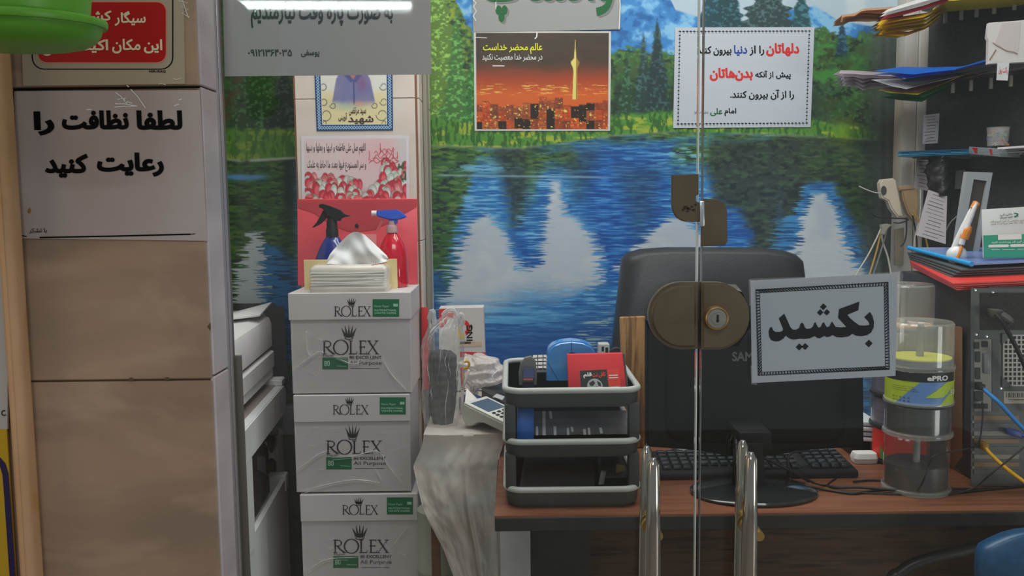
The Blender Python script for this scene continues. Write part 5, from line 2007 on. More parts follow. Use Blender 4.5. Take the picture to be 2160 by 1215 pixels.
pts = [(1152, 806), (1154, 748), (1158, 736), (1166, 728), (1182, 722), (1206, 719), (1230, 722), (1248, 729), (1256, 742), (1258, 806)]
fr = [at(x, y, TYF + .12) for x, y in pts]
mz = min(p.z for p in fr)
fr = [Vector((p.x, p.y, p.z if p.z > mz + .002 else zb)) for p in fr]
t = thing('tape_dispenser', 'glossy blue domed case behind the red notebook in the upper tray', 'case', Vector((fr[0].x, fr[0].y, zb)))
b.prism(fr, (0, .045, 0), .004, 3)
b.build('shell', M('sky_blue_plastic', (52, 122, 186), 0.16, spec=.6, coat=.5, rgb2=(70, 132, 190), vs=6), t)
b = MB()
b.poly([at(1207 + 10 * math.cos(a), 752 - 9 * math.sin(a), TYF + .1195) for a in np.linspace(0, PI, 14)])
stroke(b, [(1205, 720), (1206, 742)], 1, TYF + .12)
stroke(b, [(1156, 766), (1180, 806)], 1, TYF + .12)
b.build('seam', M('dark_navy', (16, 28, 62), 0.5), t)
# keypad remote
t = thing('calculator', 'black calculator with grey keys at the rear of the upper tray', 'calculator', at(1140, 780, TYF + .2))
Q = [at(1122, 748, TYF + .23), at(1158, 747, TYF + .23), at(1158, 785, TYF + .19), at(1122, 786, TYF + .19)]
MB().hexa(Q + [Vector((p.x, p.y + .015, Z1 + .001)) for p in Q], .001).build('body', m_black, t)
for i in range(3):
    for j in range(4):
        def kq(u, v, h): return (Q[0] + (Q[1] - Q[0]) * u) * (1 - v) + (Q[3] + (Q[2] - Q[3]) * u) * v + Vector((0, -h, h * .4))
        u0, v0 = .06 + .31 * i, .05 + .2 * j
        b = MB()
        b.hexa([kq(u0, v0, .003), kq(u0 + .25, v0, .003), kq(u0 + .25, v0 + .14, .003), kq(u0, v0 + .14, .003), kq(u0, v0, 0), kq(u0 + .25, v0, 0), kq(u0 + .25, v0 + .14, 0), kq(u0, v0 + .14, 0)])
        b.build('key', M('calc_key', (150, 144, 144), 0.5), t)
# grey holder with gadget
t = thing('card_reader', 'small grey and blue striped gadget standing in the front corner of the upper tray', 'gadget', at(1113, 830, TYF + .05))
b = MB()
pts = [(1096, 835), (1094, 790), (1098, 768), (1108, 756), (1120, 753), (1130, 762), (1133, 790), (1131, 835)]
fr = [at(x, y, TYF + .08) for x, y in pts]
fr = [Vector((p.x, p.y, max(p.z, zb))) for p in fr]
b.prism(fr, (0, .02, 0), .002)
b.build('holder', M('mid_grey', (96, 96, 94), 0.45), t)
b = MB()
q = pp([(1103, 777), (1127, 777), (1127, 835), (1101, 835)], TYF + .055)
q[2].z = q[3].z = zb
b.hexa(q + [p + Vector((0, .018, 0)) for p in q], .002)
b.build('body', M('gadget_dark', (34, 36, 52), 0.2, spec=.6), t)
b = MB()
fill(b, rect(1104, 798, 1124, 802), TYF + .055)
b.build('red_stripe', M('salmon_stripe', (196, 92, 72), 0.4), t)
b = MB()
fill(b, rect(1104, 804, 1124, 808), TYF + .055)
b.build('chrome_strip', m_chrome, t)
b = MB()
fill(b, rect(1104, 779, 1126, 797), TYF + .055)
b.build('screen', M('violet_screen', (70, 76, 118), 0.15, spec=.7), t)
b = MB()
p = at(1156, 812, TYF + .08)
b.lathe([(.006, 0), (.006, .012), (.003, .016), (.0001, .02)], (p.x, p.y, zb), seg=14)
b.single('glue_cap', M('beige_cap', (150, 138, 110), 0.4), 'tiny beige cap standing below the blue case in the upper tray', 'cap')
t = thing('charger', 'grey charger plug peeping over the red notebook', 'charger', at(1275, 760, TYF + .16))
q = pp(rect(1263, 726, 1286, 768), TYF + .16)
q[2].z = q[3].z = zb
MB().hexa(q + [p + Vector((0, .03, 0)) for p in q], .002).build('body', M('charger_grey', (150, 150, 146), 0.4), t)
b = MB()
fill(b, rect(1277, 733, 1283, 746), TYF + .16)
fill(b, rect(1269, 731, 1274, 741), TYF + .16)
b.build('contact', m_black, t)
b = MB()
b.tube(pp([(1287, 742), (1297, 735), (1306, 737), (1300, 744), (1290, 748)], TYF + .16), .003, 8, sm=4)
b.single('charging_cable', m_black, 'short black cable coiled by the charger plug', 'cable')

# middle tray
Z2 = TRAYZ[1]
b, f = stand([(1092, 862), (1126, 862), (1126, 950), (1090, 950)], TYF + .03, TYF + .05, .05, Z2 + .001)
b.single('blue_binder', M('royal_blue', (24, 88, 168), 0.35, rgb2=(18, 58, 120), vs=9), 'royal blue binder standing in the middle tray', 'binder')
t = thing('plastic_sleeves', 'grey transparent document sleeves leaning in the middle tray', 'sleeves', at(1230, 950, TYF + .06))
m_sl = M('smoky_sleeve', (104, 101, 104), 0.25, rgb2=(88, 86, 88), vs=10, spec=.6, coat=.5)
for k, q in enumerate(([(1124, 868), (1322, 866), (1326, 930), (1122, 950)], [(1135, 872), (1318, 868), (1322, 930), (1140, 950)])):
    tl_, tr_, br_, bl_ = at(*q[0], TYF + .11 + .01 * k), at(*q[1], TYF + .11 + .01 * k), at(*q[2], TYF + .045 + .01 * k), at(*q[3], TYF + .045 + .01 * k)
    bl_.z = br_.z = Z2 + .001
    tr_.z = tl_.z
    f = [tl_, tr_, br_, bl_]
    MB().hexa(f + [p + Vector((0, .002, .0)) for p in f]).build('sleeve', m_sl, t)
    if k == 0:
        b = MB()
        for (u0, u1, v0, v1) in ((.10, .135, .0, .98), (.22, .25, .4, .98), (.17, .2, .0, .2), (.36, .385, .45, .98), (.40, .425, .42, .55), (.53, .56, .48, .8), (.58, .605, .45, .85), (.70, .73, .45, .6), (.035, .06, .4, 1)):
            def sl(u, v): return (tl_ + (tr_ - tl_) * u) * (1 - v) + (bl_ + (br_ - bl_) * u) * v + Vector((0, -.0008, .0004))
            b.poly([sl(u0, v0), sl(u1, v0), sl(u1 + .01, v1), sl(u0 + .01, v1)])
        b.build('painted_reflection', M('painted_reflection', (200, 194, 198), 0.3), t)  # vertical reflections on the sleeves, painted as pale strips
q = [at(1322, 866, TYF + .13), at(1334, 866, TYF + .13), at(1338, 905, TYF + .13), at(1330, 905, TYF + .13)]
q[2].z = q[3].z = Z2 + .001
MB().hexa(q + [p + Vector((0, .003, 0)) for p in q]).single('paper_slip', M('pale_blue_slip', (136, 164, 172), 0.5), 'pale blue slip at the back corner of the middle tray', 'paper')
# bottom tray
Z3 = TRAYZ[2]
q = [(1112, 972, TYF + .24), (1257, 972, TYF + .24), (1254, 1029, TYF + .03), (1096, 1031, TYF + .03)]
f = [at(*p) for p in q]
f[0].z = f[1].z = Z3 + .060
f[2].z = f[3].z = Z3 + .030
MB().hexa(f + [Vector((p.x, p.y, Z3 + .001)) for p in f], .002).single('dark_binder', M('dark_leatherette', (60, 50, 48), 0.35, rgb2=(48, 46, 52), vs=6), 'dark brown leatherette binder lying in the lowest tray', 'binder')
t = thing('camera_pouch', 'black pouch with mustard patch in the lowest tray', 'pouch', at(1295, 1030, TYF + .1))
q = [at(1264, 976, TYF + .10), at(1322, 976, TYF + .10), at(1330, 1040, TYF + .07), at(1262, 1040, TYF + .07)]
q[2].z = q[3].z = Z3 + .001
MB().hexa(q + [p + Vector((0, .08, 0)) for p in q], .012, 3).build('body', m_black, t)
b = MB()
fill(b, [(1300, 976), (1318, 980), (1318, 990), (1298, 996)], TYF + .085, .008)
b.build('patch', M('mustard_patch', (90, 76, 34), 0.7), t)
q = [at(1268, 992, TYF + .055), at(1280, 994, TYF + .055), at(1266, 1040, TYF + .03), at(1256, 1040, TYF + .03)]
q[2].z = q[3].z = Z3 + .001
MB().hexa(q + [p + Vector((0, .004, 0)) for p in q], .001).single('grey_ruler', M('ruler_grey', (84, 84, 82), 0.4), 'grey flat ruler leaning in the lowest tray', 'ruler')
q = [at(1330, 970, TYF + .12), at(1334, 970, TYF + .12), at(1335, 1040, TYF + .10), at(1331, 1040, TYF + .10)]
q[2].z = q[3].z = Z3 + .001
MB().hexa(q + [p + Vector((0, .05, 0)) for p in q]).single('white_card', M('white_paper'), 'white card standing at the far corner of the lowest tray', 'card')

# wooden board between tray tower and monitor
zb_ = DH + .001
q = [at(1308, 670, 2.12), at(1363, 668, 2.12), at(1364, 940, 2.10), at(1318, 940, 2.10)]
q[2].z = q[3].z = zb_
m_zebra = M('zebra_wood', (142, 104, 62), 0.5, rgb2=(92, 62, 34), vs=9, stretch=(11, 1, .7), contrast=(.44, .58), detail=3)
MB().hexa(q + [p + Vector((0, .02, 0)) for p in q], .003).single('wooden_board', m_zebra, 'striped brown wooden board standing between tray tower and monitor', 'board')

# ------------------------------------------------------------------ office chair behind the desk
CHY = 2.62
m_lea = M('black_leather', (42, 44, 47), 0.45, rgb2=(36, 38, 40), vs=5, bump=.15, bs=140, spec=.45)
c = at(1490, 760, CHY)
t = thing('office_chair', 'black leather office chair facing the desk in front of the mural', 'chair', Vector((c.x, CHY, 0)))
pts = [(1286, 860), (1286, 740), (1292, 680), (1300, 610), (1307, 545), (1318, 532), (1345, 524), (1400, 520), (1500, 520), (1600, 521), (1640, 526), (1665, 534), (1680, 548), (1684, 580), (1690, 660), (1694, 740), (1694, 860)]
rings = []
for k, (dy, sc) in enumerate(((0.03, .93), (.008, .975), (0, 1), (-.03, 1.0), (-.055, .975), (-.07, .93))):
    cx, cy = 1490, 690
    rings.append([at(cx + (x - cx) * sc, cy + (y - cy) * sc, CHY + .03) + Vector((0, dy - .03, 0)) for x, y in pts])
b = MB()
b.loft(rings)
b.build('backrest', m_lea, t, 70)
SZ = .50
b = MB()
w2 = .25
b.loft([rr(c.x - w2, c.x + w2, CHY - .44, CHY - .02, .08, SZ - .10, 6), rr(c.x - w2 - .01, c.x + w2 + .01, CHY - .45, CHY - .01, .09, SZ - .05, 6), rr(c.x - w2, c.x + w2, CHY - .44, CHY - .02, .08, SZ, 6)])
b.build('seat', m_lea, t, 60)
zlow = at(1490, 860, CHY).z
MB().box(c.x - .05, c.x + .05, CHY - .02, CHY + .03, SZ - .08, zlow + .02, .01).build('back_bracket', m_black, t)
b = MB()
b.lathe([(.028, .08), (.028, SZ - .10)], (c.x, CHY - .26, 0), seg=16)
b.build('gas_column', m_black, t)
for k in range(5):
    a = k * 2 * PI / 5 + .3
    e = Vector((c.x + .28 * math.cos(a), CHY - .26 + .28 * math.sin(a), .065))
    b = MB()
    b.tube([Vector((c.x, CHY - .26, .10)), e], [.022, .014], 8)
    b.build('base_leg', m_black, t)
    b = MB()
    b.lathe([(0, -.012), (.026, -.012), (.026, .012), (0, .012)], (e.x, e.y, .028), (math.sin(a), -math.cos(a), 0), 14)
    b.build('caster', m_black, t)

# ------------------------------------------------------------------ monitor seen from behind
MYB = 1.86
m_mon = M('monitor_black', (17, 18, 18), 0.6, rgb2=(14, 15, 16), vs=90, spec=.25)
bc = dk(1589, 1040)
t = thing('monitor', 'black monitor seen from behind on a round stand, in front of the keyboard', 'monitor', Vector((bc.x, bc.y, DH)))
P0, P1 = at(1364, 676, MYB), at(1821, 948, MYB)
b = MB()
fr = [(1364, 676), (1821, 672), (1823, 944), (1760, 946), (1680, 952), (1640, 962), (1530, 962), (1495, 954), (1430, 947), (1364, 943)]
b.prism(pp(fr, MYB), (0, .032, 0), .004, 2)
b.build('rear_shell', m_mon, t)
b = MB()
rg = []
for (Yq, s_) in ((MYB + .001, 1), (MYB - .003, .975), (MYB - .005, .93), (MYB - .006, .86)):
    ring = [at(1592 + (x - 1592) * s_, 815 + (y - 815) * s_, MYB) for x, y in rrpx(1400, 695, 1785, 935, 40, 6)]
    rg.append([Vector((p.x, Yq, p.z)) for p in ring])
b.loft(rg)
b.build('rear_bulge', m_mon, t, 60)
b = MB()
inkpx(b, 'SAMSUNG', (1544, 742, 1652, 762), MYB - .006, .03, False, .0007)
b.build('lettering', M('grey_raised_print', (74, 76, 76), 0.5), t)
b = MB()
nk = [at(1550, 930, bc.y), at(1608, 930, bc.y), at(1612, 1022, bc.y), at(1546, 1022, bc.y)]
nk[2].z = nk[3].z = DH + .012
b.hexa([p + Vector((0, -.012, 0)) for p in nk] + [p + Vector((0, .016, 0)) for p in nk], .006, 3)
b.build('neck', m_mon, t)
b = MB()
hh = at(1590, 930, bc.y).z
b.box(bc.x - .033, bc.x + .033, bc.y - .01, MYB + .01, hh - .02, hh + .02, .004)
b.build('hinge', m_mon, t)
b = MB()
rad = (dk(1722, 1032).x - dk(1457, 1032).x) / 2
b.lathe([(0, 0), (rad * .97, 0), (rad, .003), (rad, .006), (rad * .96, .009), (rad * .6, .014), (rad * .25, .018), (0, .018)], bc, seg=48, sy=.72)
b.build('stand_base', M('gloss_black', (26, 29, 31), 0.12, spec=.6, coat=.5), t, 30)

# ------------------------------------------------------------------ keyboard with separate keys
m_kb = M('keyboard_black', (30, 32, 33), 0.45)
K0, K1 = dk(1388, 1014), dk(1812, 1009)
KD = .125
kc = (K0 + K1) / 2
t = thing('keyboard', 'black keyboard lying behind the monitor stand', 'keyboard', Vector((kc.x, kc.y + KD / 2, DH)))
ex = (K1 - K0)
kw = ex.length
ex.normalize()
ey = Vector((-ex.y, ex.x, 0))


def kp(a, d, h): return K0 + ex * a + ey * d + Vector((0, 0, h))


b = MB()
b.hexa([kp(0, 0, .016), kp(kw, 0, .016), kp(kw, 0, .001), kp(0, 0, .001), kp(.004, KD, .030), kp(kw - .004, KD, .030), kp(kw - .004, KD, .001), kp(.004, KD, .001)], .004, 2)
b.build('case', m_kb, t)
proto = None
n = 0
for row in range(5):
    cols = 19
    for i in range(cols):
        if (row == 0 and 4 <= i <= 9) or i in (14,): continue
        a = .012 + (kw - .024) * (i + .5) / cols
        d = .014 + (KD - .026) * (row + .5) / 5
        h = .0165 + .014 * d / KD
        if proto is None:
            b = MB()
            k_ = kw / cols * .5 * .86
            dd = (KD - .026) / 5 * .5 * .84
            b.hexa([ex * -k_ * .8 + ey * -dd * .75 + Vector((0, 0, .007)), ex * k_ * .8 + ey * -dd * .75 + Vector((0, 0, .007)), ex * k_ * .8 + ey * dd * .75 + Vector((0, 0, .0075)), ex * -k_ * .8 + ey * dd * .75 + Vector((0, 0, .0075)),
                    ex * -k_ + ey * -dd, ex * k_ + ey * -dd, ex * k_ + ey * dd, ex * -k_ + ey * dd], .0012, 2)
            proto = b.mesh('key')
            proto.materials.append(M('key_black', (40, 44, 48), 0.3, spec=.6))
        o = bpy.data.objects.new('key', proto)
        o.parent = t
        o.location = kp(a, d, h) - t.location
        COL.objects.link(o)
b = MB()
W = .32
b.hexa([kp(W - .02, .02, .0175), kp(W + .0, .02, .0175), kp(W, .02, .0165), kp(W - .02, .02, .0165)] + [kp(W - .02, .021, .0176), kp(W, .021, .0176), kp(W, .021, .0166), kp(W - .02, .021, .0166)])
b.bm.free()
# small dark box with a silver face behind the keyboard
t = thing('mouse', 'dark computer mouse with silver top lying behind the keyboard', 'mouse', dk(1452, 972))
m0 = dk(1452, 968)
b = MB()
b.ball(m0 + Vector((0, .02, .012)), (.036, .03, .018), 20)
b.build('body', M('mouse_brown', (40, 34, 32), 0.3, spec=.6), t)
b = MB()
b.ball(m0 + Vector((.004, .012, .0165)), (.016, .02, .0152), 16)
b.build('silver_top', M('mouse_silver', (150, 160, 168), 0.25, .4), t)

# ------------------------------------------------------------------ disc spindles
m_clr = clearmat('clear_polystyrene', (1, 1, 1), .2, (190, 190, 184), .05, 1.45)
m_clrt = clearmat('clear_polystyrene_thin', (1, 1, 1), .05, (170, 170, 166), .05, 1.45)
m_disc = M('dark_discs', (52, 54, 54), 0.3, rgb2=(42, 44, 42), vs=5, stretch=(1, 1, 30), spec=.6)
SB = dk(1944, 1037)
SYc = SB.y
SR = .0630
SC_ = Vector((at(1943, 960, SYc).x, SYc + .02, 0))


def spindle(name_lab, ybot, ytop, discs, disc_mat, label_parts=None, cx=None, rad=SR, closed=True, zbase=None, group='disc spindles piled on the desk', base_mat=None, Yc=None):
    c_ = cx or SC_
    Yv = c_.y - rad * .6
    z0 = zbase if zbase is not None else at(1943, ybot, Yv).z
    z1 = at(1943, ytop, Yv).z
    t = thing('disc_spindle', name_lab, 'spindle', Vector((c_.x, c_.y, z0)), group)
    b = MB()
    b.lathe([(0, 0), (rad + .003, 0), (rad + .004, .003), (rad + .003, .007), (rad - .001, .009), (0, .009)], Vector((c_.x, c_.y, z0)), seg=40)
    b.build('base', base_mat or m_clr, t)
    hd = (z1 - z0 - .012) * discs
    if discs > 0:
        b = MB()
        b.lathe([(.008, .0095), (rad - .004, .0095), (rad - .004, .0095 + hd), (.008, .0095 + hd)], Vector((c_.x, c_.y, z0)), seg=40)
        b.build('disc_stack', disc_mat, t)
    b = MB()
    b.lathe([(.0, .0096), (.0075, .0096), (.0065, z1 - z0 - .006), (0, z1 - z0 - .006)], Vector((c_.x, c_.y, z0)), seg=16)
    b.build('centre_post', M('post_grey', (120, 122, 118), 0.4), t)
    b = MB()
    H = z1 - z0
    b.lathe([(rad, .0092), (rad - .001, H - .004), (rad - .004, H - .0005), (rad * .75, H - .002), (rad * .4, H - .002), (rad * .36, H - .0005), (0, H - .0005)], Vector((c_.x, c_.y, z0)), seg=48)
    b.build('cover', m_clr if discs < .3 else m_clrt, t, 30)
    return t, z0, z1


t, za, zb1 = spindle('clear disc spindle half full of dark discs, lowest of the front pile', 1036, 924, .45, m_disc, zbase=DH + .001)
t, zc_, zd = spindle('spindle full of dark grey discs, second from the bottom of the front pile', 924, 856, .97, m_disc, zbase=zb1 + .001)
m_ylab = M('lime_label', (150, 168, 42), 0.45)
t, ze, zg = spindle('spindle with lime and blue printed sleeve, under the yellow disc case', 856, 783, .98, m_disc, zbase=zd + .001)


def wrap(a0, a1, v0, v1, mat, par, name, r=SR + .0006, n=48, sk=0.0):
    b = MB()
    H = zg - ze

    def fn(u, v):
        a = math.radians(a0 - 24 + (a1 - a0) * u + sk * (1 - v))
        return Vector((SC_.x + r * math.sin(a), SC_.y - r * math.cos(a), ze + H * (v0 + (v1 - v0) * v)))
    b.grid(fn, n, 4)
    return b.build(name, mat, par)


sl = wrap(-100, 100, .04, .99, m_ylab, t, 'printed_sleeve')
wrap(-72, 75, .74, .992, m_black, t, 'black_band', SR + .0012)
wrap(2, 78, .05, .74, M('sleeve_blue', (84, 116, 164), 0.4), t, 'blue_stripe', SR + .0017, 48, -44)
wrap(48, 80, .30, .74, M('lime_label'), t, 'lime_stripe', SR + .0023, 48, -38)


def curved_ink(s, a0, a1, v0, v1, mat, par, fa=False, bold=.0):
    V, Pg = glyphs(s, bold, fa)
    b = MB()
    H = zg - ze
    r = SR + .0029
    vv = []
    for u, v, l in V:
        a = math.radians(a0 - 24 + (a1 - a0) * u)
        rl = r + l * .0001
        vv.append(Vector((SC_.x + rl * math.sin(a), SC_.y - rl * math.cos(a), ze + H * (v0 + (v1 - v0) * v))))
    b._add(vv, Pg)
    return b.build('lettering', mat, par)


curved_ink('ePRO', 12, 50, .79, .94, M('white_print'), t, bold=.04)
curved_ink('50', 58, 74, .34, .50, M('white_print'), t)
for k in range(3):
    curved_ink('premium disc media', -46, -8 + 4 * k, .56 - .06 * k, .60 - .06 * k, m_ink2, t)
curved_ink('o i a a a', -46, -14, .24, .30, m_ink2, t)
curved_ink('o i s a a', -46, -14, .14, .20, m_ink2, t)
t, zh, zi = spindle('clear disc case with one yellow disc, topmost of the front pile', 783, 682, .16, M('yellow_green_disc', (176, 176, 66), 0.35), zbase=zg + .001)
# the edge of the yellow pile is grey
b = MB()
b.lathe([(SR - .0038, .0095), (SR - .0034, .0095), (SR - .0034, .0095 + (zi - zh - .012) * .13), (SR - .0038, .0095 + (zi - zh - .012) * .13)], Vector((SC_.x, SC_.y, zh)), seg=40)
b.build('disc_edge', M('disc_edge_grey', (92, 98, 104), 0.3), t)

RC = Vector((.870, 1.986, 0))
m_vio = M('violet_discs', (92, 90, 108), 0.3, rgb2=(78, 76, 92), vs=4, stretch=(1, 1, 25))


def rz_(y): return at(1908, y, RC.y - .05).z


t, _, z2_ = spindle('red labelled disc spindle at the foot of the rear pile', 992, 905, .9, M('label_red', (184, 46, 38), 0.45), cx=RC, zbase=DH + .001, base_mat=m_black)
z_ = z2_
b = MB()
b.grid(lambda u, v: Vector((RC.x + (SR + .0004) * math.sin(math.radians(-85 + 120 * u)), RC.y - (SR + .0004) * math.cos(math.radians(-85 + 120 * u)), DH + .012 + (z2_ - DH - .014) * v)), 20, 2)
sl = b.build('red_sleeve', M('label_red'), t)
b = MB()
b.grid(lambda u, v: Vector((RC.x + (SR + .001) * math.sin(math.radians(-62 + 22 * u - 14 * v * u)), RC.y - (SR + .001) * math.cos(math.radians(-62 + 22 * u - 14 * v * u)), DH + .012 + .03 * v * (1 - .5 * u))), 8, 4)
b.build('green_leaf', M('leaf_green', (58, 130, 56), 0.5), t)
t, _, z_ = spindle('spindle of violet grey discs in the rear pile above the red one', 905, 838, .96, m_vio, cx=RC, zbase=z_ + .001, base_mat=m_black)
t, _, z_ = spindle('uppermost violet grey disc spindle of the rear pile', 838, 772, .96, m_vio, cx=RC, zbase=z_ + .001, base_mat=m_black)
t, _, z_ = spindle('empty clear disc case under the tall cover of the rear pile', 772, 700, .05, M('peach_disc', (176, 140, 112), 0.4), cx=RC, zbase=z_ + .001)
t, _, z_ = spindle('empty tall clear disc cover on top of the rear pile', 700, 601, .03, M('peach_disc'), cx=RC, zbase=z_ + .001)
# tan cardboard envelope standing between spindles and computer tower
q = [at(1998, 688, 1.93), at(2030, 690, 1.868), at(2030, 1020, 1.868), at(1998, 1000, 1.93)]
q[2].z = q[3].z = DH + .001
MB().hexa(q + [p + Vector((.002, .012, 0)) for p in q], .001).single('cardboard_folder', M('tan_cardboard', (112, 80, 54), 0.6, rgb2=(92, 64, 44), vs=5), 'tan cardboard folder squeezed between the disc spindles and the computer tower', 'folder')
# papers, tissue and roll behind the monitor
zp = DH + .001
for k, (dx, col, lab) in enumerate(((0, (176, 178, 182), 'bottom'), (4, (150, 158, 168), 'second'), (-3, (184, 184, 186), 'third'), (2, (170, 174, 180), 'top'))):
    b = MB()
    o = dk(1838 + dx, 975)
    z0 = DH + .001 + .036 + .012 * k
    b.hexa([Vector((o.x - .028, o.y + .05, z0 + .008)), Vector((o.x + .03, o.y + .03, z0 + .008)), Vector((o.x + .03, o.y + .03, z0)), Vector((o.x - .028, o.y + .05, z0)),
            Vector((o.x - .02, o.y + .20, z0 + .010)), Vector((o.x + .03, o.y + .20, z0 + .010)), Vector((o.x + .03, o.y + .20, z0)), Vector((o.x - .02, o.y + .20, z0))], .001)
    b.single('receipt_pad', M('pad_' + lab, col, 0.7), {'bottom': 'white receipt pad at the bottom of the small pile behind the monitor', 'second': 'bluish receipt pad second in the small pile behind the monitor', 'third': 'bright white receipt pad third in the small pile behind the monitor', 'top': 'grey-white receipt pad on top of the small pile behind the monitor'}[lab], 'pad', 'receipt pads behind the monitor')
b = MB()
o = dk(1838, 972)
b.box(o.x - .03, o.x + .04, o.y + .045, o.y + .22, DH + .001, DH + .0365, .003)
b.single('black_box', m_black, 'low black box under the receipt pads behind the monitor', 'box')
b = MB()
o = dk(1822, 978)
b.loft([rr(o.x - .020, o.x + .03, o.y - .005, o.y + .03, .008, DH + .001, 4), rr(o.x - .022, o.x + .032, o.y - .007, o.y + .032, .009, DH + .012, 4), rr(o.x - .018, o.x + .03, o.y - .002, o.y + .03, .008, DH + .022, 4)])
b.single('folded_tissue', m_tis, 'folded white tissue on the desk at the foot of the receipt pads', 'tissue')

# ------------------------------------------------------------------ computer tower, back side to the door
PX = at(2046, 800, 1.85).x
PY0 = dk(2080, 1028).y
PZ1 = at(2060, 606, PY0).z
PW = .185
PL = .42
m_case = M('case_side', (50, 50, 50), 0.45, rgb2=(44, 42, 42), vs=4)
m_steel = M('zinc_steel', (78, 80, 78), 0.5, .25, rgb2=(68, 70, 68), vs=8)
m_steel2 = M('pale_steel', (100, 98, 92), 0.4, .3)
t = thing('computer_tower', 'dark computer tower with its cabled back panel facing the glass door', 'computer', Vector((PX + PW / 2, PY0 + PL / 2, DH)))
MB().box(PX, PX + PW, PY0 + .004, PY0 + PL, DH + .004, PZ1, .002).build('case', m_case, t)
b = MB()
for xx in (PX + .012, PX + PW - .03):
    for yy in (PY0 + .03, PY0 + PL - .05):
        b.box(xx, xx + .018, yy, yy + .018, DH, DH + .005)
b.build('foot', m_black, t)


def tp(x, y, h=0.0):
    p = at(x, y, PY0)
    return Vector((p.x, PY0 + .004 - h, p.z))


def tq(x0, y0, x1, y1, h0, h1, mat, name, par=t, bev=0):
    f = [tp(x, y, h1) for x, y in rect(x0, y0, x1, y1)]
    b_ = [tp(x, y, h0) for x, y in rect(x0, y0, x1, y1)]
    return MB().hexa(f + b_, bev).build(name, mat, par)


tq(2050, 608, 2236, 1026, -.001, .001, m_steel, 'back_plate')
pw = tq(2069, 618, 2232, 696, 0, .003, M('power_supply_black', (30, 28, 26), 0.6, rgb2=(44, 40, 36), vs=240, bump=.5, bs=300), 'power_supply')
b = MB()
for x, y in ((2058, 612), (2095, 617), (2060, 706), (2082, 710), (2119, 709), (2118, 812), (2112, 820)):
    b.lathe([(.0, .001), (.003, .001), (.0026, .0026), (0, .003)], tp(x, y), (0, -1, 0), 10)
b.build('screw', M('steel_bright'), t)
tq(2056, 716, 2092, 868, .001, .002, m_steel2, 'port_shield')
for (x0, y0, x1, y1) in ((2056, 722, 2066, 736), (2072, 720, 2084, 732), (2058, 742, 2068, 764), (2058, 776, 2068, 800), (2057, 806, 2072, 822), (2056, 826, 2074, 846), (2056, 852, 2064, 862), (2066, 852, 2074, 862), (2076, 852, 2084, 862)):
    tq(x0, y0, x1, y1, .001, .004, m_black, 'port')
tq(2075, 746, 2088, 788, .001, .006, M('port_grey', (96, 98, 100), 0.4), 'video_port', bev=.001)
tq(2094, 716, 2108, 868, .001, .0015, M('plate_shadow_grey', (66, 68, 68), 0.5, .2), 'rib')
# fan grille: dark opening with a pale lattice
tq(2116, 706, 2200, 814, .001, .002, m_black, 'fan_opening')
b = MB()
for k in range(10):
    x = 2116 + 9.2 * k
    b.hexa([tp(p, q_, .004) for p, q_ in rect(x, 706, x + 3.0, 814)] + [tp(p, q_, .002) for p, q_ in rect(x, 706, x + 3.0, 814)])
for k in range(12):
    y = 706 + 9.6 * k
    b.hexa([tp(p, q_, .0042) for p, q_ in rect(2116, y, 2200, y + 3.0)] + [tp(p, q_, .0022) for p, q_ in rect(2116, y, 2200, y + 3.0)])
b.build('fan_grille', M('grille_white', (150, 148, 142), 0.4), t)
for tri in ([(2114, 704), (2138, 704), (2114, 726)], [(2114, 816), (2114, 794), (2136, 816)]):
    MB().prism([tp(x, y, .0048) for x, y in tri], (0, .002, 0)).build('grille_corner', m_steel, t)
st = tq(2119, 826, 2205, 852, .001, .0016, M('sticker_white', (140, 134, 124), 0.5), 'barcode_sticker')
b = MB()
for k in range(15):
    x = 2124 + 4.6 * k
    w_ = (1, 2.2, 1.2, 1.8)[k % 4]
    b.poly([tp(p, q_, .002) for p, q_ in rect(x, 829, x + w_, 839)])
b.poly([tp(p, q_, .002) for p, q_ in rect(2128, 843, 2190, 844.4)])
b.build('barcode', m_ink2, st)
for k in range(8):
    y = 877 + 16.4 * k
    tq(2055, y, 2150, y + 9.5, .001, .003, (M('slot_tan', (104, 88, 70), 0.5, .3), m_steel, m_steel2)[k % 3], 'slot_cover')
for k in range(4):
    tq(2051, 888 + 32 * k, 2056, 893 + 32 * k, .001, .003, m_steel2, 'slot_clip')
b = MB()
b.ball(tp(2080, 938, .006), .0028, 10)
b.build('status_light', emit('green_led', (.1, 1, .15), 2.2), t)


def cable(name, label, pts, r, mat, plug=None, sm=8, seg=8):
    """pts: pixel x,y,depth"""
    p3 = [p if isinstance(p, Vector) else at(*p) for p in pts]
    if plug:
        q0, pm, (sx, sy, sz) = plug
        t_ = thing(name, label, 'cable', p3[0])
        MB().tube(p3, r, seg, sm=sm).build('cord', mat, t_, 60)
        c_ = at(*q0)
        MB().rbox(c_, (sx, sy, sz), None, .002).build('plug', pm, t_)
        return t_
    return MB().tube(p3, r, seg, sm=sm).single(name, mat, label, 'cable', ang=60)


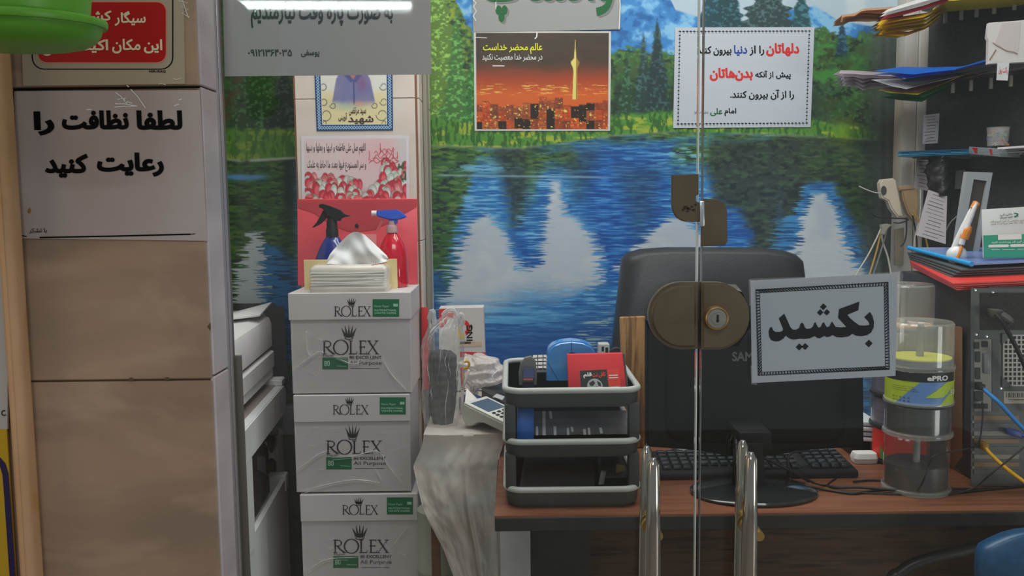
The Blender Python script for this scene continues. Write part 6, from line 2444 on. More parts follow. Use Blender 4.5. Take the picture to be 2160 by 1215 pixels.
m_blackc = M('black_cable', (26, 26, 27), 0.45)
t2 = cable('power_cable', 'black power cable plugged into the top of the computer tower', [(2100, 663, PY0 - .035), (2112, 676, PY0 - .045), (2126, 700, PY0 - .05), (2148, 742, PY0 - .05), (2172, 800, PY0 - .04), (2200, 880, PY0 - .03)], .0042, m_blackc)
b = MB()
t3 = thing('power_plug', 'dark grey moulded plug in the power socket of the computer tower', 'plug', tp(2092, 664))
b.hexa([tp(2081, 650, .03), tp(2104, 651, .03), tp(2106, 668, .03), tp(2082, 668, .03), tp(2081, 650, .003), tp(2104, 651, .003), tp(2106, 668, .003), tp(2082, 668, .003)], .003)
b.build('body', M('plug_grey', (66, 62, 58), 0.5), t3)
b = MB()
b.tube([tp(2098, 661, .03), tp(2108, 671, .04), tp(2112, 676, .044)], [.0085, .0075, .0055], 10, sm=3)
b.build('strain_relief', M('plug_grey'), t3)
cable('network_cable', 'bright blue cable running from the middle of the computer tower', [(2074, 820, PY0 - .012), (2090, 834, PY0 - .03), (2110, 852, PY0 - .045), (2140, 885, PY0 - .05), (2190, 936, PY0 - .05)], .0042, M('cable_blue', (40, 112, 176), 0.4), ((2068, 816, PY0 - .008), m_black, (.014, .016, .012)))
cable('network_cable', 'yellow cable plugged in beside the green light of the computer tower', [(2078, 944, PY0 - .012), (2092, 960, PY0 - .03), (2120, 986, PY0 - .05), (2160, 1016, PY0 - .06), (2190, 1036, PY0 - .06)], .0038, M('cable_yellow', (190, 146, 40), 0.4), ((2076, 941, PY0 - .008), M('plug_amber', (126, 92, 40), 0.4), (.012, .016, .016)))
t3 = thing('serial_plug', 'violet blue connector on the right of the computer tower', 'plug', tp(2140, 910))
MB().hexa([tp(2118, 902, .014), tp(2150, 908, .014), tp(2152, 924, .014), tp(2120, 914, .014), tp(2118, 902, .002), tp(2150, 908, .002), tp(2152, 924, .002), tp(2120, 914, .002)], .002).build('shell', M('violet_blue', (44, 54, 116), 0.4), t3)
MB().tube([tp(2150, 916, .01), tp(2175, 922, .02), tp(2200, 930, .02)], .004, 8, sm=3).build('cord', M('violet_blue'), t3)
cable('thin_cable', 'thin black lead dropping from the ports of the computer tower to the desk', [(2072, 848, PY0 - .006), (2073, 880, PY0 - .02), (2066, 930, PY0 - .03), (2050, 944, SYc - .06), (2010, 952, SYc - .075), (1970, 962, SYc - .085), (1958, 985, SYc - .085), (1945, 1020, SYc - .085), dk(1932, 1042) + Vector((0, 0, .003))], .0016, m_blackc, sm=6)
cable('thin_cable', 'thin black lead rising to the right in front of the computer tower', [dk(1770, 1040) + Vector((0, 0, .003)), dk(1900, 1046) + Vector((0, 0, .003)), dk(1990, 1047) + Vector((0, 0, .003)), (2052, 1030, PY0 - .05), (2090, 1000, PY0 - .06), (2130, 968, PY0 - .06), (2170, 935, PY0 - .06)], .0018, m_blackc, sm=6)
cable('keyboard_cable', 'black keyboard cable curling over the desk below the disc spindles', [dk(1800, 1020) + Vector((0, 0, .004)), dk(1840, 1016) + Vector((0, 0, .003)), dk(1876, 1020) + Vector((0, 0, .003)), dk(1905, 1038) + Vector((0, 0, .003)), dk(1990, 1043) + Vector((0, 0, .003)), dk(2080, 1036) + Vector((0, 0, .003)), dk(2200, 1024) + Vector((0, 0, .003))], .0024, m_blackc)
cable('monitor_cable', 'black monitor cable hanging beside the stand and crossing the desk', [(1690, 952, MYB - .01), (1666, 958, MYB - .02), (1662, 985, MYB - .03), (1668, 1012, MYB - .03), dk(1700, 1034) + Vector((0, 0, .010)), dk(1740, 1036) + Vector((0, 0, .003)), dk(1800, 1044) + Vector((0, 0, .003)), dk(1845, 1038) + Vector((0, 0, .003)), dk(1930, 1040) + Vector((0, 0, .0075)), dk(2100, 1034) + Vector((0, 0, .003))], .0026, m_blackc)
cable('power_cable', 'black cable slanting from the monitor hinge down over the stand', [(1600, 962, MYB - .04), (1625, 972, MYB - .045), (1670, 995, MYB - .04), (1720, 1020, MYB - .03), dk(1762, 1032) + Vector((0, 0, .004)), dk(1820, 1036) + Vector((0, 0, .0075)), dk(1900, 1043) + Vector((0, 0, .0075))], .003, m_blackc)
cable('mouse_cable', 'black lead looping from the mouse over the keyboard', [(1480, 962, 2.06), (1496, 958, 2.05), (1506, 966, 2.03), (1520, 984, 2.0), (1540, 980, 1.99), (1560, 978, 1.985)], .0016, m_blackc)
cable('keyboard_cable', 'thin black lead on the desk right of the monitor stand', [dk(1712, 1030) + Vector((0, 0, .012)), dk(1740, 1026) + Vector((0, 0, .002)), dk(1752, 1018) + Vector((0, 0, .002)), dk(1764, 1010) + Vector((0, 0, .002))], .0018, m_blackc)
# ================================================================== THINGS ON THE COMPUTER TOWER
ZP = PZ1


def stack(name, label, cat, quads, cols, group=None, th=.003, part='sheet', matname='folder'):
    """loose pile of thin folders, each its own part; quads are 4 (x,y,Y) corners near-left, near-right, far-right, far-left"""
    c_ = at(*quads[0][0])
    t_ = thing(name, label, cat, c_, group)
    for k, q_ in enumerate(quads):
        slab(q_, th, None, .0006).build(part, M(matname + str(cols[k]), cols[k], 0.35, spec=.5), t_)
    return t_


def flat(x0, x1, y0, y1, z, th, rot=0.0, bev=.0006):
    cx_, cy_ = (x0 + x1) / 2, (y0 + y1) / 2
    R = Matrix.Rotation(rot, 3, 'Z')
    b = MB()
    b.rbox((cx_, cy_, z + th / 2), (x1 - x0, y1 - y0, th), R, bev, 1)
    return b


# red, grey and blue folders sloping off the tower's rear-left corner
def fold_px(pts, th, mat, name, label, cat='folder', group='folders piled on the computer tower'):
    """pts: left tip, near corner, right end, far end as (x, y, depth)"""
    return slab(pts, th, None, .0006).single(name, mat, label, cat, group)


m_fr = M('folder_red', (196, 50, 42), 0.4, spec=.5)
m_fg = M('folder_grey', (66, 70, 70), 0.45)
YN = 1.80
lab = ['lowest red folder of the pile on the computer tower', 'second red folder from the bottom on the computer tower', 'third red folder from the bottom on the computer tower', 'topmost red folder under the grey ones on the computer tower']
for k in range(4):
    u = k / 3
    z = ZP + .002 + .0042 * k
    near = at(2022 - 12 * u, 618 - 26 * u, YN)
    tip = at(1922 - 4 * u, 578 - 24 * u, 2.20)
    near.z, tip.z = z, z
    near = Vector((at(2018 - 14 * u, 600, YN).x, YN - .004 * k, z - .006))
    tip = Vector((at(1921 - 3 * u, 560, 2.19).x, 2.19, z + .012))
    r_ = Vector((PX + .30, YN - .004 * k + .02, z + .004))
    f_ = Vector((PX + .30, 2.19, z + .012))
    b = MB()
    f = [tip, near, r_, f_]
    b.hexa(f + [p - Vector((0, 0, .0034)) for p in f], .0005, 1)
    b.single('red_folder', m_fr, lab[k], 'folder', 'red folders on the computer tower')
zz_ = ZP + .002 + .0042 * 4
lab = ['lowest dark grey folder above the red ones', 'second dark grey folder above the red ones', 'third dark grey folder above the red ones', 'topmost dark grey folder right under the blue bar']
for k in range(4):
    z = zz_ + .0050 * k
    b = MB()
    f = [Vector((at(1918, 560, 2.20).x - .002 * k, 2.20, z + .012)), Vector((at(2006 + 5 * k, 580, 1.87).x, 1.87 - .004 * k, z - .004)), Vector((PX + .26, 1.88, z + .004)), Vector((PX + .26, 2.2, z + .012))]
    b.hexa(f + [p - Vector((0, 0, .0036)) for p in f], .0005, 1)
    b.single('grey_folder', m_fg, lab[k], 'folder', 'dark grey folders on the computer tower')
zt2 = zz_ + .0050 * 4 + .0035
t = thing('clip_binder', 'transparent blue binder with a bright blue spine bar on the folder pile', 'binder', Vector((PX, 2.0, zt2)))
A_, B2 = Vector((at(1913, 530, 2.20).x, 2.19, zt2 + .015)), Vector((at(2044, 570, 1.87).x, 1.86, zt2 - .002))
MB().tube([A_, B2], .0052, 10).build('spine_bar', M('bar_blue', (22, 132, 196), 0.3, spec=.6), t)
f = [A_ + Vector((.004, 0, .001)), B2 + Vector((.004, 0, .001)), Vector((PX + .26, 1.88, zt2 + .006)), Vector((PX + .26, 2.19, zt2 + .0136))]
MB().hexa(f + [p - Vector((0, 0, .003)) for p in f]).build('sleeve', M('pale_blue_sleeve', (92, 112, 158), 0.25, spec=.6), t)
zq = zt2 + .0085
# payment card stand (the square code is left out)
CYD = 1.90
t = thing('payment_stand', 'white and green payment card stand on the folder pile', 'stand', at(2130, 590, CYD))
q = [(2072, 442), (2200, 434), (2200, 585), (2073, 590)]
f = [at(*q[0], CYD + .03), at(*q[1], CYD + .03), at(*q[2], CYD), at(*q[3], CYD)]
f[2].z = f[3].z = zq
MB().hexa(f + [p + Vector((0, .004, 0)) for p in f], .0005).build('panel', M('stand_white', (176, 178, 176), 0.4), t)


def onc(x, y, h=.0008):
    u, v = (x - 2072) / 128, (y - 440) / 148
    return (f[0] + (f[1] - f[0]) * u) * (1 - v) + (f[3] + (f[2] - f[3]) * u) * v + Vector((0, -h, 0))


b = MB()
b.poly([onc(x, y) for x, y in rect(2072, 520, 2200, 588)])
gp = b.build('green_field', M('mint_green', (42, 128, 104), 0.4), t)
b = MB()
b.poly([onc(x, y, .0012) for x, y in rect(2103, 519, 2153, 535)])
for x0, x1 in ((2082, 2126), (2128, 2180)):
    b.poly([onc(x, y, .0012) for x, y in rrpx(x0, 549, x1, 557, 3.5, 3)])
ink(b, 'با اسکن این کد پرداخت کنید', [onc(2088, 539, .0012), onc(2180, 538, .0012), onc(2180, 546, .0012), onc(2088, 546, .0012)], .02)
for x0, x1 in ((2088, 2106), (2112, 2138), (2144, 2170)):
    b.poly([onc(x, y, .0012) for x, y in rect(x0, 563, x1, 564.6)])
b.build('white_print', M('white_print'), t)
b = MB()
ink(b, 'داپ اپ', [onc(2108, 455, .001), onc(2134, 454, .001), onc(2134, 465, .001), onc(2108, 466, .001)], .01)
ink(b, 'DAAP APP', [onc(2108, 467, .001), onc(2135, 466, .001), onc(2135, 471, .001), onc(2108, 472, .001)], .01, False)
b.build('lettering', m_ink2, t)
b = MB()
ink(b, 'تخفیف تضمین دائمی از این فروشگاه', [onc(2088, 476, .001), onc(2190, 474, .001), onc(2190, 482, .001), onc(2088, 483, .001)], .01)
ink(b, 'خرید کنید و یک ماه بعد پرداخت کنید', [onc(2088, 484, .001), onc(2190, 482, .001), onc(2190, 489, .001), onc(2088, 490, .001)], .01)
b.build('fine_print', M('grey_pink_ink', (110, 78, 82), 0.6), t)
b = MB()
b.poly([onc(x, y, .001) for x, y in [(2138, 455), (2147, 458), (2147, 466), (2139, 470), (2138, 466), (2144, 463), (2144, 460), (2138, 458)]])
b.build('emblem', M('emblem_green', (36, 92, 74), 0.4), t)
# grey photo frame leaning behind
FYD = 2.06
t = thing('photo_frame', 'grey picture frame leaning behind the payment stand', 'frame', at(2060, 570, FYD))
o_ = [(2040, 364), (2095, 366), (2056, 574), (2013, 560)]
o_ = [(2040, 362), (2094, 364), (2058, 572), (2012, 545)]
i_ = [(2054, 378), (2082, 382), (2052, 545), (2026, 535)]
P3 = lambda p: at(p[0], p[1], FYD + .05 * (572 - p[1]) / 210)
b = MB()
for k in range(4):
    j = (k + 1) % 4
    fq = [P3(o_[k]), P3(o_[j]), P3(i_[j]), P3(i_[k])]
    b.hexa(fq + [p + Vector((0, .016, 0)) for p in fq])
b.build('moulding', M('frame_grey', (132, 134, 136), 0.35, .2), t)
fq = [P3(p) + Vector((0, .006, 0)) for p in i_]
MB().hexa(fq + [p + Vector((0, .004, 0)) for p in fq]).build('picture', M('dark_picture', (48, 44, 42), 0.3, rgb2=(66, 58, 46), vs=14), t)
# white and orange pincer tool in a round stand
PYD = 1.97
t = thing('desk_tool', 'white pincer shaped desk tool with orange tip and round base on the folder pile', 'tool', at(2018, 560, PYD))
b = MB()
o = at(2018, 538, PYD)
b.ball(o, (.022, .020, .021), 20)
b.lathe([(.0, o.z * 0 + 0), (.012, 0), (.012, max(.004, o.z - .018 - zq)), (0, max(.004, o.z - .018 - zq))], (o.x, o.y, zq), seg=16)
b.build('base', M('gloss_white', (192, 194, 198), 0.25, spec=.6), t)
b = MB()
b.tube(pp([(2012, 524), (2024, 495), (2040, 462), (2052, 438), (2059, 427)], PYD), [.0062, .006, .0055, .005, .003], 10, sm=4)
b.build('arm', M('gloss_white'), t)
b = MB()
b.tube(pp([(2028, 516), (2036, 490), (2045, 465), (2054, 442), (2060, 427)], PYD - .012), [.006, .006, .0055, .0048, .003], 10, sm=4)
b.build('arm', M('gloss_white'), t)
b = MB()
b.tube(pp([(2053, 440), (2059, 429), (2061, 426)], PYD - .006), [.0075, .0075, .004], 10, sm=3)
b.build('orange_tip', M('orange_plastic', (208, 112, 34), 0.35), t)
b = MB()
b.tube(pp([(2034, 504), (2040, 488), (2046, 478)], PYD - .013), [.0085, .0088, .006], 10, sm=3)
b.build('orange_grip', M('orange_plastic'), t)
b = MB()
b.tube([o + Vector((.022 * math.sin(a) * .35 - .006, -.021 * math.cos(a * .6), .020 * math.sin(a))) for a in np.linspace(-1.1, 1.2, 8)], .0035, 8)
b.build('orange_stripe', M('orange_plastic'), t)

# ================================================================== DISPLAY BOARD SHELVES
m_shelf = M('dark_shelf', (44, 44, 42), 0.4)
m_peg = M('pale_peg', (150, 146, 136), 0.45)


def tx(x, n=0.0):
    """board coordinate met by the view through pixel column x"""
    lo_, hi_ = -.3, 1.2
    for _ in range(40):
        mid = (lo_ + hi_) / 2
        p = bp(mid, n, 1.5)
        s_ = (p.x / p.y) * F + 1080
        if s_ < x: lo_ = mid
        else: hi_ = mid
    return (lo_ + hi_) / 2


def bpx(x, y, n=0.0):
    """pixel -> point on the plane standing n in front of the board"""
    d = ray(x, y)
    O = B0 + BN * n
    N2 = BN
    s_ = (Vector((O.x - CAMP.x, O.y - CAMP.y, 0)).dot(N2)) / (d.x * N2.x + d.y * N2.y)
    return CAMP + d * s_


rows = [('upper', [(1994, 37), (2028, 31), (2060, 25), (2097, 18), (2140, 9)]), ('middle', [(2010, 182), (2048, 179), (2090, 176), (2132, 175)])]
SHZ = []
for nm, pegs in rows:
    P = [bpx(x, y, .02) for x, y in pegs]
    z = sum(p.z for p in P) / len(P) + .016
    SHZ.append(z)
    t = thing('wall_shelf', {'upper': 'dark upper shelf with pale pegs under it on the dark display board', 'middle': 'dark middle shelf with pale pegs under it on the dark display board'}[nm], 'shelf', bp(.3, .06, z))
    b = MB()
    z0 = z
    b.hexa([bp(.04, .10, z0 + .006), bp(1.0, .10, z0 + .006), bp(1.0, .10, z0), bp(.04, .10, z0), bp(.04, .0, z0 + .006), bp(1.0, 0, z0 + .006), bp(1.0, 0, z0), bp(.04, 0, z0)], .001)
    b.build('board', m_shelf, t)
    for p in P + [P[-1] + BD * .07 * k for k in (1, 2)]:
        c_ = Vector((p.x, p.y, z - .016))
        MB().rbox(c_, (.010, .008, .032), None, .002).build('peg', m_peg, t)
zs3 = bpx(2000, 322, .05).z - .012
t = thing('wall_shelf', 'grey wire lower shelf carrying blue folders and the clear pin box', 'shelf', bp(.3, .06, zs3))
b = MB()
for n_ in (.012, .05, .09):
    b.tube([bp(.02, n_, zs3), bp(1.0, n_, zs3)], .0025, 8)
b.build('rail', M('wire_grey', (92, 92, 88), 0.4, .3), t)
b = MB()
for k in range(9):
    b.tube([bp(.05 + .1 * k, .0, zs3 - .0045), bp(.05 + .1 * k, .095, zs3 - .0045)], .0022, 6)
b.build('cross_wire', M('wire_grey'), t)


def lies(name, label, cat, quad, mat, group, th=.0022, par=None):
    return slab(quad, th, None, .0005).single(name, mat, label, cat, group)


# upper shelf: brown papers, white, red, yellow folders with their loose ends hanging toward the mural
YU = 2.52


LAY = [0]


def leafy(name, label, cat, edge, back, mat, group, th=.0018, n=10):
    """bent sheet: near edge polyline of pixels at depths, far edge polyline on the shelf"""
    b = MB()

    e = [at(*p) for p in edge]
    # the loose end is tipped into a flap shaped to catch more light; behind it the sheet runs back level onto the shelf
    bk = [(x, y) for x, y, _ in back]

    def pick(L_, s_):
        k = min(int(s_ * (len(L_) - 1)), len(L_) - 2)
        return L_[k].lerp(L_[k + 1], s_ * (len(L_) - 1) - k)

    def fn(u, v):
        n_ = pick(e, u)
        n_ = CAMP + (n_ - CAMP) * (1 + LAY[0] * .0036)
        s_ = u * (len(bk) - 1)
        k = min(int(s_), len(bk) - 2)
        x, y = lerp2(bk[k], bk[k + 1], s_ - k)
        m_ = at(x, y, n_.y + .03)
        if v <= .5: return n_.lerp(m_, v * 2)
        return m_ + Vector((.01, .10, .0)) * ((v - .5) * 2)
    LAY[0] += 1
    b.grid(fn, n, 8)
    b.solid(th)
    return b.single(name, mat, label, cat, group, 50)


GU = 'papers and folders on the upper wall shelf'
m_kr = M('kraft_paper', (170, 140, 112), 0.65)
LAY[0] = 7
KE = [[(1778, 31), (1803, 28), (1819, 19), (1829, 17), (1860, 16), (1905, 12)], [(1776, 36), (1803, 33), (1817, 24), (1830, 22), (1860, 20), (1905, 17)], [(1775, 40), (1800, 37), (1816, 28), (1832, 27), (1852, 29), (1905, 23)],
      [(1774, 44), (1796, 42), (1813, 33), (1830, 33), (1852, 34), (1905, 29)], [(1773, 47), (1796, 46), (1815, 45), (1832, 44), (1855, 43), (1905, 38)]]
for k, lb in enumerate(('uppermost kraft paper sheet curling off the upper shelf', 'second highest kraft paper sheet curling off the upper shelf', 'second lowest kraft paper sheet curling off the upper shelf', 'lowest kraft paper sheet curling off the upper shelf')):
    leafy('kraft_sheet', lb, 'paper', [p + (2.545,) for p in KE[k + 1]], [(x, y - (2 if k else 0), 2.6) for x, y in KE[k]], m_kr, 'kraft papers on the upper shelf', n=20)
LAY[0] = 0
for k, (col, lb, y0) in enumerate((((204, 202, 204), 'uppermost white folder fanned out on the upper shelf', 29), ((190, 188, 190), 'white folder fanned out right above the crimson one on the upper shelf', 36))):
    leafy('white_folder', lb, 'folder', [(1860 - 4 * k, y0, 2.53), (1940, 6 + 7 * k, 2.53), (2010, -14 + 6 * k, 2.56)], [(1872 - 4 * k, y0 - 9, 2.7), (1944, -4 + 7 * k, 2.72), (2014, -26 + 6 * k, 2.74)], M('white_folder' + str(k), col, 0.4), 'white folders on the upper shelf')
leafy('red_folder', 'crimson folder between white and yellow folders on the upper shelf', 'folder', [(1856, 43, 2.525), (1945, 21, 2.525), (2020, -4, 2.56)], [(1868, 33, 2.70), (1950, 11, 2.70), (2022, -14, 2.74)], M('crimson_folder', (182, 42, 62), 0.4), GU)
m_yel = [M('yellow_folder%d' % k, c_, 0.4) for k, c_ in enumerate(((206, 168, 36), (196, 156, 28), (214, 178, 44), (200, 160, 30), (190, 150, 30)))]
for k, (tip, corner, lb) in enumerate((((1850, 53), (1951, 36), 'topmost yellow folder under the crimson one on the upper shelf'), ((1848, 61), (1947, 43), 'second yellow folder fanned out on the upper shelf'), ((1852, 64), (1950, 50), 'third yellow folder fanned out on the upper shelf'),
                                       ((1856, 72), (1953, 58), 'fourth yellow folder fanned out on the upper shelf'), ((1853, 73), (1908, 77), 'lowest yellow folder hanging down from the upper shelf'))):
    far = (2006 - 4 * k, 4 + 7 * k)
    if k < 4:
        edge = [(tip[0], tip[1], 2.53), ((tip[0] + corner[0]) / 2, (tip[1] + corner[1]) / 2 - 1, 2.52), (corner[0], corner[1], 2.51), (far[0], far[1], 2.62)]
    else:
        edge = [(tip[0], tip[1], 2.53), (1880, 75, 2.52), (1908, 77, 2.51), (1955, 60, 2.52), (1982, 40, 2.62)]
    leafy('yellow_folder', lb, 'folder', edge, [(x + 9, y - 10, 2.7) for x, y, _ in edge], m_yel[k], 'yellow folders on the upper shelf', n=14)
b = MB()
f = [at(2000, 2, 2.58), at(2200, -14, 2.46), at(2200, -20, 2.46), at(2000, -6, 2.58)]
b.hexa(f + [p + Vector((.03, .16, 0)) for p in f])
b.single('yellow_folder', m_yel[0], 'wide yellow folder lying flat on the upper shelf at the frame edge', 'folder', 'yellow folders on the upper shelf')

# middle shelf
LAY[0] = 9
m_lil = M('lilac_white_paper', (184, 176, 182), 0.7)
for k, lb in enumerate(('uppermost wavy white sheet sticking out of the middle shelf', 'second wavy white sheet sticking out of the middle shelf', 'third wavy white sheet sticking out of the middle shelf', 'fourth wavy white sheet sticking out of the middle shelf', 'lowest wavy white sheet sticking out of the middle shelf')):
    y = 155 + 6.5 * k
    am = 1 + 1.6 * k
    leafy('wavy_sheet', lb, 'paper', [(1769 + 2.2 * k, y, 2.60), (1786, y + am * .2, 2.60), (1800, y + 1 - am * .5, 2.595), (1820, y + 2 + am, 2.59), (1838, y + 3 - am * .3, 2.58), (1862, y + 5 - am * .2, 2.57), (1905, y + 7 - 3 * k, 2.56)],
          [(1774 + 2 * k, y - 7, 2.76), (1800, y - 6 - am * .4, 2.76), (1838, y - 4, 2.76), (1862, y - 3, 2.76), (1905, y - 2 - 3 * k, 2.7)], m_lil, 'wavy sheets on the middle shelf', n=24)
LAY[0] = 0
m_bl = M('azure_folder', (30, 104, 186), 0.3, spec=.6)
m_bl2 = M('azure_folder_dark', (22, 78, 150), 0.3, spec=.6)
GM = 'folders on the middle wall shelf'
for k, (lb, e, g) in enumerate((('uppermost blue folder on the middle shelf', [(1844, 149, 2.55), (1872, 152, 2.54), (1925, 157, 2.52), (2014, 147, 2.53), (2084, 128, 2.47)], [(1900, 141, 2.72), (1960, 142, 2.72), (2030, 140, 2.72), (2084, 124, 2.66)]),
                               ('lower blue folder on the middle shelf', [(1841, 158, 2.555), (1880, 158, 2.54), (1912, 166, 2.52), (1985, 155, 2.52), (2084, 134, 2.47)], [(1900, 148, 2.72), (1960, 150, 2.72), (2030, 146, 2.72), (2084, 130, 2.66)]))):
    leafy('blue_folder', lb, 'folder', e, g, (m_bl, m_bl2)[k], 'blue folders on the middle shelf', n=16)
leafy('clear_folder', 'smoky clear folder below the blue ones on the middle shelf', 'folder', [(1900, 170, 2.53), (1930, 178, 2.52), (2014, 159, 2.52), (2090, 141, 2.47)], [(1930, 160, 2.70), (1990, 158, 2.72), (2040, 152, 2.72), (2090, 138, 2.66)], M('smoke_clear', (92, 100, 112), 0.2, spec=.6), GM, n=14)
leafy('white_folder', 'grey-white folder under the clear one on the middle shelf', 'folder', [(1838, 168, 2.55), (1880, 182, 2.53), (1912, 188, 2.52), (1960, 176, 2.52), (2030, 160, 2.50)], [(1900, 166, 2.70), (1960, 166, 2.72), (2000, 160, 2.72), (2040, 156, 2.70)], M('white_folder0'), 'white folders on the middle shelf', n=16)
leafy('brown_folder', 'maroon folder above the yellow one on the middle shelf', 'folder', [(1852, 187, 2.545), (1900, 194, 2.525), (1938, 193, 2.515), (2010, 172, 2.52), (2084, 152, 2.47)], [(1920, 176, 2.70), (1980, 170, 2.72), (2030, 164, 2.72), (2084, 150, 2.66)], M('maroon_folder', (110, 66, 62), 0.4), GM, n=16)
leafy('yellow_folder', 'thin yellow folder above the green one on the middle shelf', 'folder', [(1852, 190, 2.54), (1880, 196, 2.525), (1936, 200, 2.51), (2030, 158, 2.50), (2084, 153, 2.46)], [(1920, 184, 2.70), (1980, 176, 2.72), (2030, 162, 2.72), (2084, 152, 2.66)], m_yel[2], GM, n=16)
m_grn = M('green_folder', (36, 126, 84), 0.35, spec=.5)
leafy('green_folder', 'upper green folder at the bottom of the middle shelf pile', 'folder', [(1851, 197, 2.545), (1900, 203, 2.525), (1948, 205, 2.51), (1990, 186, 2.52), (2020, 172, 2.54)], [(1920, 190, 2.70), (1960, 186, 2.71), (2000, 178, 2.72)], m_grn, 'green folders on the middle shelf', n=14)
leafy('green_folder', 'lower green folder at the bottom of the middle shelf pile', 'folder', [(1848, 204, 2.545), (1895, 211, 2.525), (1944, 215, 2.51), (1975, 200, 2.52), (2005, 184, 2.54)], [(1920, 198, 2.70), (1960, 192, 2.71), (1995, 184, 2.72)], M('green_folder_dark', (26, 106, 68), 0.35, spec=.5), 'green folders on the middle shelf', n=14)
# envelopes with a price tag
EY = 2.44
t = thing('paper_envelope', 'white torn paper envelope standing on the middle shelf', 'envelope', at(2120, 135, EY))
q = [(2086, 48), (2200, 42), (2200, 128), (2084, 135)]
pts = [(2086, 48), (2152, 43), (2160, 42), (2220, 40), (2220, 128), (2084, 135), (2085, 84), (2082, 78)]
MB().prism(pp(pts, EY), (.004, .02, 0), .0008).build('front', M('envelope_white', (186, 180, 178), 0.7), t)
b = MB()
fill(b, [(2114, 49), (2152, 46), (2146, 114), (2122, 108), (2108, 97), (2098, 92)], EY, .0012)
b.build('torn_flap', M('envelope_shade', (176, 168, 166), 0.7), t)
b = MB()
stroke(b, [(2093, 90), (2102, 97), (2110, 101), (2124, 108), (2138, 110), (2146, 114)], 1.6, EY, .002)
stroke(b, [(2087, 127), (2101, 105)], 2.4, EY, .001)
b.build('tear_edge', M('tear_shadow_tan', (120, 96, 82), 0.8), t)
t = thing('price_tag', 'small white tag with red writing hanging below the torn envelope', 'tag', at(2115, 170, EY - .01))
sheet([(2104, 132), (2129, 132), (2126, 170), (2102, 169)], EY - .012, .0008).build('sheet', M('tag_white', (184, 186, 188), 0.6), t)
b = MB()
inkpx(b, 'پاکت پول', (2106, 141, 2125, 158), EY - .012, .01)
b.build('lettering', m_red, t)
# lower shelf: blue folders and pin box
m_teal = [M('teal_folder%d' % k, c_, 0.35, spec=.5) for k, c_ in enumerate(((22, 70, 108), (24, 92, 132), (36, 122, 140), (24, 78, 120)))]
for k, lb in enumerate(('lowest dark blue folder on the wire shelf', 'second dark blue folder on the wire shelf', 'teal folder third from the bottom on the wire shelf', 'topmost dark blue folder on the wire shelf')):
    n0, n1 = .01, .19
    z = zs3 + .004 + .0042 * k
    tA = tx(1892 + 2 * k, n1) if False else None
    A1, A2 = bpx(1893 + 2 * (k % 2), 312, .19), bpx(1940, 305, .03)
    C1, C2 = bpx(2044, 316, .11), bpx(2050, 312, .02)
    f = [Vector((p.x, p.y, z)) for p in (A1, C1, C2, A2)]
    MB().hexa(f + [p - Vector((0, 0, .003)) for p in f], .0004, 1).single('blue_folder', m_teal[(k + 1) % 4], lb, 'folder', 'blue folders on the wire shelf')
zk = zs3 + .003
t = thing('sample_tray', 'flat clear tray with red slips at the end of the blue folders', 'tray', bpx(2075, 325, .13))
f = [bpx(2044, 309, .13), bpx(2108, 314, .13), bpx(2110, 331, .13), bpx(2043, 324, .13)]
MB().hexa(f + [p - BN * .10 for p in f], .001).build('tray', clearmat('tray_clear', (1, 1, 1), .35, (150, 158, 164), .1), t)
b = MB()
for q in ([(2050, 311), (2062, 312), (2061, 324), (2056, 322)], [(2086, 315), (2092, 315), (2093, 327), (2090, 327)]):
    b.poly([bpx(x, y, .131) for x, y in q])
b.solid(.001).build('red_slip', m_red, t)
b = MB()
f = [bpx(2104, 311, .10), bpx(2200, 304, .10), bpx(2200, 309, .10), bpx(2104, 315, .10)]
b.hexa(f + [p - BN * .08 for p in f])
b.single('paper_stack', m_lil, 'white paper stack lying behind the clear pin box', 'paper')
# pin box
o = bpx(2104, 306, .06)
t = thing('pin_box', 'clear round box of coloured paper clips on the wire shelf', 'box', o)
R1 = .030
zpb = bpx(2104, 307, .09).z
ztop = bpx(2104, 267, .09).z
b = MB()
c_ = Vector((o.x, o.y, zpb))
b.lathe([(R1 - .003, 0), (R1, ztop - zpb), (R1 - .001, ztop - zpb), (R1 - .004, .001)], c_, seg=28)
b.build('shell', m_clr, t)
rs = random.Random(3)
cols = [M('clip_red', (206, 66, 76), .4), M('clip_blue', (70, 116, 190), .4), M('clip_green', (84, 150, 110), .4), M('clip_white', (190, 190, 190), .4), M('clip_violet', (120, 80, 150), .4), M('clip_orange', (214, 128, 60), .4)]
for k in range(60):
    a, r_, z = rs.uniform(0, 2 * PI), R1 * .78 * math.sqrt(rs.random()), rs.uniform(.004, (ztop - zpb) * .82)
    c2 = c_ + Vector((r_ * math.cos(a), r_ * math.sin(a), z))
    d1 = Vector((rs.uniform(-1, 1), rs.uniform(-1, 1), rs.uniform(-.6, .6))).normalized()
    d2 = d1.orthogonal().normalized()
    L_, w_ = .0095, .0026
    b = MB()
    b.tube([c2 - d1 * L_ + d2 * w_, c2 + d1 * L_ + d2 * w_, c2 + d1 * L_ - d2 * w_, c2 - d1 * L_ * .6 - d2 * w_], .0009, 5)
    b.single('paper_clip', cols[k % 6], 'paper clip among the coloured clips in the clear round pin box', 'clip', 'paper clips in the clear pin box')

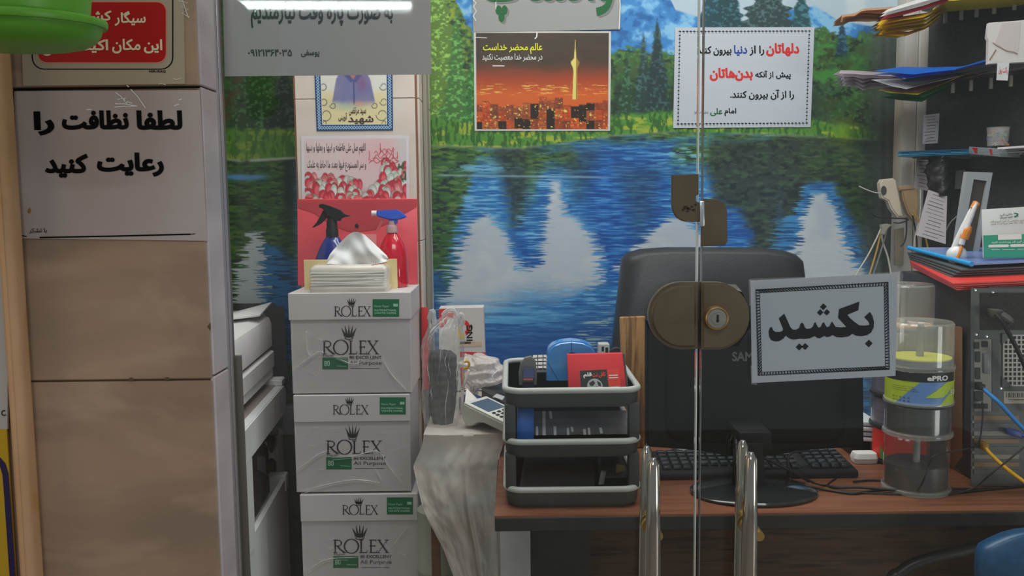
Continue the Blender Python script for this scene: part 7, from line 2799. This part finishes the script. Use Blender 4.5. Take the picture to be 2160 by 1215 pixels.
# notes, cables and black bag at the corner trunking
def note(label, q, n, lines, group=None, lw=1.4, par=None):
    f = [bpx(x, y, n) for x, y in q] if not isinstance(n, tuple) else [at(x, y, n[0]) for x, y in q]
    t_ = thing('receipt_strip', label, 'paper', (f[2] + f[3]) / 2, group)
    MB().hexa(f + [p + Vector((.0004, .0008, 0)) for p in f]).build('strip', M('receipt_white', (176, 168, 172), 0.7), t_)
    b = MB()
    for k in range(lines):
        v = (k + .8) / (lines + .6)
        a_ = rs.uniform(.06, .3)
        e_ = rs.uniform(.7, .95)
        l0, l1 = f[0].lerp(f[3], v), f[1].lerp(f[2], v)
        dz = Vector((0, -.0006, .0016 * rs.uniform(.5, 1)))
        p0, p1 = l0.lerp(l1, a_) + Vector((0, -.0006, 0)), l0.lerp(l1, e_) + Vector((0, -.0006, 0))
        b.poly([p0 + dz, p1 + dz, p1, p0])
    b.build('printed_rows', m_ink2, t_)
    return t_


note('narrow printed receipt strip above the blue folders at the trunking', [(1948, 243), (1982, 239), (1978, 302), (1946, 304)], (2.78,), 9)
note('printed receipt strip below the blue folders on the trunking', [(1935, 322), (1965, 320), (1962, 404), (1927, 396)], (2.80,), 10)
note('long printed receipt hanging below the black bag', [(1958, 400), (1998, 414), (1995, 515), (1932, 496)], (2.70,), 12)
b = MB()
c_ = at(1978, 372, 2.72)
S_ = 2.72 / F
rings = []
for k in range(15):
    v = k / 14
    y = 322 + 92 * v
    xl_ = np.interp(v, [0, .15, .4, .6, .8, 1], [1964, 1962, 1955, 1957, 1961, 1972])
    xr_ = np.interp(v, [0, .15, .4, .6, .8, 1], [1990, 1998, 2000, 2002, 2000, 1990])
    o = at((xl_ + xr_) / 2, y, 2.72)
    hw = (xr_ - xl_) / 2 * S_
    rings.append([Vector((o.x + (hw + .006 * math.sin(3 * a + k) + .004 * math.sin(5 * a - 2 * k)) * math.cos(a), o.y + (.03 + .006 * math.sin(4 * a + k * 1.7)) * math.sin(a), o.z)) for a in np.linspace(0, 2 * PI, 28, endpoint=False)])
b.loft(rings)
b.single('black_bag', M('black_crumple', (38, 37, 38), 0.35, spec=.6), 'crumpled black plastic bag hanging under the wire shelf', 'bag', ang=60)
b = MB()
f = [bpx(2016, 360, .01), bpx(2036, 358, .01), bpx(2030, 398, .01), bpx(2014, 399, .01)]
b.hexa(f + [p - BN * .001 for p in f])
b.single('grey_note', M('grey_note', (112, 116, 114), 0.7), 'small grey paper note pinned on the display board left of the picture frame', 'note')
# cream plug block with round hole
t = thing('extension_block', 'cream plastic plug block with a round hole hanging at the trunking', 'plug', at(1880, 460, 2.76))
pts = [(1857, 386), (1862, 378), (1884, 376), (1890, 380), (1898, 420), (1906, 458), (1894, 458), (1880, 440), (1874, 424), (1862, 418), (1858, 400)]
MB().prism(pp(pts, 2.76), (0, .03, 0), .004, 3).build('body', M('cream_plastic', (176, 164, 148), 0.4), t)
b = MB()
fill(b, [(1864 + 6 * math.cos(a), 402 + 10 * math.sin(a)) for a in np.linspace(0, 2 * PI, 18, endpoint=False)], 2.76, .001)
b.build('round_hole', m_copd, t)
t = thing('power_adapter', 'beige power adapter on the trunking among the cables', 'adapter', at(1922, 470, 2.80))
MB().prism(pp([(1903, 402), (1938, 398), (1938, 440), (1932, 470), (1916, 450), (1905, 420)], 2.79), (0, .03, 0), .004).build('body', M('beige_plastic', (166, 140, 108), 0.5), t)
MB().prism(pp([(1895, 392), (1926, 390), (1926, 399), (1896, 402)], 2.79), (0, .02, 0), .002).build('bracket', M('beige_plastic'), t)
m_wht = M('white_cable', (168, 164, 156), 0.45)
m_yc = M('ochre_cable', (170, 136, 62), 0.45)
CZ = 2.72
cabs = [('white cable running straight down left of the yellow one to the sign', [(1860, 478), (1848, 505), (1830, 540), (1806, 580), (1795, 610)], m_wht, .0024),
        ('yellow cable running down between two white cables', [(1858, 490), (1850, 525), (1840, 560), (1833, 584), (1828, 615)], m_yc, .0028),
        ('grey cable just right of the yellow one', [(1872, 480), (1864, 510), (1850, 555), (1842, 580), (1836, 612)], M('grey_cable', (120, 120, 116), .45), .0024),
        ('white cable bending right toward the clear disc cover', [(1858, 478), (1862, 510), (1872, 540), (1878, 570), (1882, 600)], m_wht, .003),
        ('black cable sweeping from the plug block across to the long receipt', [(1838, 450), (1850, 458), (1880, 460), (1916, 462), (1900, 470), (1885, 470)], m_blackc, .002),
        ('white lead sticking out left of the plug block', [(1812, 393), (1830, 401), (1845, 406), (1858, 408)], m_wht, .0018),
        ('black cable hanging beside the beige adapter', [(1912, 458), (1912, 490), (1908, 510), (1900, 520)], m_blackc, .0022),
        ('black cable crossing over the long receipt', [(1940, 455), (1950, 463), (1975, 464), (2000, 463), (2012, 455), (2018, 450)], m_blackc, .0026),
        ('grey cable arching beside the picture frame', [(1990, 512), (1994, 490), (2004, 470), (2014, 460), (2020, 455)], M('grey_cable'), .002),
        ('ochre cable under the beige adapter', [(1926, 444), (1934, 458), (1942, 472), (1950, 490), (1958, 528)], m_yc, .0026),
        ('white cable behind the beige adapter', [(1942, 400), (1942, 430), (1940, 460), (1930, 500), (1928, 530)], m_wht, .0022),
        ('black cable behind the long receipt', [(1925, 455), (1930, 480), (1934, 510), (1934, 545)], m_blackc, .0024)]
for k, (lb, pts, mt, r_) in enumerate(cabs):
    MB().tube([at(x, y, CZ + .006 * (k % 4)) for x, y in pts], r_, 8, sm=6).single('loose_cable', mt, lb, 'cable', 'loose cables at the corner trunking', 60)
b = MB()
b.prism(pp([(1858, 474), (1872, 472), (1882, 474), (1872, 484), (1866, 496), (1858, 494), (1860, 484)], 2.71), (0, .014, 0), .002)
b.single('cable_splitter', M('splitter_grey', (128, 124, 114), .5), 'grey cable splitter where the white and yellow cables part', 'splitter')
b = MB()
f = pp([(1888, 484), (1908, 480), (1906, 560), (1888, 560)], 2.84)
b.hexa(f + [p + Vector((0, .012, 0)) for p in f], .002)
b.single('wall_bracket', M('bracket_tan', (112, 104, 90), .5), 'tan bracket strip on the trunking below the plug block', 'bracket')

# ================================================================== FRONT: blue stool, hose, flower pot, tube lamp
t = thing('plastic_chair', 'blue plastic chair back at the lower right, in front of the desk', 'chair', at(2140, 1215, 1.52))
m_bp = M('blue_plastic_chair', (18, 64, 98), 0.3, rgb2=(14, 54, 86), vs=60, spec=.5)
pts = [(2062, 1300), (2060, 1200), (2062, 1165), (2070, 1150), (2090, 1139), (2120, 1126), (2150, 1118), (2200, 1112), (2260, 1116), (2310, 1134), (2322, 1165), (2324, 1300)]
rings = []
for dy, s_ in ((.02, .95), (.006, .985), (0, 1), (-.012, .985), (-.018, .95)):
    rings.append([at(2192 + (x - 2192) * s_, 1230 + (y - 1230) * s_, 1.54) + Vector((0, dy, 0)) for x, y in pts])
MB().loft(rings).build('backrest', m_bp, t, 60)
bx, by = at(2192, 1215, 1.54).x, 1.54
zbk = at(2192, 1300, 1.54).z
for sx in (-.07, .07):
    MB().box(bx + sx - .012, bx + sx + .012, by - .012, by + .012, 0, zbk + .02, .003).build('leg', m_bp, t)
    MB().box(bx + sx - .012, bx + sx + .012, by - .18, by - .156, 0, .43, .003).build('leg', m_bp, t)
MB().loft([rr(bx - .10, bx + .10, by - .185, by - .01, .03, .43), rr(bx - .10, bx + .10, by - .185, by - .01, .03, .45)]).build('seat', m_bp, t)
HP = [(1880, 1225, 1.80), (1895, 1210, 1.80), (1925, 1190, 1.80), (1970, 1175, 1.80), (2020, 1164, 1.80), (2070, 1152, 1.80), (2130, 1145, 1.80), (2200, 1140, 1.80)]
e0 = at(1880, 1225, 1.80)
b = MB()
b.tube([Vector((e0.x - .05, 1.82, .0)), Vector((e0.x - .03, 1.81, e0.z - .12))] + [at(*p) for p in HP] + [Vector((1.12, 1.86, .45)), Vector((1.14, 1.95, .0))], .012, 10, sm=6)
b.single('black_hose', M('dark_hose', (40, 42, 42), 0.35, spec=.6), 'thick dark cable arching under the desk next to the blue chair', 'cable', ang=60)

# hanging flower pot, upper left
GYD = .92
S_ = GYD / F
gc = at(20, 54, GYD)
R_ = 187 * S_
m_pot = M('lime_plastic', (74, 130, 34), 0.38, spec=.5, rgb2=(68, 122, 30), vs=4)
t = thing('flower_pot', 'bright green plastic flower pot with saucer hanging before the no smoking plate', 'pot', gc - Vector((0, 0, .022)))
b = MB()
o = gc
k_ = R_
TA = Vector((0, -.06, 1)).normalized()
b.lathe([(0, -.022), (k_ * .66, -.022), (k_ * .76, -.020), (k_ * .86, -.015), (k_ * .92, -.008), (k_ * .945, -.001), (k_ * .985, -.001), (k_, .002), (k_ * .995, .006), (k_ * .96, .007), (k_ * .93, .004), (k_ * .88, -.006), (k_ * .66, -.018), (0, -.018)], o, TA, seg=64)
b.build('saucer', m_pot, t, 40)
b = MB()
b.lathe([(0, -.0175), (k_ * .78, -.016), (k_ * .90, .06), (k_ * 1.08, .19), (k_ * 1.12, .19), (k_ * 1.12, .20), (k_ * 1.05, .20), (k_ * .9, .06), (0, .05)], o, TA, seg=64)
b.build('pot', m_pot, t, 40)
b = MB()
b.lathe([(0, .15), (k_ * .98, .15), (k_ * .98, .16), (0, .17)], o, TA, seg=40)
b.build('soil', M('soil', (40, 30, 24), .95, bump=.6, bs=90), t)
for k in range(3):
    a = k * 2 * PI / 3 + .5
    MB().tube([o + Vector((k_ * .97 * math.cos(a), k_ * .97 * math.sin(a), .195)), o + Vector((0, 0, .62)), o + Vector((0, 0, 1.1))], .0025, 6).build('hanger_wire', M('steel_grey'), t)

# tube lamp of the passage behind the viewer, mirrored in the laminated sheet
def mirror_pt(x, y, Yl):
    """point at depth Yl whose mirror image in the sheet lies on the view through pixel x,y"""
    d = ray(x, y)
    dm = d - SN * 2 * d.dot(SN)
    s0 = (SP - CAMP).dot(SN) / d.dot(SN)
    h = CAMP + d * s0
    return h + dm * ((Yl - h.y) / dm.y)


L0, L1 = mirror_pt(487, 11, -1.25), mirror_pt(874, 12, -1.25)
t = thing('tube_lamp', 'white fluorescent tube lamp mirrored in the grey laminated sheet', 'lamp', (L0 + L1) / 2)
MB().tube([L0, L1], .015, 14).build('tube', emit('tube_light', (.86, 1.0, 1.0), 48), t)
for e in (L0, L1):
    MB().rbox(e, (.03, .05, .06), None, .004).build('end_cap', M('nozzle_grey'), t)
m_ = (L0 + L1) / 2
MB().box(L0.x - .02, L1.x + .02, m_.y - .055, m_.y - .02, m_.z - .02, m_.z + .03, .003).build('fitting', M('nozzle_grey'), t)
for xx in (L0.x + .1, L1.x - .1):
    MB().box(xx - .005, xx + .005, m_.y - .045, m_.y - .035, m_.z + .03, 2.75).build('hanger_rod', M('steel_grey'), t)
